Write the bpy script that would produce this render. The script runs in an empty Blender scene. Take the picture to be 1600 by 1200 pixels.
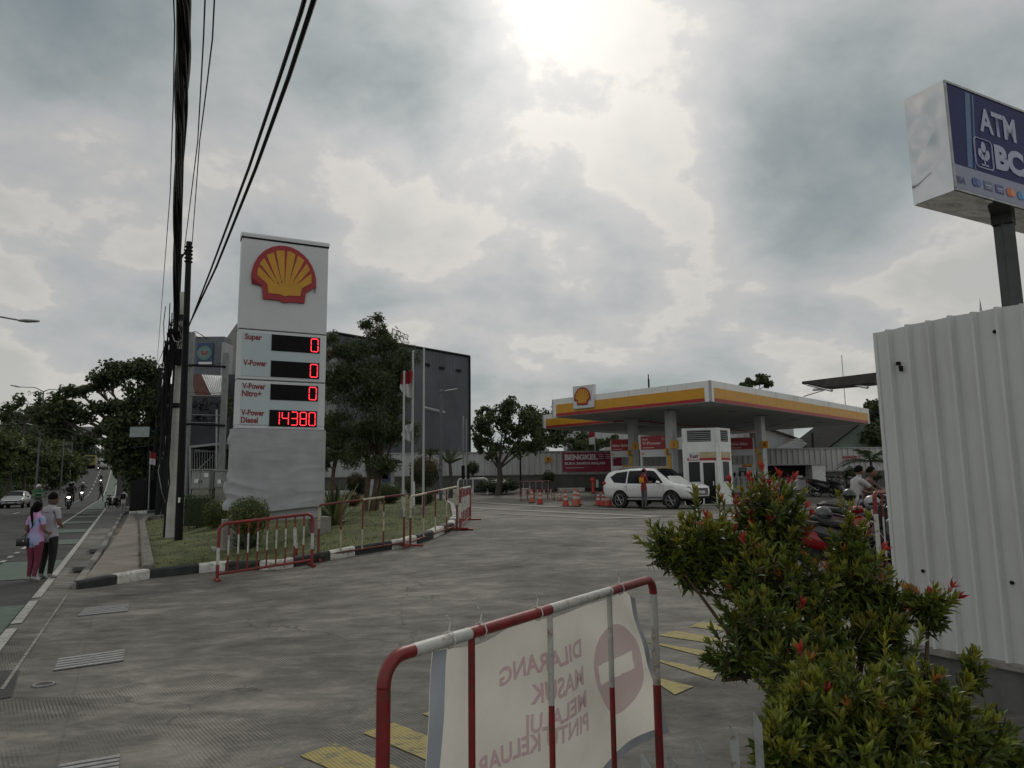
import bpy, bmesh, math, random
from mathutils import Vector, Matrix, noise
R=math.radians; PI=math.pi; S=bpy.context.scene
# ---------------- camera, sky, sun, exposure ----------------
F=1120.; CZ=1.75
cd=bpy.data.cameras.new("camera"); cam=bpy.data.objects.new("camera",cd); S.collection.objects.link(cam); S.camera=cam
CR=Matrix.Rotation(PI/2+R(8.0),3,'X')@Matrix.Rotation(R(-.7),3,'Z')
cam.location=(0,0,CZ); cam.rotation_euler=CR.to_euler(); cd.sensor_width=36; cd.lens=36*F/1600; cd.clip_start=.05; cd.clip_end=3000
SUN_AZ,SUN_EL=R(4),R(36.5)          # azimuth clockwise from +Y, elevation
sd=Vector((math.sin(SUN_AZ)*math.cos(SUN_EL),math.cos(SUN_AZ)*math.cos(SUN_EL),math.sin(SUN_EL)))
w=bpy.data.worlds.new("World"); S.world=w; w.use_nodes=True
def world():
    nt=w.node_tree; N=nt.nodes; L=nt.links; N.clear()
    out=N.new('ShaderNodeOutputWorld'); bg=N.new('ShaderNodeBackground'); L.new(bg.outputs[0],out.inputs[0])
    tc=N.new('ShaderNodeTexCoord')
    sky=N.new('ShaderNodeTexSky'); sky.sky_type='NISHITA'; sky.sun_disc=False; sky.sun_elevation=SUN_EL; sky.sun_rotation=SUN_AZ
    def mth(op,a,b=None,c=None):
        n=N.new('ShaderNodeMath'); n.operation=op
        for i,v in enumerate((a,b,c)):
            if v is None: continue
            if isinstance(v,(int,float)): n.inputs[i].default_value=v
            else: L.new(v,n.inputs[i])
        return n.outputs[0]
    sp=N.new('ShaderNodeSeparateXYZ'); L.new(tc.outputs['Generated'],sp.inputs[0])
    den=mth('ADD',mth('MAXIMUM',sp.outputs[2],0),.38)
    cx=mth('DIVIDE',sp.outputs[0],den); cy=mth('DIVIDE',sp.outputs[1],den)
    cb=N.new('ShaderNodeCombineXYZ'); L.new(cx,cb.inputs[0]); L.new(cy,cb.inputs[1])
    def nz(scale,det,rough,off,dist=0.):
        mp=N.new('ShaderNodeMapping'); mp.inputs['Location'].default_value=off; L.new(cb.outputs[0],mp.inputs[0])
        n=N.new('ShaderNodeTexNoise'); n.inputs['Scale'].default_value=scale; n.inputs['Detail'].default_value=det
        n.inputs['Roughness'].default_value=rough; n.inputs['Distortion'].default_value=dist; L.new(mp.outputs[0],n.inputs['Vector']); return n.outputs[0]
    big=nz(1.1,3,.5,(3.1,7.7,0),.2); mid=nz(2.3,12,.57,(1.3,2.2,1),.15); fine=nz(9.,10,.6,(0,0,3),.2)
    v=mth('ADD',mth('MULTIPLY',big,.55),mth('ADD',mth('MULTIPLY',mid,.39),mth('MULTIPLY',fine,.06)))
    def lobe(px_,py_,ex,am):      # a bank of thicker (or thinner) cloud in one part of the sky
        dd=(CR@Vector(((px_-800)/F,-(py_-600)/F,-1))).normalized(); q=N.new('ShaderNodeVectorMath'); q.operation='DOT_PRODUCT'; L.new(tc.outputs['Generated'],q.inputs[0]); q.inputs[1].default_value=dd
        return mth('MULTIPLY',mth('POWER',mth('MAXIMUM',q.outputs['Value'],0),ex),am)
    for a in ((1130,300,50,.05),(1260,340,120,.03),(900,380,110,.03),(520,170,60,.055),(330,300,80,.03),(1420,20,60,.02),(90,150,120,.04),(880,110,60,-.05),(760,300,110,.02),(1000,560,25,.02),(700,100,12,.035),(640,60,60,-.02),(150,340,60,-.04),(700,470,60,-.035),(1150,520,50,-.04),(60,560,40,-.03),(1500,480,30,-.03),(560,420,90,-.02),(1480,180,60,-.03)):
        v=mth('ADD',v,lobe(*a))
    cr=N.new('ShaderNodeValToRGB'); L.new(v,cr.inputs[0]); e=cr.color_ramp.elements
    e[0].position=.36; e[0].color=(.475,.475,.45,1); e[1].position=.66; e[1].color=(.205,.25,.265,1)
    for p_,c_ in ((.44,(.48,.475,.445)),(.480,(.58,.56,.52)),(.492,(.49,.485,.47)),(.52,(.44,.45,.45)),(.56,(.36,.39,.385)),(.60,(.28,.318,.325))):
        m=cr.color_ramp.elements.new(p_); m.color=(*c_,1)
    dt=N.new('ShaderNodeVectorMath'); dt.operation='DOT_PRODUCT'; L.new(tc.outputs['Generated'],dt.inputs[0]); dt.inputs[1].default_value=sd
    d=mth('MAXIMUM',dt.outputs['Value'],0)
    g1=mth('MULTIPLY',mth('POWER',d,10),.26); g2=mth('MULTIPLY',mth('POWER',d,32),.58); g3=mth('MULTIPLY',mth('POWER',d,250),.35)
    # thin cloud near the sun glows more than thick cloud
    g=mth('MULTIPLY',mth('ADD',mth('ADD',g1,g2),g3),mth('MAXIMUM',mth('ADD',mth('MULTIPLY',v,-4.2),2.95),.25))
    hz=mth('MULTIPLY',mth('POWER',mth('SUBTRACT',1,mth('MAXIMUM',sp.outputs[2],0)),8),.10)
    f=mth('ADD',mth('ADD',g,.86),hz)
    # sky opposite the sun is brightened, to lift faces turned toward the camera
    f=mth('MULTIPLY',f,mth('ADD',1.0,mth('MULTIPLY',dt.outputs['Value'],-.20)))
    mul=N.new('ShaderNodeVectorMath'); mul.operation='SCALE'; L.new(cr.outputs[0],mul.inputs[0]); L.new(f,mul.inputs['Scale'])
    sk=N.new('ShaderNodeVectorMath'); sk.operation='SCALE'; L.new(sky.outputs[0],sk.inputs[0]); sk.inputs['Scale'].default_value=.004
    ad=N.new('ShaderNodeVectorMath'); ad.operation='ADD'; L.new(mul.outputs[0],ad.inputs[0]); L.new(sk.outputs[0],ad.inputs[1])
    L.new(ad.outputs[0],bg.inputs[0]); bg.inputs[1].default_value=1.0
world()
sl=bpy.data.lights.new("sun",'SUN'); sl.energy=.55; sl.angle=R(18); sl.color=(1,.95,.86)
so=bpy.data.objects.new("sun",sl); S.collection.objects.link(so); so.rotation_euler=(-sd).to_track_quat('-Z','Y').to_euler(); so.location=(0,0,30)
S.view_settings.view_transform='Standard'; S.view_settings.look='None'; S.view_settings.exposure=.30; S.view_settings.gamma=1
S.view_settings.use_curve_mapping=False
S.render.engine='CYCLES'; S.cycles.max_bounces=6; S.cycles.transparent_max_bounces=8
# ---------------- helpers ----------------
RNG=random.Random(7)
def W(px,py,Y):
    d=CR@Vector(((px-800)/F,-(py-600)/F,-1)); return d*(Y/d.y)+Vector((0,0,CZ))
RO=Vector((-5.93,8.3)); RU=Vector((-.474,.8805)); RN=Vector((.8805,.474))
def rs(x,y): d=Vector((x,y))-RO; return d.dot(RU),d.dot(RN)
def xy(s,r): p=RO+RU*s+RN*r; return p.x,p.y
def sm(a,b,x): t=min(1,max(0,(x-a)/(b-a))); return t*t*(3-2*t)
KN=[(-60,-.1),(-20,-.1),(0,-.1),(20,-.05),(50,.12),(72,.28),(98,.42),(120,.9),(140,2.4),(165,5.0),(200,8.2),(250,12.),(330,18),(420,22),(900,24)]
def zroad(s):
    if s<=KN[0][0]: return KN[0][1]
    for i in range(len(KN)-1):
        if s<=KN[i+1][0]:
            (a,za),(b,zb)=KN[i],KN[i+1]; t=(s-a)/(b-a)
            ma=(zb-KN[i-1][1])/(b-KN[i-1][0]) if i>0 else 0
            mb=(KN[i+2][1]-za)/(KN[i+2][0]-a) if i+2<len(KN) else 0
            h=b-a
            return (2*t**3-3*t*t+1)*za+(t**3-2*t*t+t)*h*ma+(-2*t**3+3*t*t)*zb+(t**3-t*t)*h*mb
    return KN[-1][1]
def zfore(x,y): return .62*sm(7,22,y)+.6*sm(33,56,y)
def gz(x,y):
    s,r=rs(x,y); a=zroad(s)
    if r<=1: return a
    ww=sm(1,9+.25*max(0,s-40),r); return a*(1-ww)+zfore(x,y)*ww
def GP(x,y,dz=0): return Vector((x,y,gz(x,y)+dz))
def G(px,py,dz=0):
    Y=.6; last=Y
    while Y<900:
        p=W(px,py,Y)
        if p.z<gz(p.x,p.y)+dz:
            a,b=last,Y
            for _ in range(30):
                m=(a+b)/2; p=W(px,py,m)
                if p.z<gz(p.x,p.y)+dz: b=m
                else: a=m
            return W(px,py,b)
        last=Y; Y*=1.02
    return W(px,py,900)
def RP(px,py,p0,n):
    d=CR@Vector(((px-800)/F,-(py-600)/F,-1)); o=Vector((0,0,CZ)); t=(Vector(p0)-o).dot(n)/d.dot(n); return o+d*t
def px(n,Y): return n*Y/F      # size of n pixels at depth Y
# materials
MC={}
def mat(name,col,rough=.6,metal=0.,var=.12,scale=3.,bump=0.,bscale=None,emit=0.,spec=None,trans=0.,alpha=1.,dirt=None,det=5):
    if name in MC: return MC[name]
    m=bpy.data.materials.new(name); m.use_nodes=True; nt=m.node_tree; N=nt.nodes; L=nt.links
    b=N['Principled BSDF']; b.inputs['Roughness'].default_value=rough; b.inputs['Metallic'].default_value=metal
    if spec is not None: b.inputs['Specular IOR Level'].default_value=spec
    c=(*col,1); tc=N.new('ShaderNodeTexCoord')
    if var>0:
        n=N.new('ShaderNodeTexNoise'); n.inputs['Scale'].default_value=scale; n.inputs['Detail'].default_value=det; n.inputs['Roughness'].default_value=.6
        L.new(tc.outputs['Object'],n.inputs['Vector'])
        r=N.new('ShaderNodeValToRGB'); L.new(n.outputs[0],r.inputs[0])
        r.color_ramp.elements[0].position=.3; r.color_ramp.elements[0].color=(*[max(0,k*(1-var*1.5)) for k in col],1)
        r.color_ramp.elements[1].position=.7; r.color_ramp.elements[1].color=(*[min(1,k*(1+var)) for k in col],1)
        outc=r.outputs[0]
        if dirt:
            n2=N.new('ShaderNodeTexNoise'); n2.inputs['Scale'].default_value=scale*dirt[1]; n2.inputs['Detail'].default_value=8; n2.inputs['Roughness'].default_value=.7
            mp=N.new('ShaderNodeMapping'); mp.inputs['Scale'].default_value=dirt[2] if len(dirt)>2 else (1,1,1); L.new(tc.outputs['Object'],mp.inputs[0]); L.new(mp.outputs[0],n2.inputs['Vector'])
            r2=N.new('ShaderNodeValToRGB'); L.new(n2.outputs[0],r2.inputs[0]); r2.color_ramp.elements[0].position=.52; r2.color_ramp.elements[1].position=.68
            mx=N.new('ShaderNodeMix'); mx.data_type='RGBA'; L.new(r2.outputs[0],mx.inputs[0]); L.new(outc,mx.inputs[6]); mx.inputs[7].default_value=(*dirt[0],1); outc=mx.outputs[2]
        L.new(outc,b.inputs['Base Color'])
    else: b.inputs['Base Color'].default_value=c
    if bump:
        n=N.new('ShaderNodeTexNoise'); n.inputs['Scale'].default_value=bscale or scale*6; n.inputs['Detail'].default_value=4; L.new(tc.outputs['Object'],n.inputs['Vector'])
        bp=N.new('ShaderNodeBump'); bp.inputs['Strength'].default_value=bump; bp.inputs['Distance'].default_value=.02; L.new(n.outputs[0],bp.inputs['Height']); L.new(bp.outputs[0],b.inputs['Normal'])
    if emit: b.inputs['Emission Color'].default_value=c; b.inputs['Emission Strength'].default_value=emit
    if trans: b.inputs['Transmission Weight'].default_value=trans
    MC[name]=m; return m
def leafmat(name,col,tr=.35,rough=.5):
    if name in MC: return MC[name]
    m=bpy.data.materials.new(name); m.use_nodes=True; nt=m.node_tree; N=nt.nodes; L=nt.links
    b=N['Principled BSDF']; b.inputs['Roughness'].default_value=rough; b.inputs['Specular IOR Level'].default_value=.35
    oi=N.new('ShaderNodeNewGeometry'); hs=N.new('ShaderNodeHueSaturation'); hs.inputs['Color'].default_value=(*col,1)
    mr=N.new('ShaderNodeMapRange'); mr.inputs[3].default_value=.6; mr.inputs[4].default_value=1.45; L.new(oi.outputs['Random Per Island'],mr.inputs[0]); L.new(mr.outputs[0],hs.inputs['Value'])
    L.new(hs.outputs[0],b.inputs['Base Color'])
    t=N.new('ShaderNodeBsdfTranslucent'); L.new(hs.outputs[0],t.inputs[0]); mx=N.new('ShaderNodeMixShader'); mx.inputs[0].default_value=tr
    L.new(b.outputs[0],mx.inputs[1]); L.new(t.outputs[0],mx.inputs[2]); L.new(mx.outputs[0],N['Material Output'].inputs[0])
    MC[name]=m; return m
def wloc(o):
    v=Vector((0,0,0))
    while o: v+=Vector(o.location); o=o.parent
    return v
class MB:
    def __init__(s): s.v=[];s.f=[];s.m=[];s.M=Matrix.Identity(4);s.mi=0
    def set(s,loc=(0,0,0),rz=0,rx=0,ry=0): s.M=Matrix.Translation(loc)@Matrix.Rotation(rz,4,'Z')@Matrix.Rotation(ry,4,'Y')@Matrix.Rotation(rx,4,'X'); return s
    def frame(s,o,e,u,n): # columns: x->e, y->n, z->u
        s.M=Matrix(((e[0],n[0],u[0],o[0]),(e[1],n[1],u[1],o[1]),(e[2],n[2],u[2],o[2]),(0,0,0,1))); return s
    def add(s,vs,fs):
        k=len(s.v); M=s.M; s.v+=[tuple(M@Vector(p)) for p in vs]; s.f+=[tuple(i+k for i in f) for f in fs]; s.m+=[s.mi]*len(fs); return s
    def box(s,c,d,bev=0):
        x,y,z=c;a,b,h=d[0]/2,d[1]/2,d[2]/2
        if bev<=0:
            return s.add([(x+i*a,y+j*b,z+k*h) for i in(-1,1) for j in(-1,1) for k in(-1,1)],[(0,1,3,2),(4,6,7,5),(0,4,5,1),(2,3,7,6),(0,2,6,4),(1,5,7,3)])
        bm=bmesh.new(); bmesh.ops.create_cube(bm,size=1); 
        for v in bm.verts: v.co=Vector((v.co.x*d[0]+x,v.co.y*d[1]+y,v.co.z*d[2]+z))
        bmesh.ops.bevel(bm,geom=bm.edges[:]+bm.verts[:],offset=bev,segments=2,affect='EDGES',profile=.5)
        bm.verts.index_update(); s.add([v.co[:] for v in bm.verts],[[v.index for v in f.verts] for f in bm.faces]); bm.free(); return s
    def tube(s,pts,r,n=8,cap=True,flat=1.):
        pts=[Vector(p) for p in pts]; rr=r if isinstance(r,(list,tuple)) else [r]*len(pts); vs=[];fs=[]; nn=None
        for i,p in enumerate(pts):
            t=(pts[min(i+1,len(pts)-1)]-pts[max(i-1,0)]); t=t.normalized() if t.length>1e-9 else Vector((0,0,1))
            if nn is None: nn=t.cross(Vector((0,0,1)) if abs(t.z)<.9 else Vector((1,0,0))).normalized()
            nn=(nn-t*nn.dot(t)); nn=nn.normalized() if nn.length>1e-6 else t.orthogonal().normalized(); b=t.cross(nn)
            for k in range(n):
                a=2*PI*k/n; vs.append(p+(nn*math.cos(a)+b*math.sin(a)*flat)*rr[i])
        for i in range(len(pts)-1):
            for k in range(n): a=i*n+k;b2=i*n+(k+1)%n; fs.append((a,b2,b2+n,a+n))
        if cap: fs.append(tuple(range(n-1,-1,-1))); fs.append(tuple(range(len(vs)-n,len(vs))))
        return s.add(vs,fs)
    def lathe(s,prof,c=(0,0,0),n=16,axis='Z'):
        vs=[];fs=[]
        for r,z in prof:
            for k in range(n):
                a=2*PI*k/n; q=(r*math.cos(a),r*math.sin(a),z)
                if axis=='Y': q=(q[0],z,q[1])
                if axis=='X': q=(z,q[0],q[1])
                vs.append((q[0]+c[0],q[1]+c[1],q[2]+c[2]))
        for i in range(len(prof)-1):
            for k in range(n): a=i*n+k;b=i*n+(k+1)%n; fs.append((a,b,b+n,a+n))
        if len(prof)>=4 and abs(prof[0][0]-prof[-1][0])<1e-6:
            q=(len(prof)-1)*n
            for k in range(n): fs.append((q+k,q+(k+1)%n,(k+1)%n,k))
        else: fs.append(tuple(range(n-1,-1,-1))); fs.append(tuple(range(len(vs)-n,len(vs))))
        return s.add(vs,fs)
    def ball(s,c,r,n=12,m=8):
        r=r if isinstance(r,(tuple,list)) else (r,r,r); vs=[];fs=[]
        for i in range(m+1):
            t=PI*i/m
            for k in range(n): a=2*PI*k/n; vs.append((c[0]+r[0]*math.sin(t)*math.cos(a),c[1]+r[1]*math.sin(t)*math.sin(a),c[2]+r[2]*math.cos(t)))
        for i in range(m):
            for k in range(n): a=i*n+k;b=i*n+(k+1)%n; fs.append((a,a+n,b+n,b))
        return s.add(vs,fs)
    def prism(s,poly,y0,y1): # polygon in local xz, thickness along y
        n=len(poly); vs=[(a,y0,b) for a,b in poly]+[(a,y1,b) for a,b in poly]
        return s.add(vs,[tuple(range(n-1,-1,-1)),tuple(range(n,2*n))]+[(i,(i+1)%n,(i+1)%n+n,i+n) for i in range(n)])
    def quad(s,a,b,c,d): return s.add([a,b,c,d],[(0,1,2,3)])
    def grid(s,nx,ny,fn):
        return s.add([fn(i/nx,j/ny) for j in range(ny+1) for i in range(nx+1)],[(j*(nx+1)+i,j*(nx+1)+i+1,(j+1)*(nx+1)+i+1,(j+1)*(nx+1)+i) for j in range(ny) for i in range(nx)])
    def build(s,name,mats,parent=None,smooth=False,world=True,bevel=0,fixn=True,subsurf=0):
        if not isinstance(mats,(list,tuple)): mats=[mats]
        off=wloc(parent) if (parent and world) else Vector((0,0,0))
        me=bpy.data.meshes.new(name); me.from_pydata([(a-off.x,b-off.y,c-off.z) for a,b,c in s.v],[],s.f)
        for m in mats: me.materials.append(m)
        if len(mats)>1: me.polygons.foreach_set('material_index',s.m)
        if fixn:
            bm=bmesh.new(); bm.from_mesh(me); bmesh.ops.recalc_face_normals(bm,faces=bm.faces); bm.to_mesh(me); bm.free()
        if smooth: me.polygons.foreach_set('use_smooth',[True]*len(me.polygons))
        o=bpy.data.objects.new(name,me); S.collection.objects.link(o)
        if parent: o.parent=parent
        if bevel: b=o.modifiers.new('bevel','BEVEL'); b.width=bevel; b.segments=2; b.limit_method='ANGLE'
        if subsurf: b=o.modifiers.new('sub','SUBSURF'); b.levels=subsurf; b.render_levels=subsurf
        if smooth and not subsurf:
            try:
                me.set_sharp_from_angle(angle=R(42))
            except Exception: pass
        return o
def tag(o,label,cat,group=None,kind=None):
    if label: o['label']=label
    if cat: o['category']=cat
    if group: o['group']=group
    if kind: o['kind']=kind
    return o
def struct(o,kind='structure'): o['kind']=kind; return o
def thing(name,label,cat,loc=(0,0,0),rz=0,group=None):
    o=bpy.data.objects.new(name,None); o.empty_display_size=.2; S.collection.objects.link(o); o.location=loc; o.rotation_euler=(0,0,rz); return tag(o,label,cat,group)
def dup(root,loc,rz=0,label=None,group=None,scale=None):
    kids={}
    for o in S.objects:
        if o.parent: kids.setdefault(o.parent.name,[]).append(o)
    def cp(o,par):
        c=o.copy(); S.collection.objects.link(c); c.parent=par
        for k in kids.get(o.name,[]): cp(k,c)
        return c
    r=cp(root,None); r.location=loc; r.rotation_euler=(0,0,rz)
    if label: r['label']=label
    if group: r['group']=group
    if scale: r.scale=(scale,)*3
    return r
FC={}
def text(s,h,m,parent,o,e,u,n,width=None,bold=.02,ext=.003,align='LEFT',name='lettering',world=True,mirror=False,lab=None):
    """flat raised lettering: o origin(left baseline), e right, u up, n outward normal; h cap height"""
    c=bpy.data.curves.new('t','FONT'); c.body=s; c.size=1; c.offset=bold; c.extrude=0; c.align_x=align; c.resolution_u=3
    ob=bpy.data.objects.new('t',c); S.collection.objects.link(ob); dg=bpy.context.evaluated_depsgraph_get()
    me=bpy.data.meshes.new_from_object(ob.evaluated_get(dg)); me.name=name; bpy.data.objects.remove(ob); bpy.data.curves.remove(c)
    xs=[v.co.x for v in me.vertices]; k=h/.73; kx=k
    if width: kx=width/(max(xs)-min(xs))
    off=wloc(parent) if (parent and world) else Vector((0,0,0))
    o=Vector(o);e=Vector(e);u=Vector(u);n=Vector(n)
    for v in me.vertices: v.co=o+e*(v.co.x*kx)+u*(v.co.y*k)+n*ext-off
    me.materials.clear(); me.materials.append(m)
    ob=bpy.data.objects.new(name,me); S.collection.objects.link(ob)
    if parent: ob.parent=parent
    return ob
Z=Vector((0,0,1))
# ---------------- shared materials ----------------
white=mat('white_paint',(.72,.73,.73),.45,var=.06,dirt=((.45,.45,.42),2.5,(1,1,.25)))
cabinet_white=mat('cabinet_white',(.58,.60,.62),.4,var=.04,scale=1)
grey_paint=mat('grey_paint',(.35,.36,.37),.5)
dark_metal=mat('dark_metal',(.018,.019,.021),.75,0,spec=.15)
black=mat('black_plastic',(.009,.009,.010),.6,var=.1,spec=.18)
rubber=mat('rubber',(.015,.015,.015),.8,var=.1)
steel=mat('galvanised_steel',(.33,.34,.35),.4,.7,var=.2,scale=8)
chrome=mat('chrome',(.7,.7,.72),.15,1,var=0)
glass=mat('dark_glass',(.006,.008,.010),.08,0,var=0,spec=.22)
red=mat('barrier_red',(.22,.018,.02),.42,var=.25,scale=9,dirt=((.10,.045,.03),2.2))
bwhite=mat('barrier_white',(.52,.52,.49),.5,var=.12,scale=9,dirt=((.20,.12,.08),1.8))
sred=mat('sign_red',(.33,.010,.016),.4,var=.08)
syel=mat('sign_yellow',(.56,.275,.010),.4,var=.08)
conc=mat('pale_concrete',(.25,.24,.22),.85,var=.25,scale=1.6,bump=.4,bscale=30,dirt=((.12,.115,.1),1.7))
concd=mat('dark_concrete',(.115,.115,.11),.9,var=.3,scale=.7,bump=.4,bscale=12,dirt=((.05,.05,.048),2.2,(1,1,.3)))
kerbw=mat('kerb_white',(.62,.61,.57),.8,var=.2,scale=5,bump=.5,bscale=25,dirt=((.16,.15,.13),1.3))
kerbk=mat('kerb_black',(.025,.028,.028),.7,var=.35,scale=5,bump=.5,bscale=25)
lamp_on=mat('lamp_lit',(1,.96,.88),.2,var=0,emit=5)
bark=mat('bark',(.11,.075,.052),.9,var=.3,scale=6,bump=.8,bscale=25)
barkg=mat('grey_bark',(.07,.062,.05),.9,var=.3,scale=6,bump=.8,bscale=25)
def ground_mats():
    # grooved forecourt concrete
    m=bpy.data.materials.new('grooved_concrete'); m.use_nodes=True; N=m.node_tree.nodes; L=m.node_tree.links; b=N['Principled BSDF']; b.inputs['Roughness'].default_value=.8; b.inputs['Specular IOR Level'].default_value=.25
    tc=N.new('ShaderNodeTexCoord'); P=tc.outputs['Object']
    def nz(sc,det,ro,loc=(0,0,0),scl=(1,1,1),rot=0,dist=0):
        mp=N.new('ShaderNodeMapping'); mp.inputs['Location'].default_value=loc; mp.inputs['Scale'].default_value=scl; mp.inputs['Rotation'].default_value=(0,0,rot); L.new(P,mp.inputs[0])
        n=N.new('ShaderNodeTexNoise'); n.inputs['Scale'].default_value=sc; n.inputs['Detail'].default_value=det; n.inputs['Roughness'].default_value=ro; n.inputs['Distortion'].default_value=dist; L.new(mp.outputs[0],n.inputs['Vector']); return n.outputs[0]
    def mth(op,a,b2=None,c=None):
        n=N.new('ShaderNodeMath'); n.operation=op
        for i,v in enumerate((a,b2,c)):
            if v is None: continue
            if isinstance(v,(int,float)): n.inputs[i].default_value=v
            else: L.new(v,n.inputs[i])
        return n.outputs[0]
    def ramp(v,a,b2):
        n=N.new('ShaderNodeMapRange'); n.interpolation_type='SMOOTHSTEP'; n.inputs[1].default_value=a; n.inputs[2].default_value=b2; L.new(v,n.inputs[0]); return n.outputs[0]
    sp=N.new('ShaderNodeSeparateXYZ'); L.new(P,sp.inputs[0]); X,Y=sp.outputs[0],sp.outputs[1]
    wob=mth('MULTIPLY',nz(1.1,3,.5),.9)
    def groove(ax,ay,pitch):
        d=mth('ADD',mth('ADD',mth('MULTIPLY',X,ax),mth('MULTIPLY',Y,ay)),mth('MULTIPLY',wob,.035))
        return ramp(mth('SINE',mth('MULTIPLY',d,2*PI/pitch)),-.95,-.2)
    gA=groove(.8,.6,.028); gB=groove(.93,.36,.06); 
    left=ramp(mth('ADD',mth('MULTIPLY',X,.88),mth('MULTIPLY',Y,.474)),-1.5+ -.5,-.9)   # r coordinate: strip near the road uses wider grooves
    g=mth('ADD',mth('MULTIPLY',gA,left),mth('MULTIPLY',gB,mth('SUBTRACT',1,left)))
    wear=ramp(nz(.55,6,.65,(4,2,0)),.44,.60)
    near=ramp(Y,11,4.0); near=mth('ADD',near,.0)
    gm=mth('MULTIPLY',mth('MULTIPLY',mth('SUBTRACT',1,g),wear),1.0)
    big=nz(.22,7,.62,(3,1,0)); mid=nz(1.6,10,.72,(0,5,0),(1,1.7,1),.45,.5); fine=nz(24,5,.7); streak=nz(1.3,9,.72,(2,8,0),(.8,1.9,1),-.12,.6)
    v=mth('ADD',mth('ADD',mth('MULTIPLY',big,.34),mth('MULTIPLY',mid,.30)),mth('ADD',mth('MULTIPLY',fine,.08),mth('MULTIPLY',streak,.28)))
    cr=N.new('ShaderNodeValToRGB'); L.new(v,cr.inputs[0]); e=cr.color_ramp.elements; e[0].position=.40; e[0].color=(.064,.062,.055,1); e[1].position=.61; e[1].color=(.32,.305,.268,1)
    k=cr.color_ramp.elements.new(.5); k.color=(.155,.149,.131,1)
    # stains
    st=ramp(nz(.5,4,.6,(9,9,0)),.60,.72); mx=N.new('ShaderNodeMix'); mx.data_type='RGBA'; L.new(mth('MULTIPLY',st,.55),mx.inputs[0]); L.new(cr.outputs[0],mx.inputs[6]); mx.inputs[7].default_value=(.07,.066,.06,1)
    vo=N.new('ShaderNodeTexVoronoi'); vo.feature='DISTANCE_TO_EDGE'; vo.inputs['Scale'].default_value=.33
    wv=N.new('ShaderNodeTexNoise'); wv.inputs['Scale'].default_value=1.2; wv.inputs['Detail'].default_value=6; L.new(P,wv.inputs['Vector']); wa=N.new('ShaderNodeVectorMath'); wa.operation='MULTIPLY_ADD'; L.new(wv.outputs['Color'],wa.inputs[0]); wa.inputs[1].default_value=(1.6,1.6,0); L.new(P,wa.inputs[2]); L.new(wa.outputs[0],vo.inputs['Vector'])
    crack=mth('MULTIPLY',mth('SUBTRACT',1,ramp(vo.outputs['Distance'],.0,.006)),ramp(nz(.3,2,.5,(7,1,0)),.46,.56))
    speck=ramp(nz(13,3,.6,(5,5,0)),.70,.76)
    # slab joints
    def joint(ax,ay,sp_,off):
        d=mth('ADD',mth('ADD',mth('MULTIPLY',X,ax),mth('MULTIPLY',Y,ay)),off); fr=mth('ABSOLUTE',mth('SUBTRACT',mth('FRACT',mth('DIVIDE',d,sp_)),.5)); return ramp(fr,.4972-.001,.4995)
    j=mth('MAXIMUM',joint(.8805,.474,5.,.3),joint(-.474,.8805,5.5,1.2))
    dk=mth('SUBTRACT',1,mth('MAXIMUM',mth('MAXIMUM',mth('MULTIPLY',gm,.55),mth('MULTIPLY',j,.16)),mth('MAXIMUM',mth('MULTIPLY',crack,.45),mth('MULTIPLY',speck,.35))))
    sc=N.new('ShaderNodeVectorMath'); sc.operation='SCALE'; L.new(mx.outputs[2],sc.inputs[0]); L.new(dk,sc.inputs['Scale']); L.new(sc.outputs[0],b.inputs['Base Color'])
    bp=N.new('ShaderNodeBump'); bp.inputs['Strength'].default_value=.5; bp.inputs['Distance'].default_value=.006; L.new(mth('SUBTRACT',mth('MULTIPLY',fine,.4),gm),bp.inputs['Height']); L.new(bp.outputs[0],b.inputs['Normal'])
    MC['grooved']=m
    def paint(name,col,lo,hi,col2):
        m=bpy.data.materials.new(name); m.use_nodes=True; nonlocal N,L,P,b
        N=m.node_tree.nodes; L=m.node_tree.links; b=N['Principled BSDF']; b.inputs['Roughness'].default_value=.75; b.inputs['Specular IOR Level'].default_value=.25
        tc=N.new('ShaderNodeTexCoord'); P=tc.outputs['Object']
        wr=ramp(nz(7,8,.75,(1,1,0),(1,2.2,1),.2),lo,hi); mx=N.new('ShaderNodeMix'); mx.data_type='RGBA'; L.new(wr,mx.inputs[0]); mx.inputs[6].default_value=(*col,1); mx.inputs[7].default_value=(*col2,1)
        sc=N.new('ShaderNodeVectorMath'); sc.operation='SCALE'; L.new(mx.outputs[2],sc.inputs[0])
        sp=N.new('ShaderNodeSeparateXYZ'); L.new(P,sp.inputs[0]); X,Y=sp.outputs[0],sp.outputs[1]
        d=mth('ADD',mth('MULTIPLY',X,.8),mth('MULTIPLY',Y,.6)); gr=ramp(mth('SINE',mth('MULTIPLY',mth('ADD',d,mth('MULTIPLY',nz(1.1,3,.5),.035)),2*PI/.028)),-.95,-.3)
        L.new(mth('ADD',.6,mth('MULTIPLY',gr,.42)) if 'yellow' in name else mth('ADD',.8,mth('MULTIPLY',nz(3,5,.6),.4)),sc.inputs['Scale']); L.new(sc.outputs[0],b.inputs['Base Color']); return m
    MC['ypaint']=paint('yellow_marking',(.37,.31,.115),.5,.62,(.17,.155,.12))
    MC['wpaint']=paint('white_marking',(.42,.42,.39),.5,.66,(.16,.155,.14))
    MC['gpaint']=paint('green_lane_paint',(.125,.175,.14),.46,.64,(.085,.10,.088))
    MC['thin']=paint('worn_white_marking',(.34,.33,.30),.42,.6,(.17,.16,.14))
ground_mats()
asphalt=mat('asphalt',(.080,.080,.078),.85,var=.28,scale=.6,bump=.35,bscale=60,spec=.2,dirt=((.055,.055,.053),3))
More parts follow.
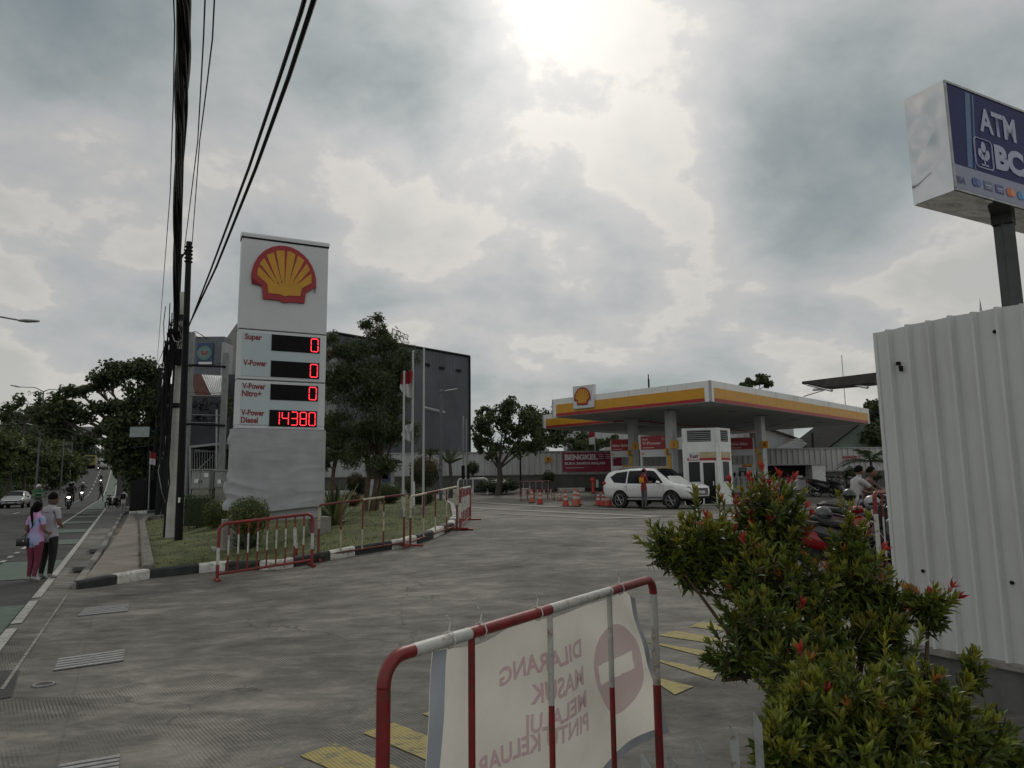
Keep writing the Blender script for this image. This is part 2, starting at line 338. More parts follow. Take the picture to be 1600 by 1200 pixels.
soil=mat('soil',(.09,.085,.055),.95,var=.3,scale=.4)
grassm=mat('lawn',(.095,.115,.035),.95,var=.42,scale=1.3,bump=.8,bscale=60,dirt=((.13,.11,.055),2),det=9)
# ---------------- ground, road, island ----------------
def ground():
    b=MB(); rings=[.0]+[1.2*1.055**i for i in range(135)]; na=120
    vs=[(0,0,gz(0,0)-.05)]
    for r in rings[1:]:
        for k in range(na):
            a=2*PI*k/na; x,y=r*math.cos(a),r*math.sin(a); vs.append((x,y,gz(x,y)-.04-.004*min(r,250)))
    fs=[(0,1+k,1+(k+1)%na) for k in range(na)]
    for i in range(len(rings)-2):
        for k in range(na): a=1+i*na+k; c=1+i*na+(k+1)%na; fs.append((a,a+na,c+na,c))
    b.add(vs,fs); struct(b.build('ground',soil,smooth=True))
    def sheet(name,m,ss,rr,off):
        b=MB(); pts=[]
        for s in ss:
            for r in rr: x,y=xy(s,r); pts.append((x,y,gz(x,y)+off+.00015*math.hypot(x,y)))
        n=len(rr); b.add(pts,[(i*n+j,i*n+j+1,(i+1)*n+j+1,(i+1)*n+j) for i in range(len(ss)-1) for j in range(n-1)])
        return struct(b.build(name,m,smooth=True))
    fr=lambda a,c,st:[a+st*i for i in range(int(round((c-a)/st))+1)]
    sl_=fr(-25,70,.5)+fr(72,140,2)+fr(145,420,5)
    sheet('forecourt',MC['grooved'],fr(-25,29,.5)+fr(30,75,1),fr(0,12,.5)+fr(13,62,1),0)
    sheet('road',asphalt,sl_,[-10.5+.5*i for i in range(22)],0)
    sheet('roadside_verge',concd,fr(29,70,.5)+fr(72,140,2)+fr(145,420,5),[0,.5,1,1.5,2,2.5,3,3.5,4],.006)
    # markings along the road
    def line(s0,s1,r0,r1,m,name,off=.004,st=1.):
        n=max(1,int((s1-s0)/st)); ss=[s0+(s1-s0)*i/n for i in range(n+1)]; b=MB(); pts=[]
        for s in ss:
            for r in (r0,r1): x,y=xy(s,r); pts.append((x,y,gz(x,y)+off+.0006*math.hypot(x,y)))
        b.add(pts,[(i*2,i*2+1,i*2+3,i*2+2) for i in range(n)]); return b
    def multi(name,m,segs,off=.004):
        b=MB()
        for s0,s1,r0,r1 in segs: q=line(s0,s1,r0,r1,m,name,off); k=len(b.v); b.v+=q.v; b.f+=[tuple(i+k for i in f) for f in q.f]; b.m+=q.m
        struct(b.build(name,m))
    multi('edge_line',MC['wpaint'],[(-20,1.9,.0,.13),(2.3,4.6,0,.13),(5.0,60,0,.13),(60,110,0,.16),(110,200,0,.2)],.008)
    multi('cycle_lane_line',MC['wpaint'],[(s,s+.55,-1.42,-1.30) for s in (4.2,5.6,7.0,8.4,9.8,11.2,12.6,14,15.4)]+[(17,110,-1.43,-1.31),(110,190,-1.5,-1.3)],.008)
    multi('cycle_lane_green_paint',MC['gpaint'],[(-8,-2,-1.28,-.02),(1.0,4.2,-1.28,-.02),(8.2,12.5,-1.28,-.02),(18.5,21,-1.28,-.02),(25.5,28,-1.28,-.02),(33.5,36,-1.28,-.02),(41,43.5,-1.28,-.02),(47,49,-1.28,-.02),(52,54,-1.28,-.02),(57,190,-1.28,-.02)],.004)
    multi('lane_dash',MC['wpaint'],[(s,s+3.2,-5.4,-5.25) for s in (-12,-3,6,15,26.5,38.5,50.5)]+[(s,s+3.5,-3.6,-3.4) for s in range(62,180,7)],.008)
ground()
def gpoly(name,m,polys,off=.006,n=8):
    """ground marking from pixel corner quads (a,b,c,d), subdivided"""
    b=MB()
    for q in polys:
        P=[G(*p) for p in q]
        def fn(u,v):
            p=(P[0]*(1-u)+P[1]*u)*(1-v)+(P[3]*(1-u)+P[2]*u)*v; return (p.x,p.y,gz(p.x,p.y)+off+.0004*p.y)
        b.grid(n,n,fn)
    return struct(b.build(name,m))
def o8(x,y): return (1040+x/4.8,950+y/4.8)
def o2(x,y): return (560+x/2.857,870+y/2.857)
gpoly('yellow_hatching',MC['ypaint'],[
 [o8(180,145),o8(270,108),o8(440,130),o8(420,175)],[o8(380,75),o8(440,55),o8(600,80),o8(560,105)],
 [o8(-60,210),o8(70,175),o8(440,240),o8(420,280)],[o8(-160,255),o8(-60,268),o8(420,345),o8(380,392)],[o8(-160,370),o8(-70,388),o8(400,482),o8(360,545)],[o8(-160,505),o8(-40,535),o8(210,595),o8(70,657)],
 [o2(285,705),o2(395,670),o2(560,735),o2(470,775)],[o2(20,790),o2(160,745),o2(560,905),o2(430,965)],
 [(468,1182),(524,1163),(660,1215),(600,1240)],[(380,1222),(440,1200),(560,1262),(500,1290)]])
gpoly('forecourt_line',MC['thin'],[[(737,792.5),(737,794.5),(900,803),(900,801)],[(900,801),(900,803),(1180,815),(1180,812.5)],[(737,784),(737,785.5),(1000,797.5),(1000,796)],
  [(940,811.5),(937,809.5),(1180,803.5),(1180,805)],[(780,803),(780,804),(942,811.8),(942,810)]],.008)
gpoly('drain_channel',MC['thin'],[[(0,1078),(6,1078),(106,930),(103,930)]],.006)
gpoly('asphalt_patch',asphalt,[[(-40,1050),(30,1048),(18,1090),(-60,1105)]],.006)
# covers and grates
def grate(qp,label,nb=5):
    P=[G(*p) for p in qp]; c=sum(P,Vector())/4; t=thing('drain_grate',label,'drain grate',c,0,'steel drain grates in the driveway')
    def at(u,v,dz): p=(P[0]*(1-u)+P[1]*u)*(1-v)+(P[3]*(1-u)+P[2]*u)*v; return Vector((p.x,p.y,gz(p.x,p.y)+dz))
    b=MB(); b.quad(at(0,0,.005),at(1,0,.005),at(1,1,.005),at(0,1,.005)); b.build('pit_shade',black,t)  # flat black sheet standing in for the shade below the bars
    for i in range(nb):
        b=MB(); v0=(i+.12)/nb; v1=(i+.72)/nb
        a=[at(0,v0,.014),at(1,v0,.014),at(1,v1,.014),at(0,v1,.014)]; a2=[at(0,v0,.004),at(1,v0,.004),at(1,v1,.004),at(0,v1,.004)]
        b.add(a+a2,[(0,1,2,3),(0,4,5,1),(1,5,6,2),(2,6,7,3),(3,7,4,0)]); b.build('bar',MC['grate'],t)
mat('grate',(.36,.36,.35),.5,.3,var=.2,scale=12,dirt=((.14,.12,.1),2))
grate([(134,951),(202,944),(200,956),(120,964)],'small farthest steel drain grate near the kerb corner')
grate([(92,1030),(195,1016),(193,1034),(83,1050)],'middle steel drain grate of five pale bars')
grate([(96,1196),(187,1181),(185,1212),(40,1238)],'nearest steel drain grate, cut off by the bottom of the photo')
def cover(q,label):
    p=G(*q); b=MB(); b.lathe([(.001,.002),(.07,.004),(.08,.01),(.10,.010),(.105,.002)],p,18); o=b.build('valve_cover',concd); tag(o,label,'valve cover')
    t=MB(); t.tube([p+Vector((.085*math.cos(a),.085*math.sin(a),.012)) for a in [k*PI/8 for k in range(17)]],.007,6); t.build('rim',MC['grate'],o)
cover((68,1071),'small round valve cover in the worn concrete')
# kerb path with alternate blocks
def kerb(path,wd,h,blk,first,name,label,mats=None,n_sub=1,hfun=None):
    """path: list of Vector xy; blocks alternate white/black"""
    pts=[Vector((p[0],p[1])) for p in path]; out=[]; 
    for i in range(len(pts)-1):
        d=(pts[i+1]-pts[i]).length; k=max(1,int(d/.25))
        out+=[pts[i].lerp(pts[i+1],j/k) for j in range(k)]
    out.append(pts[-1]); t=thing(name,label,'kerb',GP(*out[0])); acc=0; start=0; col=first; 
    def mk(seg,mm):
        b=MB(); vs=[];n=len(seg)
        for i,p in enumerate(seg):
            a=seg[max(0,i-1)]; c=seg[min(n-1,i+1)]; d=(c-a).normalized(); nn=Vector((-d.y,d.x))
            hh=h if not hfun else hfun(p)
            g=gz(p.x,p.y); jit=RNG.uniform(-.006,.006)
            for u,zz in ((0,-.05),(0,hh-.035),(.035,hh),(wd-.02,hh),(wd,hh-.02),(wd,-.05)):
                q=p+nn*u; vs.append((q.x,q.y,g+zz+jit))
        fs=[(i*6+k,i*6+k+1,i*6+k+7,i*6+k+6) for i in range(n-1) for k in range(5)]+[(5,4,3,2,1,0),tuple((n-1)*6+k for k in range(6))]
        b.add(vs,fs); b.build('kerb_block',mm,t,bevel=.008)
    i=0
    while i<len(out)-1:
        j=i; L_=0; tgt=blk*RNG.uniform(.85,1.15)
        while j<len(out)-1 and L_<tgt: L_+=(out[j+1]-out[j]).length; j+=1
        seg=[v.copy() for v in out[i:j+1]]
        if len(seg)>1: seg[-1]=seg[-1].lerp(seg[-2],.06)
        mk(seg,(mats or (kerbw,kerbk))[col]); col=1-col; i=j
    return t
isl_px=[(122,921),(165,916),(235,904),(335,893),(441,890),(496,879),(556,868),(631,856),(672,844),(710,828),(716,814),(710,793),(700,787)]
isl_front=[G(*p) for p in isl_px]
kerb([(p.x,p.y) for p in isl_front],.2,.17,.64,1,'island_kerb','black and white painted kerb curving round the grass island',hfun=lambda p:.17*sm(-9.2,-7.6,p.x)+.03)
isl_back=[G(*p,) for p in [(690,783),(640,779),(560,778),(470,779),(380,785),(292,806),(217,819)]]
side_px=[(217,820),(218,835),(219,860),(220,880),(224,900)]
side=[G(*p) for p in side_px]
poly=[Vector((p.x,p.y)) for p in isl_front[3:]+isl_back[:-1]+side[:-1]]
poly=[Vector((G(225,903).x,G(225,903).y))]+poly
def inside(p,poly):
    c=False; j=len(poly)-1
    for i in range(len(poly)):
        a,b=poly[i],poly[j]
        if (a.y>p.y)!=(b.y>p.y) and p.x<(b.x-a.x)*(p.y-a.y)/(b.y-a.y)+a.x: c=not c
        j=i
    return c
def island():
    x0=min(p.x for p in poly);x1=max(p.x for p in poly);y0=min(p.y for p in poly);y1=max(p.y for p in poly); st=.17
    nx=int((x1-x0)/st)+1; ny=int((y1-y0)/st)+1; b=MB(); ids={}
    def vid(i,j):
        if (i,j) not in ids:
            x,y=x0+i*st,y0+j*st; ids[i,j]=len(b.v); b.v.append((x,y,gz(x,y)+.13+.05*noise.noise(Vector((x*.6,y*.6,0)))))
        return ids[i,j]
    for i in range(nx):
        for j in range(ny):
            if inside(Vector((x0+(i+.5)*st,y0+(j+.5)*st)),poly): b.f.append((vid(i,j),vid(i+1,j),vid(i+1,j+1),vid(i,j+1))); b.m.append(0)
    struct(b.build('lawn',grassm,smooth=True))
    g=MB(); r=random.Random(3)
    for _ in range(26000):
        x=r.uniform(x0,x1); y=y0+(y1-y0)*r.random()**1.6
        if not inside(Vector((x,y)),poly): continue
        if noise.noise(Vector((x*.9,y*.9,5)))<-.25: continue
        z=gz(x,y)+.12+.05*noise.noise(Vector((x*.6,y*.6,0))); a=r.uniform(0,PI); h=r.uniform(.03,.075); w_=.011; dx,dy=math.cos(a)*w_,math.sin(a)*w_; lx,ly=r.uniform(-.03,.03),r.uniform(-.03,.03)
        k=len(g.v); g.v+=[(x-dx,y-dy,z),(x+dx,y+dy,z),(x+lx,y+ly,z+h)]; g.f.append((k,k+1,k+2)); g.m.append(r.randrange(3))
    o=g.build('grass',[leafmat('grass_a',(.085,.11,.03)),leafmat('grass_b',(.13,.13,.045)),leafmat('grass_c',(.055,.085,.025))],fixn=False); tag(o,'short green and straw coloured grass on the island','grass',kind='stuff')
island()
# stone kerb on the left of the island and pavement
sk_=[G(*p) for p in [(221,903),(220,885),(219,860),(218,840),(217,822),(224,815),(292,806)]]
kerb([(p.x,p.y) for p in reversed(sk_)],.24,.26,3.0,0,'stone_kerb','rounded unpainted stone kerb along the pavement side of the lawn',(MC.get('stk') or mat('stk',(.17,.16,.14),.9,var=.35,scale=5,bump=.7,bscale=14,dirt=((.08,.085,.06),1.5)),MC['stk']))
def pavement():
    b=MB(); n=40
    A=[G(130,917),G(185,838),G(205,800)]; B=[G(222,903),G(219,850),G(217,818)]
    def fn(u,v):
        f=lambda L_,v:(L_[0].lerp(L_[1],v*2) if v<.5 else L_[1].lerp(L_[2],v*2-1))
        p=f(A,v).lerp(f(B,v),u); return (p.x,p.y,gz(p.x,p.y)+.125*min(1,sm(0,.05,v)+.9)-.1*sm(.85,1,v))
    b.grid(8,n,fn); struct(b.build('pavement',mat('pavement_concrete',(.22,.195,.165),.85,var=.3,scale=1.4,bump=.5,bscale=30,dirt=((.11,.10,.085),2,(1,1,1))),smooth=True))
    pts=[(p.x,p.y) for p in [G(112,921),G(150,866),G(172,832),G(190,802)]]
    kerb(list(reversed(pts)),.17,.13,2.4,0,'pavement_kerb','broken low concrete kerb between the road gutter and the pavement',(conc,concd))
pavement()
# broken slabs on the kerb edge
for q,l in (((128,890),'dark uneven slab at the front of the pavement edge'),((150,862),'cracked patch slab beside the pavement kerb')):
    p=G(*q); b=MB().set((p.x,p.y,p.z+.09),math.atan2(RU.y,RU.x)); b.box((0,0,0),(1.6,.3,.1)); tag(b.build('slab',concd,bevel=.012),l,'concrete slab')
# far kerb along the wall, road median kerb
kerb([(x,53.0) for x in (-14,-5,0,5,9)],.25,.28,2.,0,'wall_kerb','black and white kerb at the foot of the far wall',None)
def mk():
    pts=[xy(s,-10.5) for s in list(range(20,130,4))+list(range(135,300,8))]; b=MB()
    vs=[]
    for i,(x,y) in enumerate(pts):
        g=gz(x,y); q=xy(0,-10.5); nx,ny=-RN.x,-RN.y
        for u,h in ((0,-.2),(0,.3),(.3,.32),(.3,-.2)): vs.append((x+nx*u,y+ny*u,g+h))
    b.add(vs,[(i*4+k,i*4+k+1,i*4+k+5,i*4+k+4) for i in range(len(pts)-1) for k in range(3)])
    tag(b.build('median_kerb',conc),'grey concrete kerb edging the tree lined median','kerb')
    pts=[xy(s,4.1) for s in range(58,130,4)]+[xy(s,2.2) for s in range(135,300,8)]
mk()
# ---------------- price pylon ----------------
def shell_poly(pts_only=False):
    """outline in crop pixels of the emblem, (outer red, list of yellow)"""
    outer=[(105,975),(92,775),(0,720),(-75,640),(-75,560)]
    cx,cy=440,700
    for k in range(19):
        a=R(190-k*(206/18.)); rx=505; ry=540
        x=430+rx*math.cos(a); y=690-ry*math.sin(a)
        outer.append((x,y+ (x-430)*.10))
    outer+=[(925,795),(775,880),(750,1045),(500,1025),(470,1040),(400,1025),(370,1000)]
    fan=(445,800)
    ye=[[(18,610),(22,520),(45,482),(300,748),(330,800),(190,770),(170,745)],
        [(52,425),(122,345),(328,712),(330,780),(298,745)],
        [(160,300),(270,255),(385,695),(385,780),(328,712)],
        [(308,238),(330,228),(440,230),(440,700),(440,780),(388,695)],
        [(482,240),(540,245),(610,290),(515,705),(500,780),(450,780),(448,700)],
        [(648,308),(748,382),(565,725),(540,790),(500,780),(518,705)],
        [(785,430),(835,535),(600,785),(560,800),(540,780),(568,725)],
        [(855,588),(860,735),(700,820),(690,830),(600,800),(602,785)],
        [(172,748),(330,755),(385,735),(445,735),(520,740),(600,785),(712,818),(680,940),(500,930),(440,945),(370,912),(190,890)]]
    return outer,ye
def emblem(parent,fn,thick,n,name='emblem'):
    """fn maps crop pixel -> world point on face"""
    outer,ye=shell_poly(); n=Vector(n)
    def slab(b,poly,z0,z1):
        k=len(poly); A=[fn(*p)+n*z0 for p in poly]; B=[fn(*p)+n*z1 for p in poly]
        b.add(A+B,[tuple(range(k)),tuple(range(2*k-1,k-1,-1))]+[(i,(i+1)%k,(i+1)%k+k,i+k) for i in range(k)])
    b=MB(); slab(b,outer,.0,thick); o=b.build(name,sred,parent); b=MB()
    off=Vector(o.location)
    for i,p in enumerate(ye): slab(b,p,thick,thick+.012+(.001*i))
    b.build('yellow_fan',syel,o); return o
def pylon():
    A=G(345,866); YL=A.y; TL=W(375,362,YL); zt=TL.z; X0=TL.x
    # right edge depth so that the top is level
    lo,hi=YL,YL+3
    for _ in range(40):
        m=(lo+hi)/2
        if W(510,380,m).z<zt: lo=m
        else: hi=m
    TR=W(510,380,lo); e=(TR-Vector((X0,YL,zt))); wd=e.length; e.normalize(); n=Vector((e.y,-e.x,0))
    O=Vector((W(369,600,YL).x,YL,gz(X0,YL)+.1)); t=thing('price_sign','tall white fuel price pylon with red and yellow shell emblem and red digits','fuel price sign',O)
    zz=lambda y,x=370: W(x,y,YL).z
    z1,z2,z3,z4=zz(513),zz(592),zz(667),zz(797,356); zb=zz(815,354)
    H=lambda z:z-O.z; D=.42
    def blk(name,za,zb_,m,d=D,inset=0,off=0,bev=.02,par=t):
        b=MB().frame(O,e,Z,-n); b.box((wd/2,off+d/2,(H(za)+H(zb_))/2),(wd-2*inset,d,abs(za-zb_)),bev); return b.build(name,m,par)
    top=blk('emblem_cabinet',z1+.012,zt-.16,cabinet_white)
    b=MB().frame(O,e,Z,-n); b.box((wd/2,D/2,H(zt)-.14),(wd+.02,D+.04,.03)); b.build('seam',dark_metal,t)
    b=MB().frame(O,e,Z,-n); b.set() ; pr=[(-.03,0)]
    # rounded cap: quarter profile swept along e
    vs=[];prof=[(-.025,-.12),(-.025,-.04)]+[(-.025+.10*(1-math.cos(R(a))),-.04+.06*math.sin(R(a))) for a in (30,60,90)]+[(D-.08,.02)]+[(D+.025-.10*(1-math.cos(R(a))),-.04+.06*math.sin(R(a))) for a in (60,30)]+[(D+.025,-.12)]
    for x in (-.02,wd+.02):
        for d,z in prof: vs.append(O+e*x-n*d+Z*(H(zt)+z))
    k=len(prof); b.add(vs,[tuple(range(k)),tuple(range(2*k-1,k-1,-1))]+[(i,(i+1)%k,(i+1)%k+k,i+k) for i in range(k)]); b.build('cap',cabinet_white,t)
    c1=blk('upper_price_cabinet',z2+.012,z1-.012,cabinet_white); c2=blk('lower_price_cabinet',z3+.05,z2-.012,cabinet_white)
    core=blk('inner_frame',zb,zt-.2,dark_metal,d=D-.06,inset=.03,off=.03,bev=0)
    blk('base_column',zb,z3+.06,grey_paint,d=D-.04,inset=.02,off=.02,bev=.01)
    blk('lower_trim',z3-.04,z3+.045,cabinet_white,d=D+.02,off=-.01)
    F0=O; nrm=n
    def fp(px_,py_,off=0): return RP(px_,py_,F0,nrm)+n*off
    o_=fp; 
    emblem(t,lambda x,y:fp(400+x/10,370+y/10),.07,n)
    pan=mat('price_panel',(.44,.51,.54),.25,var=.04,scale=1); redl=mat('price_letters',(.22,.012,.02),.4,var=0)
    led=mat('led_red',(1.,.035,.05),.4,var=0,emit=2.6); scr=mat('led_screen',(.008,.007,.009),.7,var=.2,scale=8,spec=.15)
    def z3p(x,y): return fp(340+x/3.43,340+y/3.43)
    def local(p): d=p-F0; return d.dot(e),d.z
    def panel(name,q,m,off,par,th=.01):
        (u0,v0),(u1,v1)=local(z3p(*q[0])),local(z3p(*q[1])); b=MB().frame(O,e,Z,-n); b.box(((u0+u1)/2,-off,(v0+v1)/2),(abs(u1-u0),th,abs(v1-v0)),.003); return b.build(name,m,par),(u0,v0,u1,v1)
    panel('price_panel',((135,612),(545,868)),pan,.006,c1); panel('price_panel',((128,885),(535,1118)),pan,.006,c2)
    # screens: corner pixels (left-top , right-bottom) measured on the left/right edges
    scr_q=[((290,626),(546,730),'0',1),((286,766),(542,866),'0',1),((284,892),(536,986),'0',1),((278,1030),(530,1124),'14380',5)]
    SEG={'0':'abcdef','1':'bc','4':'bcfg','3':'abcdg','8':'abcdefg'}
    for (q0,q1,s,nn) in scr_q:
        par=c1 if q0[1]<880 else c2
        u0,v0=local(z3p(*q0)); u1,v1=local(z3p(*q1)); b=MB().frame(O,e,Z,-n); b.box(((u0+u1)/2,-.018,(v0+v1)/2),(u1-u0,.02,v0-v1),.003); so_=b.build('led_screen',scr,par)
        hh=(v0-v1)*.80; cw=.19 if nn==1 else (u1-u0)*.13
        for i,ch in enumerate(s[::-1]):
            b=MB().frame(O,e,Z,-n)
            cxr=u1-.05-i*((u1-u0-.07)/5 if nn==5 else .23); x1=cxr; x0=cxr-cw; ym=(v0+v1)/2; yt=ym+hh/2; yb=ym-hh/2
            if ch=='1': pass
            segs={'a':((x0,yt),(x1,yt)),'b':((x1,yt),(x1,ym)),'c':((x1,ym),(x1,yb)),'d':((x0,yb),(x1,yb)),'e':((x0,ym),(x0,yb)),'f':((x0,yt),(x0,ym)),'g':((x0,ym),(x1,ym))}
            for sg in SEG[ch]:
                (ax,ay),(bx,by)=segs[sg]; L_=math.hypot(bx-ax,by-ay); k=max(3,int(L_/.037)); 
                for j in range(k):
                    tt=(j+.5)/k*.9+.05; x,y=ax+(bx-ax)*tt,ay+(by-ay)*tt; hz_=(by==ay)
                    b.box((x,-.034,y),((.024 if hz_ else .02),.012,(.02 if hz_ else .024)))
            b.build('led_digit',led,so_)
    for s,(x,y,y2),wx in (('Super',(145,650,655),92),('V-Power',(138,790,797),127),('V-Power',(133,915,918),125),('Nitro+',(128,955,960),105),('V-Power',(127,1058,1062),125),('Diesel',(122,1098,1104),92)):
        u,v=local(z3p(x,y)); par=c1 if y<900 else c2
        u2,_=local(z3p(x+wx,y)); text(s,.155,redl,par,O+e*u+Z*v-n*-.014,e,Z,n,width=(u2-u),bold=.035)
    # cloth cover wrapped round the lower cabinet, sagging folds
    cl=mat('grey_cloth',(.36,.375,.39),.85,var=.08,scale=2,bump=.15,bscale=8)
    ctr=[(-.07,D*.8),(-.06,.2),(-.05,-.03),(0,-.05)]+[(wd*i/26,-.055) for i in range(1,26)]+[(wd,-.05),(wd+.04,.0),(wd+.04,.2),(wd+.03,D*.8)]
    hc0,hc1=H(z4)-.02,H(z3)-.05
    def fn(u,v):
        i=u*(len(ctr)-1); k=min(int(i),len(ctr)-2); f=i-k; x=ctr[k][0]*(1-f)+ctr[k+1][0]*f; y=ctr[k][1]*(1-f)+ctr[k+1][1]*f; z=hc0+(hc1-hc0)*v
        w_=z+.10*math.sin(x*1.6+.6)+.12*x*x/wd-.30*(x-wd*.5)**2/wd*(1-v)
        rid=abs(noise.noise(Vector((x*.45,w_*2.6,1.5))))*1.5; rid2=abs(noise.noise(Vector((x*1.3+3,w_*6.,7))))
        tw=noise.noise(Vector((x*2,z*1.2,9)))
        amp=.07*(1-rid)*(.25+.9*(1-v))*.6+.008*(1-rid2)+.02*tw
        y-=max(0,amp+.01); 
        if x<-.02: x-=.09*max(0,noise.noise(Vector((z*3.,0,2))))+.02+ (.10 if v<.35 else 0)*abs(math.sin(z*5))
        z-= .05*math.sin(x*2.2)*(1-v) if v<.2 else 0
        return O+e*x-n*y+Z*z
    b=MB(); b.grid(110,110,fn); o=b.build('cloth_cover',cl,t,smooth=True); sd_=o.modifiers.new('s','SOLIDIFY'); sd_.thickness=.006
    # concrete feet
    for u0,w_ in ((-.18,.5),(wd-.28,.5)):
        b=MB().frame(O,e,Z,-n); h=H(zb)+.05; b.box((u0+w_/2,D/2,h/2-.06),(w_,.7,h+.12),.02); b.build('concrete_foot',conc,t)
    b=MB().frame(O,e,Z,-n); b.box((wd/2,D/2,-.02),(wd+.8,1.1,.12),.015); b.build('footing_slab',conc,t)
    return O,e,n,wd
pylon()
# ---------------- canopies ----------------
CA=Vector((-.7071,.7071,0)); CB=Vector((.7071,.7071,0)); CC=Vector((9.6,34.4,0)); ZU,ZT=5.60,6.66
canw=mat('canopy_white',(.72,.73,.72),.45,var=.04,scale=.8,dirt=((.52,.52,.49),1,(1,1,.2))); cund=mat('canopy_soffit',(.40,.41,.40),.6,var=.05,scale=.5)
def canopy(c,la,lb,zu,zt,label,logo=False):
    c=Vector(c); t=thing('fuel_canopy',label,'fuel canopy',(c.x,c.y,zu))
    b=MB().frame((c.x,c.y,0),CA,Z,CB); 
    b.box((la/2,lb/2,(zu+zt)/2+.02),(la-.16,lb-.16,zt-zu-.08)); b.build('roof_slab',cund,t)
    ez=zt-zu
    def fas(o,e,L_,n):
        b=MB().frame((o.x,o.y,0),e,Z,-n); b.box((L_/2,.06,(zu+zt)/2),(L_,.12,ez),.01); f=b.build('fascia',canw,t)
        b=MB().frame((o.x,o.y,0),e,Z,-n); m0=.34; b.box((L_/2,-.012,zt-ez*.575),(L_-2*m0,.03,ez*.50),.004); b.build('yellow_band',syel,f)
        b=MB().frame((o.x,o.y,0),e,Z,-n); b.box((L_/2,-.018,zt-ez*.905),(L_-2*m0,.042,ez*.15),.004); b.build('red_band',sred,f)
        for k in range(1,int(L_/2.4)):
            b=MB().frame((o.x,o.y,0),e,Z,-n); b.box((k*2.4,-.029,(zu+zt)/2),(.012,.004,ez-.02)); b.build('panel_joint',MC.get('jt') or mat('jt',(.3,.28,.2),.6,var=0),f)
        return f
    P=c; fas(P,CA,la,-CB); fas(P+CB*lb,-CB,lb,-CA); fas(P+CA*la,CB,lb,CA); fas(P+CA*la+CB*lb,-CA,la,CB)
    for k in range(3):
        for j in range(max(1,int(lb/4))):
            b=MB().frame((c.x,c.y,0),CA,Z,CB); b.box((la*(.2+.3*k),2.+4*j,zu+.04),(.5,.5,.05),.01); b.build('ceiling_lamp_housing',grey_paint,t)
    return t
can1=canopy((9.6,34.4,0),10.3,21.4,ZU+.02,ZT,'large forward fuel canopy with yellow and red fascia and a shell emblem box')
can2=canopy((6.4+.9,45.7-.9,0),7.35,17,5.60,6.55,'second fuel canopy with yellow and red fascia, behind the large one')
def logo_box():
    p0=CC+Vector((0,0,0)); n=-CB; 
    a=RP(894.3,602,p0+n*.18,n); b_=RP(927,640,p0+n*.18,n); e=-CA
    u0=(a-p0).dot(e); u1=(b_-p0).dot(e); z0=RP(894.5,640,p0+n*.18,n).z; z1=RP(894.3,603.5,p0+n*.18,n).z
    b=MB().frame(p0,e,Z,-n); b.box(((u0+u1)/2,-.02,(z0+z1)/2),(u1-u0,.32,z1-z0),.05); o=b.build('emblem_box',cabinet_white,can1)
    cu=(u0+u1)/2; cz=(z0+z1)/2; s=(u1-u0)*.86/1080
    emblem(o,lambda x,y:p0+e*(cu+(x-440)*s)+n*.185+Z*(cz-(y-((x-430)*.09)-610)*s),.03,n)
logo_box()
# columns with number signs
def column(x,y,num,label,full=True):
    t=thing('canopy_column',label,'canopy column',GP(x,y)); g=gz(x,y); b=MB().frame((x,y,0),CA,Z,CB); b.box((0,0,(g+ZU)/2),(.42,.5,ZU-g+.02),.01); b.build('post',grey_paint if False else mat('column_white',(.42,.44,.45),.5),t)
    b=MB().frame((x,y,0),CA,Z,CB); b.box((0,-.262,g+1.9),(.28,.02,1.4),.004); b.build('notice_panel',mat('notice_green',(.25,.30,.22),.5,var=.2,scale=9),t)
    b=MB().frame((x,y,0),CA,Z,CB); b.box((0,-.275,g+2.1),(.2,.012,.8),.003); b.build('poster',syel,t)
    for off,dd in ((-.33,-.33),):
        b=MB().frame((x,y,0),CA,Z,CB); b.box((-.38,-.33,g+3.05),(.46,.12,.42),.01); s=b.build('number_sign',syel,t)
        o=Vector((x,y,0))+CA*-.38+CB*-.395; text(num,.26,sred,s,o+Z*(g+2.93)-CA*-.07,-CA,Z,-CB,bold=.03)
    b=MB().frame((x,y,0),CA,Z,CB); b.box((.1,-.2,g+2.7),(.1,.5,.34),.01); b.build('side_sign',syel,t)
def atY(pxx,Y): p=W(pxx,760,Y); return p.x,Y
column(*atY(1052,38.6),'1','front canopy column with yellow number sign between pump and cashier booth')
column(*atY(992,43.5),'3','rear left canopy column beside the second pump')
column(*atY(1193,42.5),'4','right hand canopy column beside the far pump')
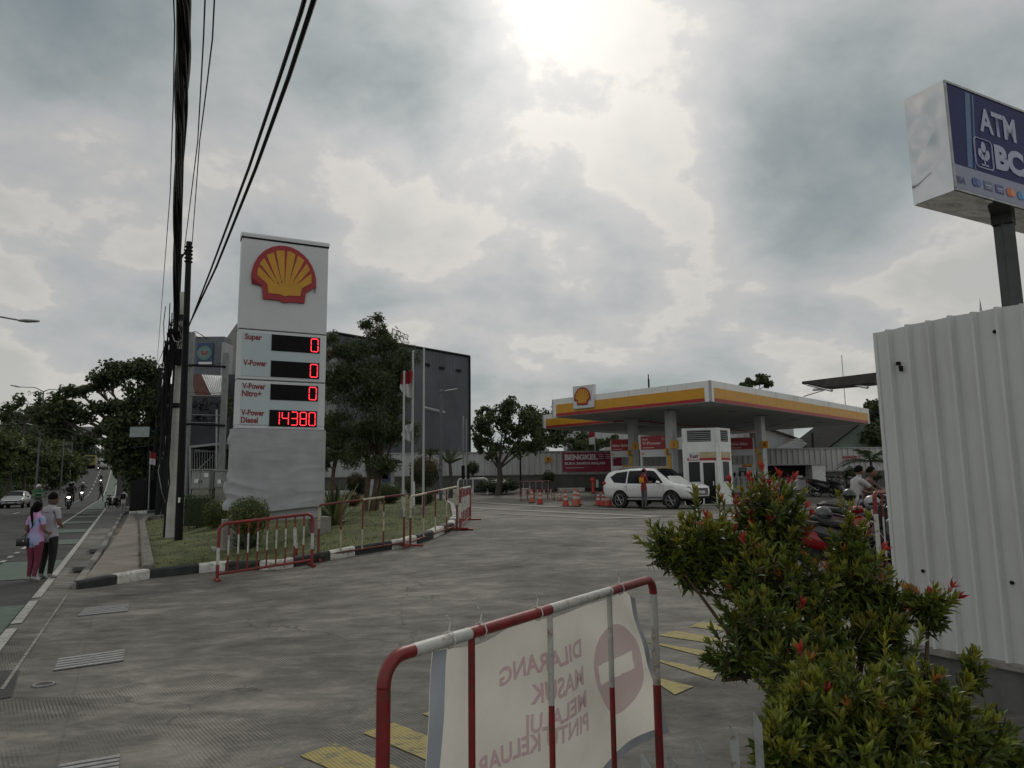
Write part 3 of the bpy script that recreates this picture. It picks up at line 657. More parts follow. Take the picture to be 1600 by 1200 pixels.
def pump(x,y,label,word1,word2,prim):
    """built at origin facing -Y; header on two posts over a dispenser"""
    t=thing('fuel_dispenser',label,'fuel dispenser',(0,0,0),0,'fuel dispensers under the canopy')
    W_=1.5
    b=MB(); b.box((0,0,.07),(2.2,1.2,.14),.03); b.build('island_plinth',conc,t)
    b=MB(); b.box((0,0,1.0),(1.3,.5,1.75),.03); b.build('cabinet',cabinet_white,t)
    b=MB(); b.box((0,-.26,1.52),(.46,.03,.3),.01); s=b.build('display',scr_d,t); b=MB(); b.box((0,-.278,1.54),(.34,.006,.16)); b.build('readout',mat('lcd',(.2,.25,.2),.3,var=0),s)
    b=MB(); b.box((.3,-.258,1.83),(.6,.02,.14)); b.build('yellow_strip',syel,t); b=MB(); b.box((.3,-.262,1.74),(.6,.03,.05)); b.build('red_strip',sred,t)
    for k in range(4):
        u=-.5+k*.33 
        b=MB(); b.box((u,-.3,1.25),(.13,.1,.24),.02); b.tube([(u,-.34,1.36),(u,-.42,1.3),(u,-.4,1.16)],.02,6); h=b.build('nozzle',black,t)
        b=MB(); b.tube([(u,-.36,1.15),(u+.02,-.5,.7),(u+.05,-.48,.35),(u+.1,-.38,.5),(u+.1,-.27,1.0)],.018,6); b.build('hose',rubber,h)
    for s in (-1,1): b=MB(); b.box((s*.72,0,1.75),(.1,.34,3.5),.01); b.build('side_post',cabinet_white,t)
    b=MB(); b.box((0,0,3.0),(W_,.36,1.15),.02); hd=b.build('header',cabinet_white,t)
    b=MB(); b.box((0,-.19,3.2),(1.42,.03,.74),.004); b.build('red_face',sred,hd)
    wl=mat('white_letters',(.62,.6,.6),.4,var=0)
    if word1: text(word1,.11,wl,hd,(-.62,-.207,3.34),(1,0,0),(0,0,1),(0,-1,0),world=False)
    text(word2,.17,wl,hd,(-.62,-.207,3.1),(1,0,0),(0,0,1),(0,-1,0),world=False,width=1.02)
    b=MB(); b.box((-.3,-.207,2.93),(.6,.004,.03)); b.build('small_print_line',wl,hd)
    if word1:
        b=MB(); b.tube([(.5+.07*math.cos(k*PI/5),-.207,3.4+.07*math.sin(k*PI/5)) for k in range(11)],.012,5); b.build('ring_mark',wl,hd)
    b=MB(); b.lathe([(.001,-.02),(.07,-.02),(.07,.0),(.001,0)],(-.62,-.19,2.62),12,'Y'); b.build('round_badge',syel,hd)
    t.location=(x,y,gz(x,y)); t.rotation_euler=(0,0,R(-20)); return t
scr_d=mat('pump_display',(.03,.03,.035),.3,var=.1)
x,y=atY(1025,39.6); pump(x,y,'fuel dispenser with red V-Power header behind the white car','Shell','V-Power',None)
x,y=atY(975,46.5); pump(x,y,'fuel dispenser with red header behind the rear left column','','Bahan Bakar',None)
x,y=atY(1162,46); pump(x,y,'fuel dispenser with red header right of the cashier booth','','Bahan Bakar',None)
def booth():
    # near vertical corner at pixel x ~1126 ; left face to 1073, right face to 1150
    c=Vector((*atY(1126,36.0),0)); g=gz(c.x,c.y); t=thing('cashier_booth','white cashier booth with dark door and louvred vents under the canopy','cashier booth',(c.x,c.y,g))
    e1=Vector((-.97,.243,0)).normalized(); e2=Vector((.7071,.7071,0)); zt=W(1126,668,36).z
    L1,L2=1.75,1.25
    p=[c,c+e1*L1,c+e1*L1+e2*2.0,c+e2*L2+Vector((.1,.6,0)),c+e2*L2]
    b=MB(); n=len(p); b.add([(q.x,q.y,g) for q in p]+[(q.x,q.y,zt) for q in p],[tuple(range(n)),tuple(range(n,2*n))]+[(i,(i+1)%n,(i+1)%n+n,i+n) for i in range(n)]); b.build('wall',mat('booth_white',(.70,.71,.70),.5,var=.04),t)
    n1=Vector((e1.y,-e1.x,0)); n1=-n1 if n1.y>0 else n1; n2=Vector((.7071,-.7071,0)); H=zt-g
    def pan(name,o,e,nn,u0,u1,z0,z1,m,th=.04,par=t): b=MB().frame((o.x,o.y,g),e,Z,-nn); b.box(((u0+u1)/2,0,(z0+z1)/2),(u1-u0,th,z1-z0),.003); return b.build(name,m,par)
    q=c+e1*L1; E1=-e1
    pan('corner_post',c,E1,n1,-.13,.05,0,H,white,.12); pan('corner_post',q,E1,n1,-.02,.12,0,H,white,.1)
    pan('band_yellow',q,E1,n1,.82,1.6,2.33,2.62,mat('cream_band',(.45,.38,.22),.5)); pan('band_red',q,E1,n1,.2,1.6,2.2,2.32,sred)
    pan('band_yellow',c,e2,n2,.22,1.1,2.33,2.62,MC['cream_band']); pan('band_red',c,e2,n2,.22,1.1,2.2,2.32,sred)
    s=pan('name_plate',q,E1,n1,.28,.80,2.24,2.62,cabinet_white,.07); text('Kasir',.2,mat('kasir_letters',(.15,.01,.03),.4,var=0),s,q+E1*.33-n1*-.04+Z*(g+2.33),E1,Z,n1,width=.44,bold=.03)
    for o_,e_,n_,u0,u1 in ((q,E1,n1,.24,1.4),(c,e2,n2,.25,.95)):
        v=pan('vent',o_,e_,n_,u0,u1,H-.68,H-.1,dark_metal,.03)
        for k in range(6): b=MB().frame((o_.x,o_.y,g),e_,Z,-n_); b.M=b.M@Matrix.Translation(((u0+u1)/2,-.03,H-.63+k*.1))@Matrix.Rotation(R(35),4,'X'); b.box((0,0,0),(u1-u0,.01,.06)); b.build('louvre',grey_paint,v)
    f=pan('window',q,E1,n1,.25,.80,1.13,2.13,glass,.03); 
    for a,b2,cc,d in ((.2,.25,1.08,2.18),(.80,.86,1.08,2.18),(.25,.80,1.08,1.13),(.25,.80,2.13,2.18)): pan('window_frame',q,E1,n1,a,b2,cc,d,white,.07,f)
    f=pan('window',c,e2,n2,.27,.92,1.13,2.13,glass,.03)
    for a,b2,cc,d in ((.22,.27,1.08,2.18),(.92,.98,1.08,2.18),(.27,.92,1.08,1.13),(.27,.92,2.13,2.18)): pan('window_frame',c,e2,n2,a,b2,cc,d,white,.07,f)
    d_=pan('door',q,E1,n1,.95,1.52,.05,2.08,glass,.05); pan('door_frame',q,E1,n1,.9,.95,.05,2.13,white,.07,d_); pan('door_frame',q,E1,n1,1.52,1.57,.05,2.13,white,.07,d_); pan('handle',q,E1,n1,1.40,1.44,.95,1.15,chrome,.12,d_)
booth()
# ---------------- far wall ----------------
corr=mat('white_corrugated',(.46,.47,.47),.5,var=.06,scale=.5,dirt=((.34,.33,.31),2,(1,1,.12)))
def corrugated(b,o,e,u,n,L_,H,pitch,dep,duty=.5):
    """trapezoid sheet: o bottom-left, e along, n outward"""
    o=Vector(o);e=Vector(e);n=Vector(n); vs=[];x=0;pr=[]
    while x<L_: pr+=[(x,0),(x+pitch*duty,0),(x+pitch*(duty+.12),dep),(x+pitch*.88,dep)]; x+=pitch
    pr=[q for q in pr if q[0]<=L_]+[(L_,0)]
    hf=H if callable(H) else (lambda x:H)
    for x,d in pr: p=o+e*x+n*d; vs+=[p,p+Vector(u)*hf(x)]
    b.add(vs,[(i*2,i*2+2,i*2+3,i*2+1) for i in range(len(pr)-1)])
def farwall():
    yw=54.6; x0,x1=-16,31; g=1.22; t=thing('boundary_wall','long white corrugated fence on a grey concrete base behind the station','boundary fence',(8,yw,g))
    zm=W(900,742,yw).z; ztp=W(900,705.5,yw).z
    b=MB(); b.box(((x0+x1)/2,yw+.15,(g-.6+zm)/2),(x1-x0,.3,zm-g+.6)); b.build('concrete_base',mat('base_concrete',(.12,.12,.115),.9,var=.25,scale=.5,dirt=((.07,.07,.066),1,(1,1,.4))),t)
    b=MB(); b.box(((x0+x1)/2,yw+.1,zm+.04),(x1-x0,.36,.08)); b.build('base_coping',conc,t)
    b=MB(); corrugated(b,(x0,yw,zm+.08),(1,0,0),Z,(0,-1,0),x1-x0,ztp-zm-.08,.42,.07); b.build('corrugated_sheet',corr,t,fixn=False)
    b=MB(); b.box(((x0+x1)/2,yw-.02,ztp+.02),(x1-x0,.2,.07)); b.build('top_rail',grey_paint,t)
    # banner
    a=RP(879,707.5,(0,yw-.1,0),Vector((0,1,0))); c=RP(972,736,(0,yw-.1,0),Vector((0,1,0))); w_=c.x-a.x; h=a.z-c.z; wl=mat('banner_letters',(.72,.66,.68),.6,var=.1)
    def fn(u,v): return (a.x+w_*u,yw-.12-.04*math.sin(v*3+u*9)-.03*noise.noise(Vector((u*6,v*4,0))),c.z+h*v+.06*math.sin(u*PI)*(v-1)*.5)
    b=MB(); b.grid(30,10,fn); o=b.build('banner',mat('banner_red',(.30,.028,.07),.6,var=.12,scale=1.5),smooth=True); tag(o,'red BENGKEL banner hung on the far corrugated fence','banner')
    n=(0,-1,0)
    text('BENGKEL',h*.27,wl,o,(a.x+w_*.03,yw-.19,c.z+h*.63),(1,0,0),Z,n,width=w_*.56,bold=.05)
    text('BUKA SAMPAI MALAM',h*.13,wl,o,(a.x+w_*.03,yw-.19,c.z+h*.37),(1,0,0),Z,n,width=w_*.68,bold=.04)
    text('Servis Kendaraan',h*.06,wl,o,(a.x+w_*.03,yw-.19,c.z+h*.2),(1,0,0),Z,n,width=w_*.36) if False else None
    b=MB(); [b.box((a.x+w_*(.65+.11*(k%3)),yw-.19,c.z+h*(.88-.1*(k//3))),(w_*.08,.006,h*.025)) for k in range(9)]; b.box((a.x+w_*.2,yw-.19,c.z+h*.2),(w_*.3,.006,h*.03)); b.build('small_print',wl,o)
    b=MB(); b.box((W(856.5,718,yw).x,yw-.1,W(856,718,yw).z),(.52,.03,.44),.004); o=b.build('notice_board',syel); tag(o,'small yellow notice plate fixed to the far corrugated fence','notice')
    b=MB(); p=W(856.5,718,yw); b.box((p.x,yw-.12,p.z+.05),(.16,.01,.12)); b.box((p.x,yw-.12,p.z-.12),(.36,.01,.03)); b.build('symbol',black,o)
    b=MB(); p=W(1328,716,yw); 
    for k in range(5): b.box((p.x-.5+k*.22,yw-.09,p.z+.08),(.16,.012,.2))
    b.box((p.x+.1,yw-.09,p.z-.12),(1.3,.012,.05)); b.box((p.x+.6,yw-.09,p.z+.12),(.7,.012,.04)); o=b.build('fence_lettering',mat('faded_red',(.30,.07,.07),.6)); tag(o,'faded red lettering on the far fence behind the palm','fence lettering')
farwall()
# white storage shed with water basin at right
def shed():
    Y=50; p=W(1290,776,Y); g=gz(p.x,Y); x0=W(1203,760,Y).x; xm=W(1270,760,Y).x; x1=W(1290,760,Y).x; zt=W(1250,727,Y).z
    t=thing('utility_shed','low white open fronted shed with dark roof opening against the far fence','shed',((x0+x1)/2,Y,g))
    b=MB(); b.box(((x0+xm)/2,Y+1.2,(g+zt)/2-.5),(xm-x0,.06,zt-g-1.0)); b.build('back_wall',white,t)
    b=MB(); b.box((xm+.03,Y+.8,(g+zt)/2),(.08,1.8,zt-g)); b.box(((xm+x1)/2+.05,Y+.0,(g+zt)/2),(x1-xm,.06,zt-g)); b.build('side_wall',white,t)
    b=MB(); b.box(((x0+x1)/2,Y+.8,zt+.05),(x1-x0+.3,2.,.08)); b.build('roof',grey_paint,t)
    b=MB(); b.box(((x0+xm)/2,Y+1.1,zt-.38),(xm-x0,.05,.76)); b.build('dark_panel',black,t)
    b=MB(); b.box((W(1254,765,Y).x,Y+.9,g+.95),(.7,.5,.18),.04); b.box((W(1254,765,Y).x,Y+1,g+.45),(.16,.16,.9)); o=b.build('wash_basin',white); tag(o,'white pedestal wash basin in the low shed','wash basin')
    for xx,r_ in ((1252,.2),(1238,.13)):
        q=W(xx,746,Y); b=MB().set((q.x,Y+1.14,q.z),ry=R(45)); b.box((0,0,0),(r_*1.5,.02,r_*1.5)); o=b.build('hazard_plate',sred); tag(o,('larger' if r_>.15 else 'smaller')+' red diamond plate on the shed back wall','warning plate')
shed()
# ---------------- near right corrugated fence ----------------
def nearfence():
    u=Vector((-.474,.8805,0)); e=-u; n=Vector((-.8805,-.474,0)); o=Vector((3.37,6.5,.36)); H=2.74
    t=thing('corrugated_fence','tall pale grey corrugated sheet fence on cracked concrete base at right','corrugated fence',(o.x,o.y,0))
    m=mat('weathered_corrugated',(.58,.59,.58),.42,.0,var=.05,scale=1.2,dirt=((.50,.50,.48),2.2,(1,1,.12)))
    def hf(x): return H-.006*abs(math.sin(x*9))-(.07*math.exp(-((x-1.36)/.07)**2))+.01*math.sin(x*3)
    L_=9.; pitch=.185; b=MB(); vs=[]; x=0; pr=[]
    while x<L_: pr+=[(x,0),(x+pitch*.60,0),(x+pitch*.69,.055),(x+pitch*.80,.055),(x+pitch*.875,0)]; x+=pitch
    NZ=20
    for x,d in pr:
        for j in range(NZ+1):
            f=j/NZ; dent=-.05*math.exp(-((x-1.4)/.10)**2-((f-.97)/.05)**2); p=o+e*x+n*(d+dent+.003*math.sin(f*7+x*4))+Z*(hf(x)*f); vs.append(p)
    b.add(vs,[(i*(NZ+1)+j,(i+1)*(NZ+1)+j,(i+1)*(NZ+1)+j+1,i*(NZ+1)+j+1) for i in range(len(pr)-1) for j in range(NZ)]); b.build('corrugated_sheet',m,t,fixn=False)
    # end cap rib and torn sliver
    b=MB(); b.box((0,0,0),(0,0,0)) if False else None
    b=MB().frame(o,e,Z,n); b.box((-.012,-.02,H/2),(.03,.06,H)); b.build('end_trim',m,t)
    b=MB(); p=o+e*.93+Z*H; b.add([p-e*.012,p+e*.012,p+Z*.11+e*.0,p+n*.005],[(0,1,2),(0,3,2)]); b.build('torn_strip',m,t)
    b=MB().frame(o,e,Z,n)
    for (a,h) in ((1.02,2.55),(1.9,2.53),(.25,.62),(.95,.60),(1.55,.55),(2.4,.6),(2.8,2.5)):
        b.lathe([(.001,.0),(.013,.0),(.016,.012),(.008,.02),(.001,.022)],(a,.0,h),8,'Y')
    b.build('screw_heads',black,t)
    b=MB().frame(o,e,Z,n); b.box((.2,.015,H-.32),(.028,.04,.03),.004); b.box((.225,.025,H-.37),(.024,.03,.05),.004); b.build('rubber_hook',black,t)
    b=MB().frame(o,e,Z,-n); b.box((L_/2-.1,.13,-.03),(L_+.3,.32,.06),.01); b.build('coping',conc,t)
    cm=concd
    b=MB().frame(o,e,Z,-n); b.box((L_/2-.1,.15,-.66),(L_+.3,.26,1.2),.01); b.build('concrete_base',cm,t)
    # cracks
    b=MB(); r=random.Random(5)
    for st,zz in ((1.15,-.18),(1.5,-.5),(2.,-.3)):
        q=Vector((st,0,zz)); pts=[]
        for k in range(9): pts.append(o+e*q.x-n*-.022+Z*q.z+n*.0); q=q+Vector((r.uniform(.04,.1),0,r.uniform(-.07,.03)))
        b.tube(pts,.004,4)
    b.build('cracks',black,t)
nearfence()
# ---------------- ATM sign ----------------
def atm():
    ang=R(27); e=Vector((math.cos(ang),math.sin(ang),0)); n=Vector((e.y,-e.x,0)); c=W(1487,297,8); z0,z1=5.10,6.485; c=Vector((5.205,8,0)); L_=4.2; D=.50
    t=thing('atm_sign','large blue ATM light box with mirror steel sides on a pole above the fence','ATM sign',(c.x+1.5,c.y+.9,0))
    mir=mat('mirror_steel',(.62,.62,.62),.04,1,var=.05,scale=2); blue=mat('atm_blue',(.012,.020,.105),.5,var=.1,scale=1,spec=.2)
    H=z1-z0; Y0=-.0
    # wavy polished side
    def side(u,v):
        return c-n*(D*u)+Z*(z0+H*v)+e*(-.004+.02*noise.noise(Vector((u*1.6,v*3.0,1)))*max(0,math.sin(PI*u))*max(0,math.sin(PI*v)))
    b=MB(); b.grid(24,60,side); b.build('side_panel',mir,t,smooth=True)
    def bot(u,v): return c+e*(L_*u)-n*(D*v)+Z*(z0-.004+.02*noise.noise(Vector((u*7,v*2,4)))*math.sin(PI*v)**.5)
    b=MB(); b.grid(60,16,bot); b.build('bottom_panel',mir,t,smooth=True)
    b=MB().frame(c,e,Z,-n); b.box((L_/2,D/2,z0+H/2),(L_-.02,D-.02,H-.02)); b.build('cabinet',steel,t)
    b=MB().frame(c,e,Z,-n)
    for (q,d) in (((L_/2,-.006,z1-.015),(L_,.024,.03)),((L_/2,-.006,z0+.015),(L_,.024,.03)),((.012,-.006,z0+H/2),(.03,.024,H-.07))): b.box(q,d,.003)
    b.build('front_frame',steel,t)
    b=MB().frame(c,e,Z,-n); b.box((L_/2,.0,z0+H*.61),(L_-.06,.016,H*.73)); f=b.build('blue_face',blue,t)
    b=MB().frame(c,e,Z,-n); b.box((L_/2,.0,z0+H*.135),(L_-.06,.018,H*.215)); lo=b.build('logo_strip',mat('atm_strip',(.22,.24,.34),.3,var=.05),t)
    b=MB(); 
    for a,w_ in ((.30,.10),(.44,.03)):
        b.add([c+e*a+n*.010+Z*(z0+H*.25),c+e*(a+w_)+n*.010+Z*(z0+H*.25),c+e*(a+w_+.10)+n*.010+Z*(z0+H*.96),c+e*(a+.10)+n*.010+Z*(z0+H*.96)],[(0,1,2,3)])
    b.build('light_streaks',mat('atm_streak',(.02,.10,.24),.3,var=.1),f)
    wl=mat('atm_letters',(.36,.38,.52),.4,var=0); N0=Vector((0,0,0))
    def fp(x,y): return RP(1380+x/2.727,100+y/2.727,c,n)
    def at(x,y): return fp(x,y)+n*.012
    pA=at(412,283); pA2=at(567,338); text('ATM',.31,wl,f,Vector((pA.x,pA.y,pA.z)),e,Z,n,width=(pA2-pA).dot(e),bold=.03)
    pB=at(474,440); text('BCA',.30,wl,f,pB,e,Z,n,width=1.0,bold=.055)
    # rounded square emblem with tree-like leaf mark
    q=at(424,385); b=MB()
    def rr(w_,h,rad=.09,k=5):
        out=[]
        for sx,sz,a0 in ((1,1,0),(-1,1,90),(-1,-1,180),(1,-1,270)):
            for j in range(k+1): a=R(a0+90*j/k); out.append((sx*(w_-rad)+rad*math.cos(a),sz*(h-rad)+rad*math.sin(a)))
        return out+[out[0]]
    hwE=abs((at(462,385)-at(388,372)).dot(e))/2; hwZ=.19; b.tube([q+e*x+Z*z for x,z in rr(hwE,hwZ,.06)],.010,5); kE=hwE/.20
    for k,(ax,az,la) in enumerate(((0,.085,.07),(-.085*kE,.0,.06),(.085*kE,.0,.06),(-.045*kE,-.045,.045),(.045*kE,-.045,.045))):
        b.set(); b.M=Matrix(((e.x,-n.x,0,(q+e*ax).x),(e.y,-n.y,0,(q+e*ax).y),(0,0,1,q.z+az),(0,0,0,1))); 
        b.prism([(la*.75*kE*math.cos(j*PI/6),la*math.sin(j*PI/6)) for j in range(12)],-.004,.0)
    b.M=Matrix(((e.x,-n.x,0,q.x),(e.y,-n.y,0,q.y),(0,0,1,q.z),(0,0,0,1))); b.box((0,-.003,-.10),(.02,.006,.12)); b.box((0,-.003,-.15),(.16*kE,.006,.018))
    b.build('leaf_emblem',wl,f)
    # card logos strip
    strip=[(296,'VISA',(.08,.09,.2))]
    p=at(296,500); text('VISA',.085,mat('navy_letters',(.04,.05,.16),.4,var=0),lo,p,e,Z,n,width=.24)
    cols=[(.04,.07,.22),(.10,.12,.2),(.05,.06,.2),(.45,.12,.03),(.06,.18,.35),(.06,.10,.25),(.12,.16,.2),(.14,.14,.16)]
    for k,cc in enumerate(cols):
        u=.36+k*.235; b=MB().frame(c,e,Z,-n); zc=z0+H*.125
        if k in (0,3,4):
            b.lathe([(.001,-.016),(.06,-.016),(.06,-.01),(.001,-.01)],(u+.05,0,zc),14,'Y'); b.build('card_badge',mat(f'card{k}',cc,.4,var=0),lo)
            b=MB().frame(c,e,Z,-n); b.lathe([(.001,-.018),(.05,-.018),(.05,-.012),(.001,-.012)],(u+.12,0,zc),14,'Y'); b.build('card_badge',mat(f'cardb{k}',tuple(min(1,x*1.6+.02) for x in cc),.4,var=0),lo)
        else: b.box((u+.08,-.012,zc),(.17,.008,.11),.002); o=b.build('card_badge',mat(f'card{k}',cc,.4,var=0),lo); b=MB().frame(c,e,Z,-n); b.box((u+.08,-.018,zc),(.12,.004,.02)); b.box((u+.08,-.018,zc-.03),(.09,.004,.012)); b.build('card_mark',wl,o)
    # rivet plates
    # pole
    pp=RP(1568,350,c-n*(D/2),n); b=MB(); b.box((pp.x,pp.y,(z0)/2+.05),(.17,.17,z0+.4),.01); b.M=Matrix.Identity(4); b.build('pole',dark_metal if False else mat('pole_grey',(.055,.057,.06),.5,.3,var=.2),t)
    b=MB(); b.tube([(pp.x,pp.y,z0-.12),(pp.x,pp.y,z0+.05)],.16,4); b.build('pole_cap',MC['pole_grey'],t)
    p2=RP(1612,420,c-n*(D/2),n); b=MB(); b.box((p2.x+1.2,p2.y+.6,z0/2),(.2,.2,z0)); b.build('pole',MC['pole_grey'],t)
atm()
# ---------------- vegetation ----------------
LM={}
def leafset(key,cols,tr=.3):
    return [leafmat(f'leaf_{key}_{i}',c,tr) for i,c in enumerate(cols)]
DK=leafset('dark',[(.040,.058,.026),(.060,.083,.034),(.085,.112,.042)])
MD=leafset('mid',[(.042,.058,.024),(.062,.085,.032),(.088,.112,.040)])
FAR_HAZE=leafset('far',[(.055,.075,.045),(.07,.092,.05),(.09,.112,.055)])  # paler grey greens, distance haze put into the leaf colour
YG=leafset('yellow',[(.095,.11,.02),(.15,.15,.025),(.07,.095,.02)])
RG=leafset('russet',[(.035,.040,.018),(.055,.060,.020),(.13,.045,.020)])
def leaves(b,c,r,n,size,rnd,asp=.55,shell=.35,mats=3,up=.0,gap=None):
    """leaf shaped quads through an ellipsoid volume, denser toward the outside"""
    for _ in range(n):
        d=Vector((rnd.gauss(0,1),rnd.gauss(0,1),rnd.gauss(0,1))).normalized(); q=rnd.random()**shell
        p=Vector((c[0]+d.x*r[0]*q,c[1]+d.y*r[1]*q,c[2]+d.z*r[2]*q))
        if gap is not None and noise.noise(p*gap)>.22: continue
        nrm=(d*.6+Vector((rnd.uniform(-1,1),rnd.uniform(-1,1),rnd.uniform(-.4,1)+up))).normalized(); t=nrm.orthogonal().normalized(); t.rotate(Matrix.Rotation(rnd.uniform(0,2*PI),3,nrm)); s=size*rnd.uniform(.6,1.35); bt=nrm.cross(t)
        k=len(b.v); b.v+=[tuple(p-t*s*.5),tuple(p+bt*s*asp*.5+nrm*s*.08),tuple(p+t*s*.5),tuple(p-bt*s*asp*.5+nrm*s*.08)]; b.f.append((k,k+1,k+2,k+3)); b.m.append(rnd.randrange(mats))
def tree(name,label,Y,base,top,blobs,size,mats,dens=1.,trunk=.15,bk=None,group=None,cat='tree',spread=.8,extra=1,gap=None,stems=1,seed=0,gbase=None,asp=.55,sub=7):
    """base/top: trunk pixels, blobs: (px,py,rx,ry) crown masses; each gets its own depth"""
    rnd=random.Random(seed or hash(label)%9999 if False else (seed or sum(map(ord,label)))); k_=Y/F
    B=W(*base,Y); B.z=gz(B.x,B.y) if gbase is None else gbase; T=W(*top,Y); t=thing(name,label,cat,B,0,group)
    b=MB(); cents=[]
    for (x,y,rx,ry) in blobs:
        c=W(x,y,Y); c.y+=rnd.uniform(-1,1)*rx*k_*spread; cents.append((c,rx*k_,ry*k_))
    for s in range(stems):
        o=Vector((rnd.uniform(-1,1),rnd.uniform(-1,1),0))*trunk*3.*(stems>1); m=B.lerp(T,.5)+Vector((rnd.uniform(-1,1),rnd.uniform(-1,1),0))*trunk+o*1.2
        b.tube([B+o-Z*.1,B+o*1.1+Z*.1,m,T+o*2.5],[trunk*1.25,trunk,trunk*.85,trunk*.65],9)
    for c,rx,ry in cents:
        s0=B.lerp(T,rnd.uniform(.72,1)); m=s0.lerp(c,.5)+Vector((rnd.uniform(-.1,.1),rnd.uniform(-.1,.1),rnd.uniform(-.05,.15)))*rx*1.5
        q=c-Z*ry*.2; b.tube([s0,m,q],[trunk*.36,trunk*.22,trunk*.1],6)
        for _ in range(5):
            d=Vector((rnd.gauss(0,1),rnd.gauss(0,1),rnd.gauss(0,1)+.3)).normalized(); e=q+Vector((d.x*rx,d.y*rx,d.z*ry))*.85; b.tube([m.lerp(q,rnd.uniform(.3,1)),q.lerp(e,.5)+Z*ry*.1,e],[trunk*.16,trunk*.1,trunk*.04],4)
    b.build('trunk',bk or barkg,t,smooth=True)
    b=MB()
    for c,rx,ry in cents:
        for j in range(sub):   # ragged clumps inside each mass
            d=Vector((rnd.gauss(0,1),rnd.gauss(0,1),rnd.gauss(0,1))).normalized()*(rnd.random()**.5)*.8; f=rnd.uniform(.35,.75)
            cc=(c.x+d.x*rx,c.y+d.y*rx,c.z+d.z*ry); n=int(min(1400,dens*1.9*26*f*rx*ry/(size*size)*.9/sub*3))
            leaves(b,cc,(rx*f,rx*f,ry*f*.85),n,size,rnd,asp,.6,3,gap=gap)
    b.build('crown',mats,t,fixn=False); return t
# fine leaved tree beside the pylon
tree('garden_tree','tall fine leaved tree with bundled reddish trunks on the lawn beside the price pylon',31,(578,812),(590,690),
 [(575,560,45,42),(535,560,34,34),(615,560,36,36),(600,520,28,24),(572,510,22,16),(590,500,12,10),(530,610,40,40),(590,625,46,44),(628,640,26,30),(560,665,50,34),(605,680,40,32),(525,665,32,32),(640,678,22,22),(615,570,20,26),(612,600,24,30),(525,540,22,24),(560,600,50,40),(600,590,40,40),(540,715,28,20),(603,722,34,20),(575,705,36,22)],.15,DK,1.15,.09,bark,stems=5,asp=.3,gap=1.6)
tree('garden_tree','slender dark tree half hidden right behind the price pylon',36,(520,795),(524,715),[(520,690,24,24),(505,665,20,26),(535,705,18,20),(512,720,14,16),(500,700,14,18)],.2,DK,.9,.12,bark,asp=.35)
tree('courtyard_tree','round crowned tree standing before the far fence left of the canopy',48,(778,772),(780,722),[(758,665,26,24),(790,655,30,24),(820,668,26,26),(775,690,26,20),(745,690,16,22),(835,695,16,18),(808,700,22,18),(790,635,20,14),(760,645,16,12),(765,712,12,10)],.27,DK,1.0,.22,asp=.5,gap=.9)
for i,(x,y,bl,l) in enumerate([(900,700,[(880,680,26,24),(905,692,30,18),(860,662,20,22),(870,640,10,12)],'dark leafy tree rising behind the banner on the far fence'),
  (940,700,[(930,696,26,14),(955,692,20,12),(915,690,20,12)],'low spreading tree behind the fence under the second canopy'),
  (845,700,[(840,668,22,24),(825,645,18,16),(850,690,24,14)],'dark tree between the round courtyard tree and the canopy corner')]):
    tree('backyard_tree',l,62+3*i,(x,770),(x,710),bl,.34,DK,.9,.2,group=None)
tree('backyard_tree','small round tree crown showing above the canopy roof',66,(1180,760),(1182,620),[(1172,597,12,10),(1186,592,14,10),(1196,600,12,9),(1162,603,10,6)],.36,DK,1.0,.2)
tree('backyard_tree','dark tree beside the right end of the canopy',60,(1385,760),(1378,680),[(1372,640,16,24),(1382,615,14,18),(1365,665,20,18),(1385,665,20,22),(1350,680,20,14),(1378,690,20,14)],.32,DK,1.1,.2)
# left: arching street tree
tree('street_tree','large arching street tree leaning over the road behind the utility poles',56,(212,790),(222,700),
 [(240,590,20,26),(222,580,30,21),(195,580,28,18),(165,590,28,14),(150,600,22,16),(118,608,25,13),(95,625,25,18),(80,645,25,18),(98,655,28,13),(128,650,18,13),(225,612,32,26),(245,630,22,31),(212,640,28,18),(180,635,22,16),(160,640,20,13),(200,660,35,21),(235,665,30,26),(178,660,22,13),(190,685,32,21),(222,690,32,23),(205,715,32,23),(235,720,28,21),(180,710,22,18),(112,640,24,16),(88,672,26,14),(135,690,20,14),(160,672,18,12),(70,655,16,12),(215,745,26,20)],.36,DK,1.0,.42,gap=None,spread=.5,sub=11)
for i,(x,y,rx,ry,l) in enumerate([(200,745,18,16,'shadowy roadside tree beyond the red and white flag'),(188,735,14,20,'narrow dark roadside tree far along the pavement')]):
    tree('street_tree',l,75+12*i,(x,772),(x,750),[(x,y,rx,ry),(x+8,y-12,rx*.8,ry*.8),(x-6,y+6,rx*.7,ry*.6),(x+6,y+10,rx*.8,ry*.6)],.42,DK,1.0,.2)
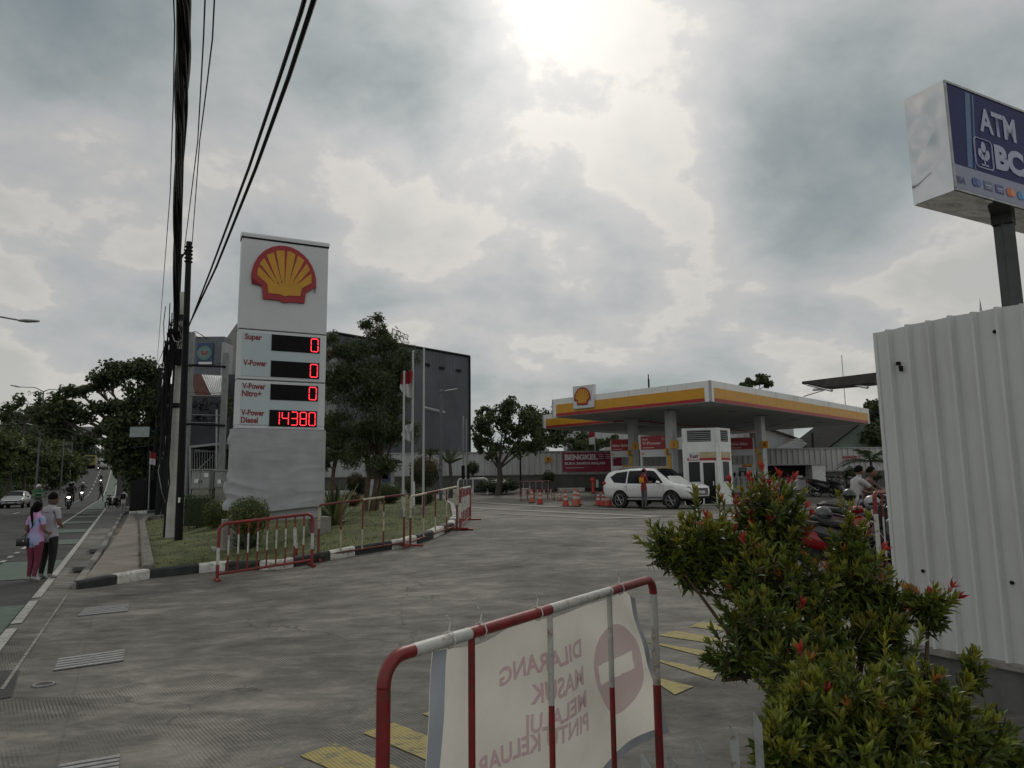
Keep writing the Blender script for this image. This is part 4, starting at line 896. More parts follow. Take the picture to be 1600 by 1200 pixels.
# median and hill side trees at left
def lefttrees():
    L=[(15,690,24,20),(38,700,24,18),(62,705,22,18),(85,712,20,16),(106,718,18,14),(122,724,12,9),(-20,690,30,26)]
    D=[(62,88),(75,100),(92,118),(112,140),(128,150),(140,165),(58,70)]
    for i,(x,y,rx,ry) in enumerate(L):
        Y=[86,98,110,122,136,150,70][i]
        by=[778,774,768,758,748,738,784][i]
        tree('median_tree',['nearest','second','third','fourth','fifth','farthest small','leftmost, cut off'][i]+' olive green tree in the row along the road median',Y,(x,by),(x,y+8),[(x,y,rx*1.25,ry*1.15),(x-rx*.6,y+ry*.5,rx*.95,ry*.85),(x+rx*.6,y+ry*.55,rx*.95,ry*.8),(x+3,y-ry*.6,rx*.8,ry*.55),(x-4,y+ry*1.3,rx*1.2,ry*.95),(x+rx*.5,y+ry*1.6,rx*.9,ry*.8),(x-rx*.3,y+ry*2.3,rx*1.1,ry*.8)],.5 if i<3 else .62,[MD[0],MD[1],MD[2]] if i%2 else [MD[1],MD[2],YG[2]],.85,.2,group='trees along the road median')
    # slope masses further off
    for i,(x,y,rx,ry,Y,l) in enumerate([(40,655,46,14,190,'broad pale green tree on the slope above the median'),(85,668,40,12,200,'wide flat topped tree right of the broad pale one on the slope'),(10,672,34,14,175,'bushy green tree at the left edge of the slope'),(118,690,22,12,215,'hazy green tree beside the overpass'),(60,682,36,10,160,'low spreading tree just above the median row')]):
        tree('hillside_tree',l,Y,(x,y+40),(x,y+8),[(x,y,rx*.6,ry),(x-rx*.55,y+2,rx*.5,ry*.8),(x+rx*.55,y+3,rx*.5,ry*.8),(x,y+ry,rx*.8,ry*.8),(x-rx*.7,y+ry*1.2,rx*.5,ry*.7),(x+rx*.7,y+ry*1.3,rx*.5,ry*.7)],1.0,FAR_HAZE,.8,.35,sub=9)
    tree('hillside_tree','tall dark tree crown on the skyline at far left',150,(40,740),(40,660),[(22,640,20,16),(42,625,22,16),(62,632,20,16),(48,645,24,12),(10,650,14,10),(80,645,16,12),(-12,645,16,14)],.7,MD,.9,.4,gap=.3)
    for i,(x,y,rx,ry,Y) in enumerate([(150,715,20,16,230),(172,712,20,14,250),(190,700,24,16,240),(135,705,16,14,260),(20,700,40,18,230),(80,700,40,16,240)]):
        tree('distant_tree','distant grey green tree '+['left of the road crest','over the road crest','right of the road crest','beside the overpass pier','far left behind the median row','behind the median row centre'][i],Y,(x,y+30),(x,y+6),[(x,y,rx,ry),(x-rx*.7,y+6,rx*.7,ry*.7),(x+rx*.7,y+6,rx*.7,ry*.7),(x,y+ry*.9,rx*1.1,ry*.7)],1.2,FAR_HAZE,.9,.4)
lefttrees()
def hedge_base():
    """low planting under the median trees"""
    b=MB(); r=random.Random(11)
    for s in range(34,210,2):
        for _ in range(2 if s<130 else 1):
            x,y=xy(s+r.uniform(-1,1),-12.2-r.uniform(0,3.5)); g=gz(x,y); sz=.3 if s<110 else .55
            leaves(b,(x,y,g+.9+r.uniform(0,.7)),(1.5,1.5,1.2+r.uniform(0,.8)),int(190 if s<130 else 110),sz,r)
    o=b.build('shrubbery',MD,fixn=False); tag(o,'continuous low shrubbery under the median trees','shrubbery',kind='stuff')
hedge_base()
# garden bushes on the island
def globe(name,label,Y,cx,cy,rx,ry,mats,size=.055,stem=False,box=False,dens=1.,cat='bush',group=None):
    if not stem and (cx,cy) not in ((389,806),(778,758),(1367,744)): Y=G(cx,cy+ry-1,.12).y
    rnd=random.Random(int(cx*7+cy)); c=W(cx,cy,Y); k=Y/F; a,h=rx*k,ry*k; g=gz(c.x,c.y)+.12; t=thing(name,label,cat,(c.x,c.y,g),0,group)
    b=MB(); 
    if stem: b.tube([(c.x,c.y,g-.1),(c.x+.03,c.y,c.z)],[.07,.05],7)
    for _ in range(14 if stem else 9):
        an=rnd.uniform(0,2*PI); rr=a*.7; e=(c.x+math.cos(an)*rr,c.y+math.sin(an)*rr,c.z+rnd.uniform(-.2,.7)*h)
        b.tube([(c.x,c.y,(c.z-h*.5) if stem else g-.05),((c.x+e[0])/2,(c.y+e[1])/2,c.z-h*.2),e],[.022,.015,.006],4)
    b.build('stem',barkg,t)
    b=MB(); n=int(dens*6.5*(a*a+2*a*h)*1.6/(size*size)); n=min(n,12000)
    for _ in range(n):
        if box:
            f=rnd.randrange(5); u,v=rnd.uniform(-1,1),rnd.uniform(-1,1); d={0:(u,v,1),1:(u,-1,v),2:(-1,u,v),3:(1,u,v),4:(u,1,v)}[f]; d=Vector(d); q=1+noise.noise(Vector((d.x*2+cx,d.y*2,d.z*2)))*.1-rnd.random()**2*.25
            p=Vector((c.x+d.x*a*q,c.y+d.y*a*q,c.z+d.z*h*q)); nd=d.normalized()
        else:
            d=Vector((rnd.gauss(0,1),rnd.gauss(0,1),rnd.gauss(0,1))).normalized(); q=1+noise.noise(Vector((d.x*2.4+cx,d.y*2.4,d.z*2.4)))*.16-rnd.random()**2*.3
            p=Vector((c.x+d.x*a*q,c.y+d.y*a*q,c.z+d.z*h*q)); nd=d
        if p.z<g-.05: continue
        nrm=(nd*.8+Vector((rnd.uniform(-1,1),rnd.uniform(-1,1),rnd.uniform(-.3,1)))).normalized(); tt=nrm.orthogonal().normalized(); tt.rotate(Matrix.Rotation(rnd.uniform(0,2*PI),3,nrm)); s=size*rnd.uniform(.7,1.4); bt=nrm.cross(tt); kk=len(b.v)
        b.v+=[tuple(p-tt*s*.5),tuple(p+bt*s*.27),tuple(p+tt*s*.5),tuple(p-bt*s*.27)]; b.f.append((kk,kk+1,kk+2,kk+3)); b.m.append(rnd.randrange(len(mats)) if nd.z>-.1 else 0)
    b.build('foliage',mats,t,fixn=False)
    # solid dark core added so that light behind does not shine through
    b=MB(); b.ball(tuple(c),(a*.8,a*.8,h*.8),10,8) if not box else b.box(tuple(c),(a*1.6,a*1.6,h*1.6)); b.build('opaque_core',DK[0],t); return t
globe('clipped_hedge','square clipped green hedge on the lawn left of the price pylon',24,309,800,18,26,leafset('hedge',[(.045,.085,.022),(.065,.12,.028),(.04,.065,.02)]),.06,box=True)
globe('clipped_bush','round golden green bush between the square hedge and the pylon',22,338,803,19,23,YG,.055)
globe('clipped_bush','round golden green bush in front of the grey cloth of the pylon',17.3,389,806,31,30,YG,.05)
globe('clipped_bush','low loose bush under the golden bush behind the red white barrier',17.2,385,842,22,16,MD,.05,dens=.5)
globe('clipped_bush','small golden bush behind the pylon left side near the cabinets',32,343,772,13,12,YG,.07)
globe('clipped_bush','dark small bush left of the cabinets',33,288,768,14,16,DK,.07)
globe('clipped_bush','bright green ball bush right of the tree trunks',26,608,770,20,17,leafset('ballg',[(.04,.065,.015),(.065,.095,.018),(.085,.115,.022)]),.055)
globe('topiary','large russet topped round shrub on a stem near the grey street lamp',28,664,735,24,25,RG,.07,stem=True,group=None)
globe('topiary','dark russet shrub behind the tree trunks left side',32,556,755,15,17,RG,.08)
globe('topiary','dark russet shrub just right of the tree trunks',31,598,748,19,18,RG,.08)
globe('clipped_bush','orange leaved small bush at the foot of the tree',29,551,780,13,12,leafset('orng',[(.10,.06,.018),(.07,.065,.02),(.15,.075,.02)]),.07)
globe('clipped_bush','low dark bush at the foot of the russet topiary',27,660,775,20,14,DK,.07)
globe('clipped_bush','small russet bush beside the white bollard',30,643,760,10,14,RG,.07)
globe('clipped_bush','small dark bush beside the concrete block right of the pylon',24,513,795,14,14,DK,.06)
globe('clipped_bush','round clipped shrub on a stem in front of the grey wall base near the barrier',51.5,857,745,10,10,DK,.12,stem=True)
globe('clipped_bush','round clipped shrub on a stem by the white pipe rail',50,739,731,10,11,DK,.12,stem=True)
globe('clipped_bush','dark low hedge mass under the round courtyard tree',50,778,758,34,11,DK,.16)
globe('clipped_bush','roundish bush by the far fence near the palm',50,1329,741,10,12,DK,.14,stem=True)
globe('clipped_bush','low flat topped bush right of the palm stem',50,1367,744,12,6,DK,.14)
def agave(Y,cx,cy,n,label,sc=1.,seed=1,cols=((.16,.17,.07),(.07,.10,.05))):
    p=G(cx,cy,.1); p.z=gz(p.x,p.y)+.12; t=thing('agave',label,'agave plant',p); r=random.Random(seed); b=MB()
    for i in range(n):
        a=r.uniform(0,2*PI); el=R(r.uniform(18,82)); L_=sc*r.uniform(.6,.95); w_=.045*sc; d=Vector((math.cos(a)*math.cos(el),math.sin(a)*math.cos(el),math.sin(el))); sd_=Vector((-math.sin(a),math.cos(a),0)); up=d.cross(sd_); k=len(b.v); pts=[]
        for f,ww in ((0,.6),(.25,1),(.6,.8),(.85,.35),(1,.02)):
            q=p+d*L_*f-Z*(.12*L_*f*f*math.cos(el)); b.v+=[tuple(q-sd_*w_*ww+up*-.012),tuple(q+up*.008),tuple(q+sd_*w_*ww+up*-.012)]
        for j in range(4):
            q=k+j*3; b.f+=[(q,q+1,q+4,q+3),(q+1,q+2,q+5,q+4)]; b.m+=[i%2,i%2]
    b.build('leaf_rosette',leafset('ag'+str(seed),cols,.15),t,fixn=False)
agave(0,523,822,46,'spiky yellow edged agave on the lawn right of the price pylon',1.55,1)
def palm(Y,base,crown,label,n,L_,seed,banana=False,arch=1.):
    B=W(*base,Y); B.z=gz(B.x,B.y); C=W(*crown,Y); t=thing('banana_plant' if banana else 'palm',label,'banana plant' if banana else 'palm tree',B); b=MB(); b.tube([B,B.lerp(C,.5)+Vector((.06,0,0)),C],[.16,.12,.09],8); b.build('trunk',barkg,t,smooth=True); r=random.Random(seed); b=MB()
    for i in range(n):
        a=2*PI*i/n+r.uniform(-.2,.2); el=R(r.uniform(15,65)); d=Vector((math.cos(a)*math.cos(el),math.sin(a)*math.cos(el),math.sin(el))); sd_=Vector((-math.sin(a),math.cos(a),0)); K=14; pts=[C+d*L_*(j/K)-Z*(L_*.55*arch*(j/K)**2) for j in range(K+1)]
        b.tube(pts,[.025*(1-j/K)+.004 for j in range(K+1)],4)
        for j in range(1,K+1):
            for sg in (-1,1):
                q=pts[j]; l2=(.38 if banana else .5)*L_*.55*math.sin(PI*(j/K)*.85+.3); tip=q+sd_*sg*l2*.8-Z*l2*(.2 if banana else .55)+d*l2*(.1 if banana else .45); ww=d*(.09 if banana else .035)*L_; b.add([q-ww*.5,q+ww*.5,tip+ww*.15],[(0,1,2)])
    b.m=[r.randrange(2) for _ in b.m]; b.build('fronds',leafset('palm'+str(seed),((.05,.075,.025),(.035,.055,.02)),.3),t,fixn=False)
palm(50,(1361,770),(1361,722),'small palm with drooping fronds before the far right fence',13,2.5,4)
palm(46,(704,775),(703,725),'banana plant with broad upright leaves by the street lamp',7,1.6,5,True,.5)
palm(52,(672,775),(672,712),'dark small palm behind the russet topiary',9,1.7,6)
def flatplant(): pass
# ---------------- large buildings ----------------
def cbox(name,label,cat,p0,e,w_,d,z0,z1,m,wallname='wall'):
    n=Vector((e.y,-e.x,0)); t=thing(name,label,cat,(p0.x,p0.y,z0)); b=MB().frame((p0.x,p0.y,0),e,Z,-n); b.box((w_/2,d/2,(z0+z1)/2),(w_,d,z1-z0)); b.build(wallname,m,t); return t,n
def darkbuilding():
    a=W(522,520,62); c=W(733,557,76); e=Vector((c.x-a.x,c.y-a.y,0)); w_=e.length; e.normalize(); n=Vector((e.y,-e.x,0)); za=a.z; zc=c.z; z0=1.
    t=thing('dark_hall','tall windowless dark blue grey clad hall behind the garden trees','building',(a.x,a.y,z0))
    m=mat('slate_cladding',(.075,.085,.10),.6,var=.25,scale=.3,dirt=((.075,.082,.09),2.2,(1,1,.15)))
    b=MB(); hf=lambda x: za-z0+(zc-za)*x/w_; corrugated(b,(a.x,a.y,z0),e,Z,n,w_,hf,.5,.03); b.build('clad_wall',m,t,fixn=False)
    D=14; A=Vector((a.x,a.y,0))-n*.02; C=Vector((c.x,c.y,0))-n*.02; b=MB(); q=[A,C,C-n*D,A-n*D]; zs=[za,zc,zc,za]
    b.add([(p.x,p.y,z0) for p in q]+[(p.x,p.y,zz-.02) for p,zz in zip(q,zs)],[(0,1,2,3),(4,5,6,7),(0,1,5,4),(1,2,6,5),(2,3,7,6),(3,0,4,7)]); b.build('wall',m,t)
    b=MB(); b.tube([A+n*.12+Z*za,C+n*.12+Z*zc],.12,4); b.build('parapet_cap',dark_metal,t)
    b=MB(); b.tube([C+n*.1+Z*z0,C+n*.1+Z*(zc)],.1,4); b.build('corner_trim',dark_metal,t)
    s=[RP(x,y,A+n*.1,n) for x,y in ((662,637),(695,645))]
    b=MB(); b.tube([s[0],s[1]],.16,4); b.build('ledge',grey_paint,t)
    for (x,y) in ((691,575),(717,579),(668,570)):
        p=RP(x,y,A+n*.12,n); b=MB().frame(p,e,Z,n); b.box((0,0,0),(.7,.08,.28)); b.build('small_vent',black,t)
    p=RP(612,527,A+n*.1,n); b=MB(); 
    for k in range(5): b.tube([p+e*(k*.5),p+e*(k*.5+.15)+Z*(.9-.1*k)],.035,4)
    b.tube([p+Z*.85,p+e*2.1+Z*.5],.03,4); b.tube([p+Z*.4,p+e*2.1+Z*.1],.03,4); b.build('roof_frame',dark_metal,t)
    # lighter grey wing at left
    a2=W(368,545,57.5); b2=W(528,520,61.5); e2=Vector((b2.x-a2.x,b2.y-a2.y,0)); L2=e2.length; e2.normalize(); n2=Vector((e2.y,-e2.x,0)); a3=a2; a3.z=b2.z
    t2,_=cbox('pale_office','pale grey flat roofed block with a red stripe behind the pylon','building',a3,e2,L2,10,z0,b2.z,mat('pale_wall',(.22,.225,.22),.8,var=.1))
    b=MB().frame((a3.x,a3.y,0),e2,Z,-n2); b.box((L2/2,-.05,b2.z-1.9),(L2-.1,.1,.4)); b.build('red_stripe',sred,t2)
    b=MB().frame((a3.x,a3.y,0),e2,Z,-n2); [b.box((1.2+k*2.4,-.03,b2.z-4.),(1.9,.06,2.4)) for k in range(3)]; b.build('window_row',glass,t2)
darkbuilding()
def misc_buildings():
    def gable(name,label,x0,x1,Y,ye,yr,depth,wm,rm,zb=1.1,ridge_x=None):
        a=W(x0,ye,Y); c=W(x1,ye,Y); t=thing(name,label,'house',((a.x+c.x)/2,Y,zb)); zr=W((x0+x1)/2,yr,Y).z; ze=a.z; mx=(a.x+c.x)/2 if ridge_x is None else W(ridge_x,yr,Y).x
        b=MB(); b.M=Matrix.Translation((0,Y,0)); b.prism([(a.x,zb),(c.x,zb),(c.x,ze),(mx,zr),(a.x,ze)],0,depth); b.build('wall',wm,t)
        b=MB()
        for s,(ex) in ((0,a.x),(1,c.x)):
            o=1 if s else -1; q=[Vector((ex+o*.5,Y-.5,ze-.35)),Vector((mx,Y-.5,zr+.12)),Vector((mx,Y+depth+.3,zr+.12)),Vector((ex+o*.5,Y+depth+.3,ze-.35))]; b.add(q+[p-Z*.14 for p in q],[(0,1,2,3),(7,6,5,4),(0,1,5,4),(1,2,6,5),(2,3,7,6),(3,0,4,7)])
        b.build('roof',rm,t); return t
    roof=mat('old_tile_roof',(.075,.055,.045),.9,var=.3,scale=3); green=mat('mint_wall',(.16,.21,.17),.8,var=.1)
    # tall white gable-ended block under canopy
    gable('tall_house','tall white rendered house side seen between canopy underside and far fence',1190,1237,70,680,664,9,mat('render_white',(.40,.41,.41),.8,var=.1),roof,ridge_x=1180)
    # long low roof
    a=W(1248,684,66); c=W(1330,684,66); t=thing('low_house','low house with brown tiled roof behind the far fence','house',((a.x+c.x)/2,66,1.1)); zr=W(1260,684,68).z; ze=W(1260,705,66).z
    b=MB(); b.box(((a.x+c.x)/2,69,(1.1+ze)/2+.3),(c.x-a.x,5.,ze-1.1+.6)); b.build('wall',mat('render_grey',(.30,.30,.29),.8),t)
    q=[Vector((a.x-1.5,65.7,ze)),Vector((c.x+.5,65.7,ze)),Vector((c.x+.5,69,zr)),Vector((a.x,69,zr))]; b=MB(); b.add(q+[p-Z*.15 for p in q],[(0,1,2,3),(7,6,5,4),(0,1,5,4),(1,2,6,5),(2,3,7,6),(3,0,4,7)]); b.build('roof',roof,t)
    b=MB(); b.add([(a.x-2.6,66.2,1.1),(a.x+1.6,65.6,1.1),(a.x+1.6,65.6,ze),(a.x-.1,65.9,zr-.1),(a.x-2.6,66.2,ze)],[(0,1,2,3,4)]); b.add([(a.x-2.6,66.4,1.1),(a.x+1.6,65.8,1.1),(a.x+1.6,65.8,ze),(a.x-.1,66.1,zr-.1),(a.x-2.6,66.4,ze)],[(0,1,2,3,4)]); b.build('gable_wall',mat('render_white',(.4,.4,.4)),t)
    gable('green_house','mint green gabled house with dark deep eaves behind the far fence',1296,1440,60,695,645,10,green,mat('dark_roof',(.022,.022,.022),.95,var=.2,spec=.1))
    b=MB(); p=W(1269,706,62); q=W(1269,676,62); b.tube([(p.x,62,1),(q.x,62,q.z)],.09,6); o=b.build('short_mast',dark_metal); tag(o,'short dark post with a knob top behind the far fence','post')
    b=MB(); p=W(1315,555,90); b.tube([(p.x,90,1),(p.x,90,p.z)],.05,5); o=b.build('radio_mast',steel); tag(o,'very thin tall radio mast rising above the right part of the canopy','mast')
    b=MB(); p=W(1013,585,45); b.tube([(p.x,45,ZU),(p.x,45,p.z)],.035,5); b.tube([(p.x,45,p.z-.3),(p.x,45,p.z-.9)],.06,5); o=b.build('lightning_rod',dark_metal); tag(o,'thin lightning rod standing on the canopy roof','lightning rod')
    b=MB(); p=W(1013,570,60); 
    # metal shed roof poking over near fence
    A=W(1253,600,17); B_=W(1375,586,13.5); n=Vector((0,0,1)); C_=W(1290,609,15.6); t=thing('awning_roof','thin dark corrugated awning roof jutting out beyond the near fence','awning',(B_.x,B_.y,B_.z))
    q=[A,C_,C_+(B_-A)*1.7,A+(B_-A)*1.7]; b=MB(); b.add(q+[p+Z*.06 for p in q],[(0,1,2,3),(7,6,5,4),(0,1,5,4),(1,2,6,5),(2,3,7,6),(3,0,4,7)]); b.build('roof_sheet',mat('rusty_sheet',(.045,.04,.035),.9,var=.3,scale=3,spec=.1),t)
    b=MB()
    for f in (0.05,.3,.55,.8): b.tube([A+(B_-A)*1.7*f-Z*.03,C_+(B_-A)*1.7*f-Z*.03],.03,4)
    b.tube([A.lerp(C_,.5)-Z*.07,A.lerp(C_,.5)+(B_-A)*1.7-Z*.07],.03,4)
    b.tube([C_,C_+Vector((-.45,.1,-.13))],.012,4); b.build('rafters',grey_paint,t)
    for f in (.95,): b=MB(); p=C_+(B_-A)*1.7*f; b.tube([p,(p.x,p.y,0)],.05,6); b.build('post',grey_paint,t)
    # white roofs and tall corrugated panel behind banner
    a=W(880,672,72); c=W(1240,672,72); b=MB(); corrugated(b,(a.x,72,1),(1,0,0),Z,(0,-1,0),c.x-a.x,a.z-1,.7,.08); b.add([(a.x,72.1,1),(c.x,72.1,1),(c.x,72.3,1),(a.x,72.3,1),(a.x,72.1,a.z),(c.x,72.1,a.z),(c.x,72.3,a.z),(a.x,72.3,a.z)],[(0,1,2,3),(4,5,6,7),(0,1,5,4),(2,3,7,6),(0,3,7,4),(1,2,6,5)]); o=b.build('high_screen',corr,fixn=False); tag(o,'high pale corrugated screen far behind the canopies','corrugated screen')
    # covered shelter roofs behind fence left part
    A=W(795,702,60); C_=W(858,702,60); b=MB(); b.M=Matrix.Translation((0,60,0)); b.prism([(A.x,1.2),(C_.x,1.2),(C_.x,A.z),(W(820,696,60).x,W(820,696,60).z),(A.x,A.z)],0,6); o=b.build('low_roof',grey_paint); tag(o,'low grey roof peeping over the far fence behind the courtyard tree','shed roof')
    A=W(930,704,58); C_=W(985,704,58); b=MB(); b.M=Matrix.Translation((0,58,0)); b.prism([(A.x,1.2),(C_.x,1.2),(C_.x,A.z),(W(975,696,58).x,W(975,696,58).z),(W(945,699,58).x,W(945,699,58).z)],0,4); o=b.build('white_roof',white); tag(o,'low white roof peeping over the far fence beside the small flag','shed roof')
    # guard hut behind the tree
    p=W(608,770,50); t=thing('guard_hut','small dark guard hut with flat overhanging roof behind the garden bushes','hut',(p.x,50,1.1)); zt=W(608,722,50).z; x0,x1=W(586,7,50).x,W(618,7,50).x
    b=MB(); b.box(((x0+x1)/2,51,(1+zt)/2),(x1-x0,1.8,zt-1)); b.build('wall',grey_paint,t); b=MB(); b.box(((x0+x1)/2+.15,50.8,zt+.05),(x1-x0+.9,2.8,.14)); b.build('roof',dark_metal,t); b=MB(); b.box(((x0+x1)/2,50.08,zt-.75),(x1-x0-.3,.06,.8)); b.build('window',glass,t); b=MB(); b.box(((x0+x1)/2+.5,50.08,1.9),(.6,.06,1.5)); b.build('door',mat('blue_door',(.03,.05,.10),.5),t)
misc_buildings()
# ---------------- left cluster behind the poles ----------------
def cluster():
    Y=46; z0=gz(W(320,780,Y).x,Y); P=lambda x,y,d=0:(lambda p:(p.x,p.y,p.z))(W(x,y,Y+d))
    wd=lambda x0,x1,Yy: W(x1,700,Yy).x-W(x0,700,Yy).x
    def bx_(b,x0,x1,y0,y1,Yy,d):
        a=W(x0,(y0+y1)/2,Yy); c=W(x1,(y0+y1)/2,Yy); xm=(x0+x1)/2; zt=W(xm,y0,Yy).z; zb=W(xm,y1,Yy).z; b.box(((a.x+c.x)/2,Yy+d/2,(zt+zb)/2),(c.x-a.x,d,zt-zb)); return b
    def one(name,label,cat,x0,x1,y0,y1,Yy,d,m,ground=False):
        b=MB(); 
        if ground: a=W(x0,700,Yy);c=W(x1,700,Yy);zt=W((x0+x1)/2,y0,Yy).z;g=gz(a.x,Yy)-.1;b.box(((a.x+c.x)/2,Yy+d/2,(zt+g)/2),(c.x-a.x,d,zt-g))
        else: bx_(b,x0,x1,y0,y1,Yy,d)
        o=b.build(name,m); return tag(o,label,cat)
    # tower sign with emblem
    t=thing('sign_tower','grey slab tower with a blue and green round emblem panel near its top','sign tower',(*P(325,780)[:2],z0))
    b=MB(); bx_(b,302,349,526,612,52,1.2); b.build('slab',mat('tower_grey',(.13,.145,.16),.6,var=.08),t)
    b=MB(); bx_(b,345,351,535,612,51.6,1.4); b.build('edge_rib',grey_paint,t)
    b=MB(); bx_(b,306,347,612,720,52.2,.9); b.build('shaft',mat('tower_grey',(.13,.145,.16)),t)
    b=MB(); bx_(b,307.5,332.5,536,571,51.88,.1); pb=b.build('emblem_panel',mat('panel_blue',(.02,.045,.13),.4,var=.05),t)
    q=W(319.5,551.5,51.85); r_=px(11.5,52); b=MB(); b.lathe([(.001,-.03),(r_,-.03),(r_,.02),(.001,.02)],(q.x,51.86,q.z),24,'Y'); b.build('green_ring',mat('ring_green',(.10,.22,.19),.5),pb)
    b=MB(); b.lathe([(.001,-.05),(r_*.68,-.05),(r_*.68,.0),(.001,0)],(q.x,51.86,q.z),20,'Y'); b.build('inner_disc',mat('inner_disc',(.16,.24,.22),.5),pb)
    b=MB(); 
    for s in (-1,1): b.M=Matrix.Translation((q.x+s*r_*.25,51.8,q.z))@Matrix.Rotation(s*.5,4,'Y'); b.box((0,0,0),(r_*.22,.03,r_*.6))
    b.build('red_mark',sred,pb); b=MB(); bx_(b,310,331,565.5,569,51.84,.05); b.build('white_strip',white,pb)
    b=MB(); 
    for x in (309,320): a=W(x,527,51.6); b.tube([(a.x,52,a.z),(a.x-.5,51.2,a.z+.35),(a.x-.9,50.8,a.z+.15)],.03,4)
    b.build('spotlight_arm',dark_metal,t)
    # steel portal frame for a billboard
    t=thing('billboard_frame','grey steel portal frame of an empty billboard over the shop roof','billboard frame',(*P(292,790)[:2],z0))
    for x0,x1,y0 in ((287.5,295,520),(343,351,552)):
        b=MB(); a=W((x0+x1)/2,700,44); zt=W((x0+x1)/2,y0,44).z; g=gz(a.x,44); b.box((a.x,44,(zt+g)/2),(wd(x0,x1,44),.28,zt-g)); b.build('post',mat('post_grey',(.20,.21,.21),.6,var=.15),t)
    for y in (570,662): b=MB(); a=W(284,y,43.8); c=W(352,y+3,43.8); b.tube([a,c],.07,4); b.build('crossbeam',dark_metal,t)
    b=MB()
    for y in (618,648,660): a=W(296,y,43.85); c=W(346,y+1,43.85); b.tube([a,c],.025,4)
    b.tube([W(297,698,43.9),W(297,775,43.9)],.05,6); b.tube([W(338.5,640,43.9),W(338.5,765,43.9)],.06,6); b.build('thin_rails',steel,t)
    # shop building
    t=thing('street_shop','dark two storey shop with graffiti scrawled wall, tiled roof and open dark front','shop building',(*P(320,790)[:2],z0))
    dw=mat('charcoal_wall',(.045,.045,.058),.7,var=.2,scale=1)
    b=MB(); bx_(b,294,343,618,700,47,6); b.build('upper_wall',dw,t)
    b=MB(); a=W(293,700,47.5);c=W(420,700,47.5); g=z0-.1; zt=W(320,706,47.5).z; b.box(((a.x+c.x)/2,50.4,(g+zt)/2),(c.x-a.x,5,zt-g)); b.build('dark_interior',black,t)  # solid black block painted as the unlit inside of the shop
    b=MB(); b.add([W(294,700,46.5),W(294,697,46.5),W(374,688,46.5),W(374,692,46.5)]+[W(294,700,47.1),W(294,697,47.1),W(374,688,47.1),W(374,692,47.1)],[(0,1,2,3),(7,6,5,4),(1,2,6,5),(0,3,7,4)]); b.build('lintel',grey_paint,t)
    b=MB()
    for k in range(12): x=300+k*4.; b.tube([W(x,702,47.4),W(x,738,47.4)],.02,4)
    b.build('grille',grey_paint,t)
    b=MB(); b.tube([W(308,735,46.9),W(334,711,46.9)],.03,5); b.build('brace',steel,t)
    scr_=random.Random(8); b=MB()
    for k in range(14):
        x,y=300+scr_.uniform(0,32),628+scr_.uniform(0,26); pts=[]
        for j in range(8): pts.append(W(x,y,46.95)); x+=scr_.uniform(-3,5); y+=scr_.uniform(-6,6); x=min(340,max(298,x)); y=min(670,max(622,y))
        b.tube(pts,.022,4)
    b.build('graffiti',black,t)
    q=[W(297,584,49),W(315,585,49),W(330,618,47.2),W(306,618,47.2)]; b=MB(); b.add(q+[p-Z*.15-Vector((0,-.1,0)) for p in q],[(0,1,2,3),(7,6,5,4),(0,1,5,4),(1,2,6,5),(2,3,7,6),(3,0,4,7)]); b.build('tile_roof',mat('red_tiles',(.10,.04,.032),.9,var=.3,scale=5),t)
    q0,q1,q2,q3=W(315,585,49),W(352,587,49),W(352,617,47.2),W(330,617,47.2); b=MB(); K=10
    for k in range(K):
        f0,f1,f2=k/K,(k+.6)/K,(k+1)/K
        A_=[q0.lerp(q1,f) for f in (f0,f1,f2)]; B_=[q3.lerp(q2,f) for f in (f0,f1,f2)]; b.add([A_[0],A_[1],A_[2]-Z*.07,B_[0],B_[1],B_[2]-Z*.07],[(0,1,4,3),(1,2,5,4)])
    b.build('corrugated_roof',white,t,fixn=False)
    b=MB(); b.add([W(297,590,48.5),W(306,618,47.3),W(297,618,48.5)]+[W(297,590,48.9),W(306,618,47.7),W(297,618,48.9)],[(0,1,2),(3,4,5),(0,1,4,3),(1,2,5,4),(0,2,5,3)]); b.build('gable',mat('pale_wall',(.22,.22,.22)),t)
    tree('potted_tree','small bushy plant growing beside the billboard post behind the pylon',46,(352,770),(354,650),[(354,628,9,12),(358,645,9,8),(350,620,6,6)],.22,MD,.8,.06)
    one('side_annex','dark narrow annex wall between the shop and the pylon','annex wall',344,372,585,700,49,3,dw)
    # cabinets
    for x0,x1,y0,y1,l in ((302,331,735,764,'grey double door telecom cabinet beside the hedge'),(338,352,736,762,'smaller grey meter cabinet near the pylon')):
        Yc=38; a=W(x0,750,Yc); c=W(x1,750,Yc); zt=W((x0+x1)/2,y0,Yc).z; zb=W((x0+x1)/2,y1,Yc).z; t=thing('street_cabinet',l,'utility cabinet',((a.x+c.x)/2,Yc,gz(a.x,Yc))); m=mat('cabinet_grey',(.26,.275,.26),.55,var=.08,dirt=((.16,.16,.14),2))
        b=MB(); b.box(((a.x+c.x)/2,Yc,(zt+zb)/2),(c.x-a.x,.5,zt-zb),.02); b.build('housing',m,t); b=MB(); b.box(((a.x+c.x)/2,Yc-.03,zt+.03),(c.x-a.x+.1,.6,.06),.01); b.build('lid',m,t)
        n=2 if x1-x0>20 else 1; w2=(c.x-a.x)/n
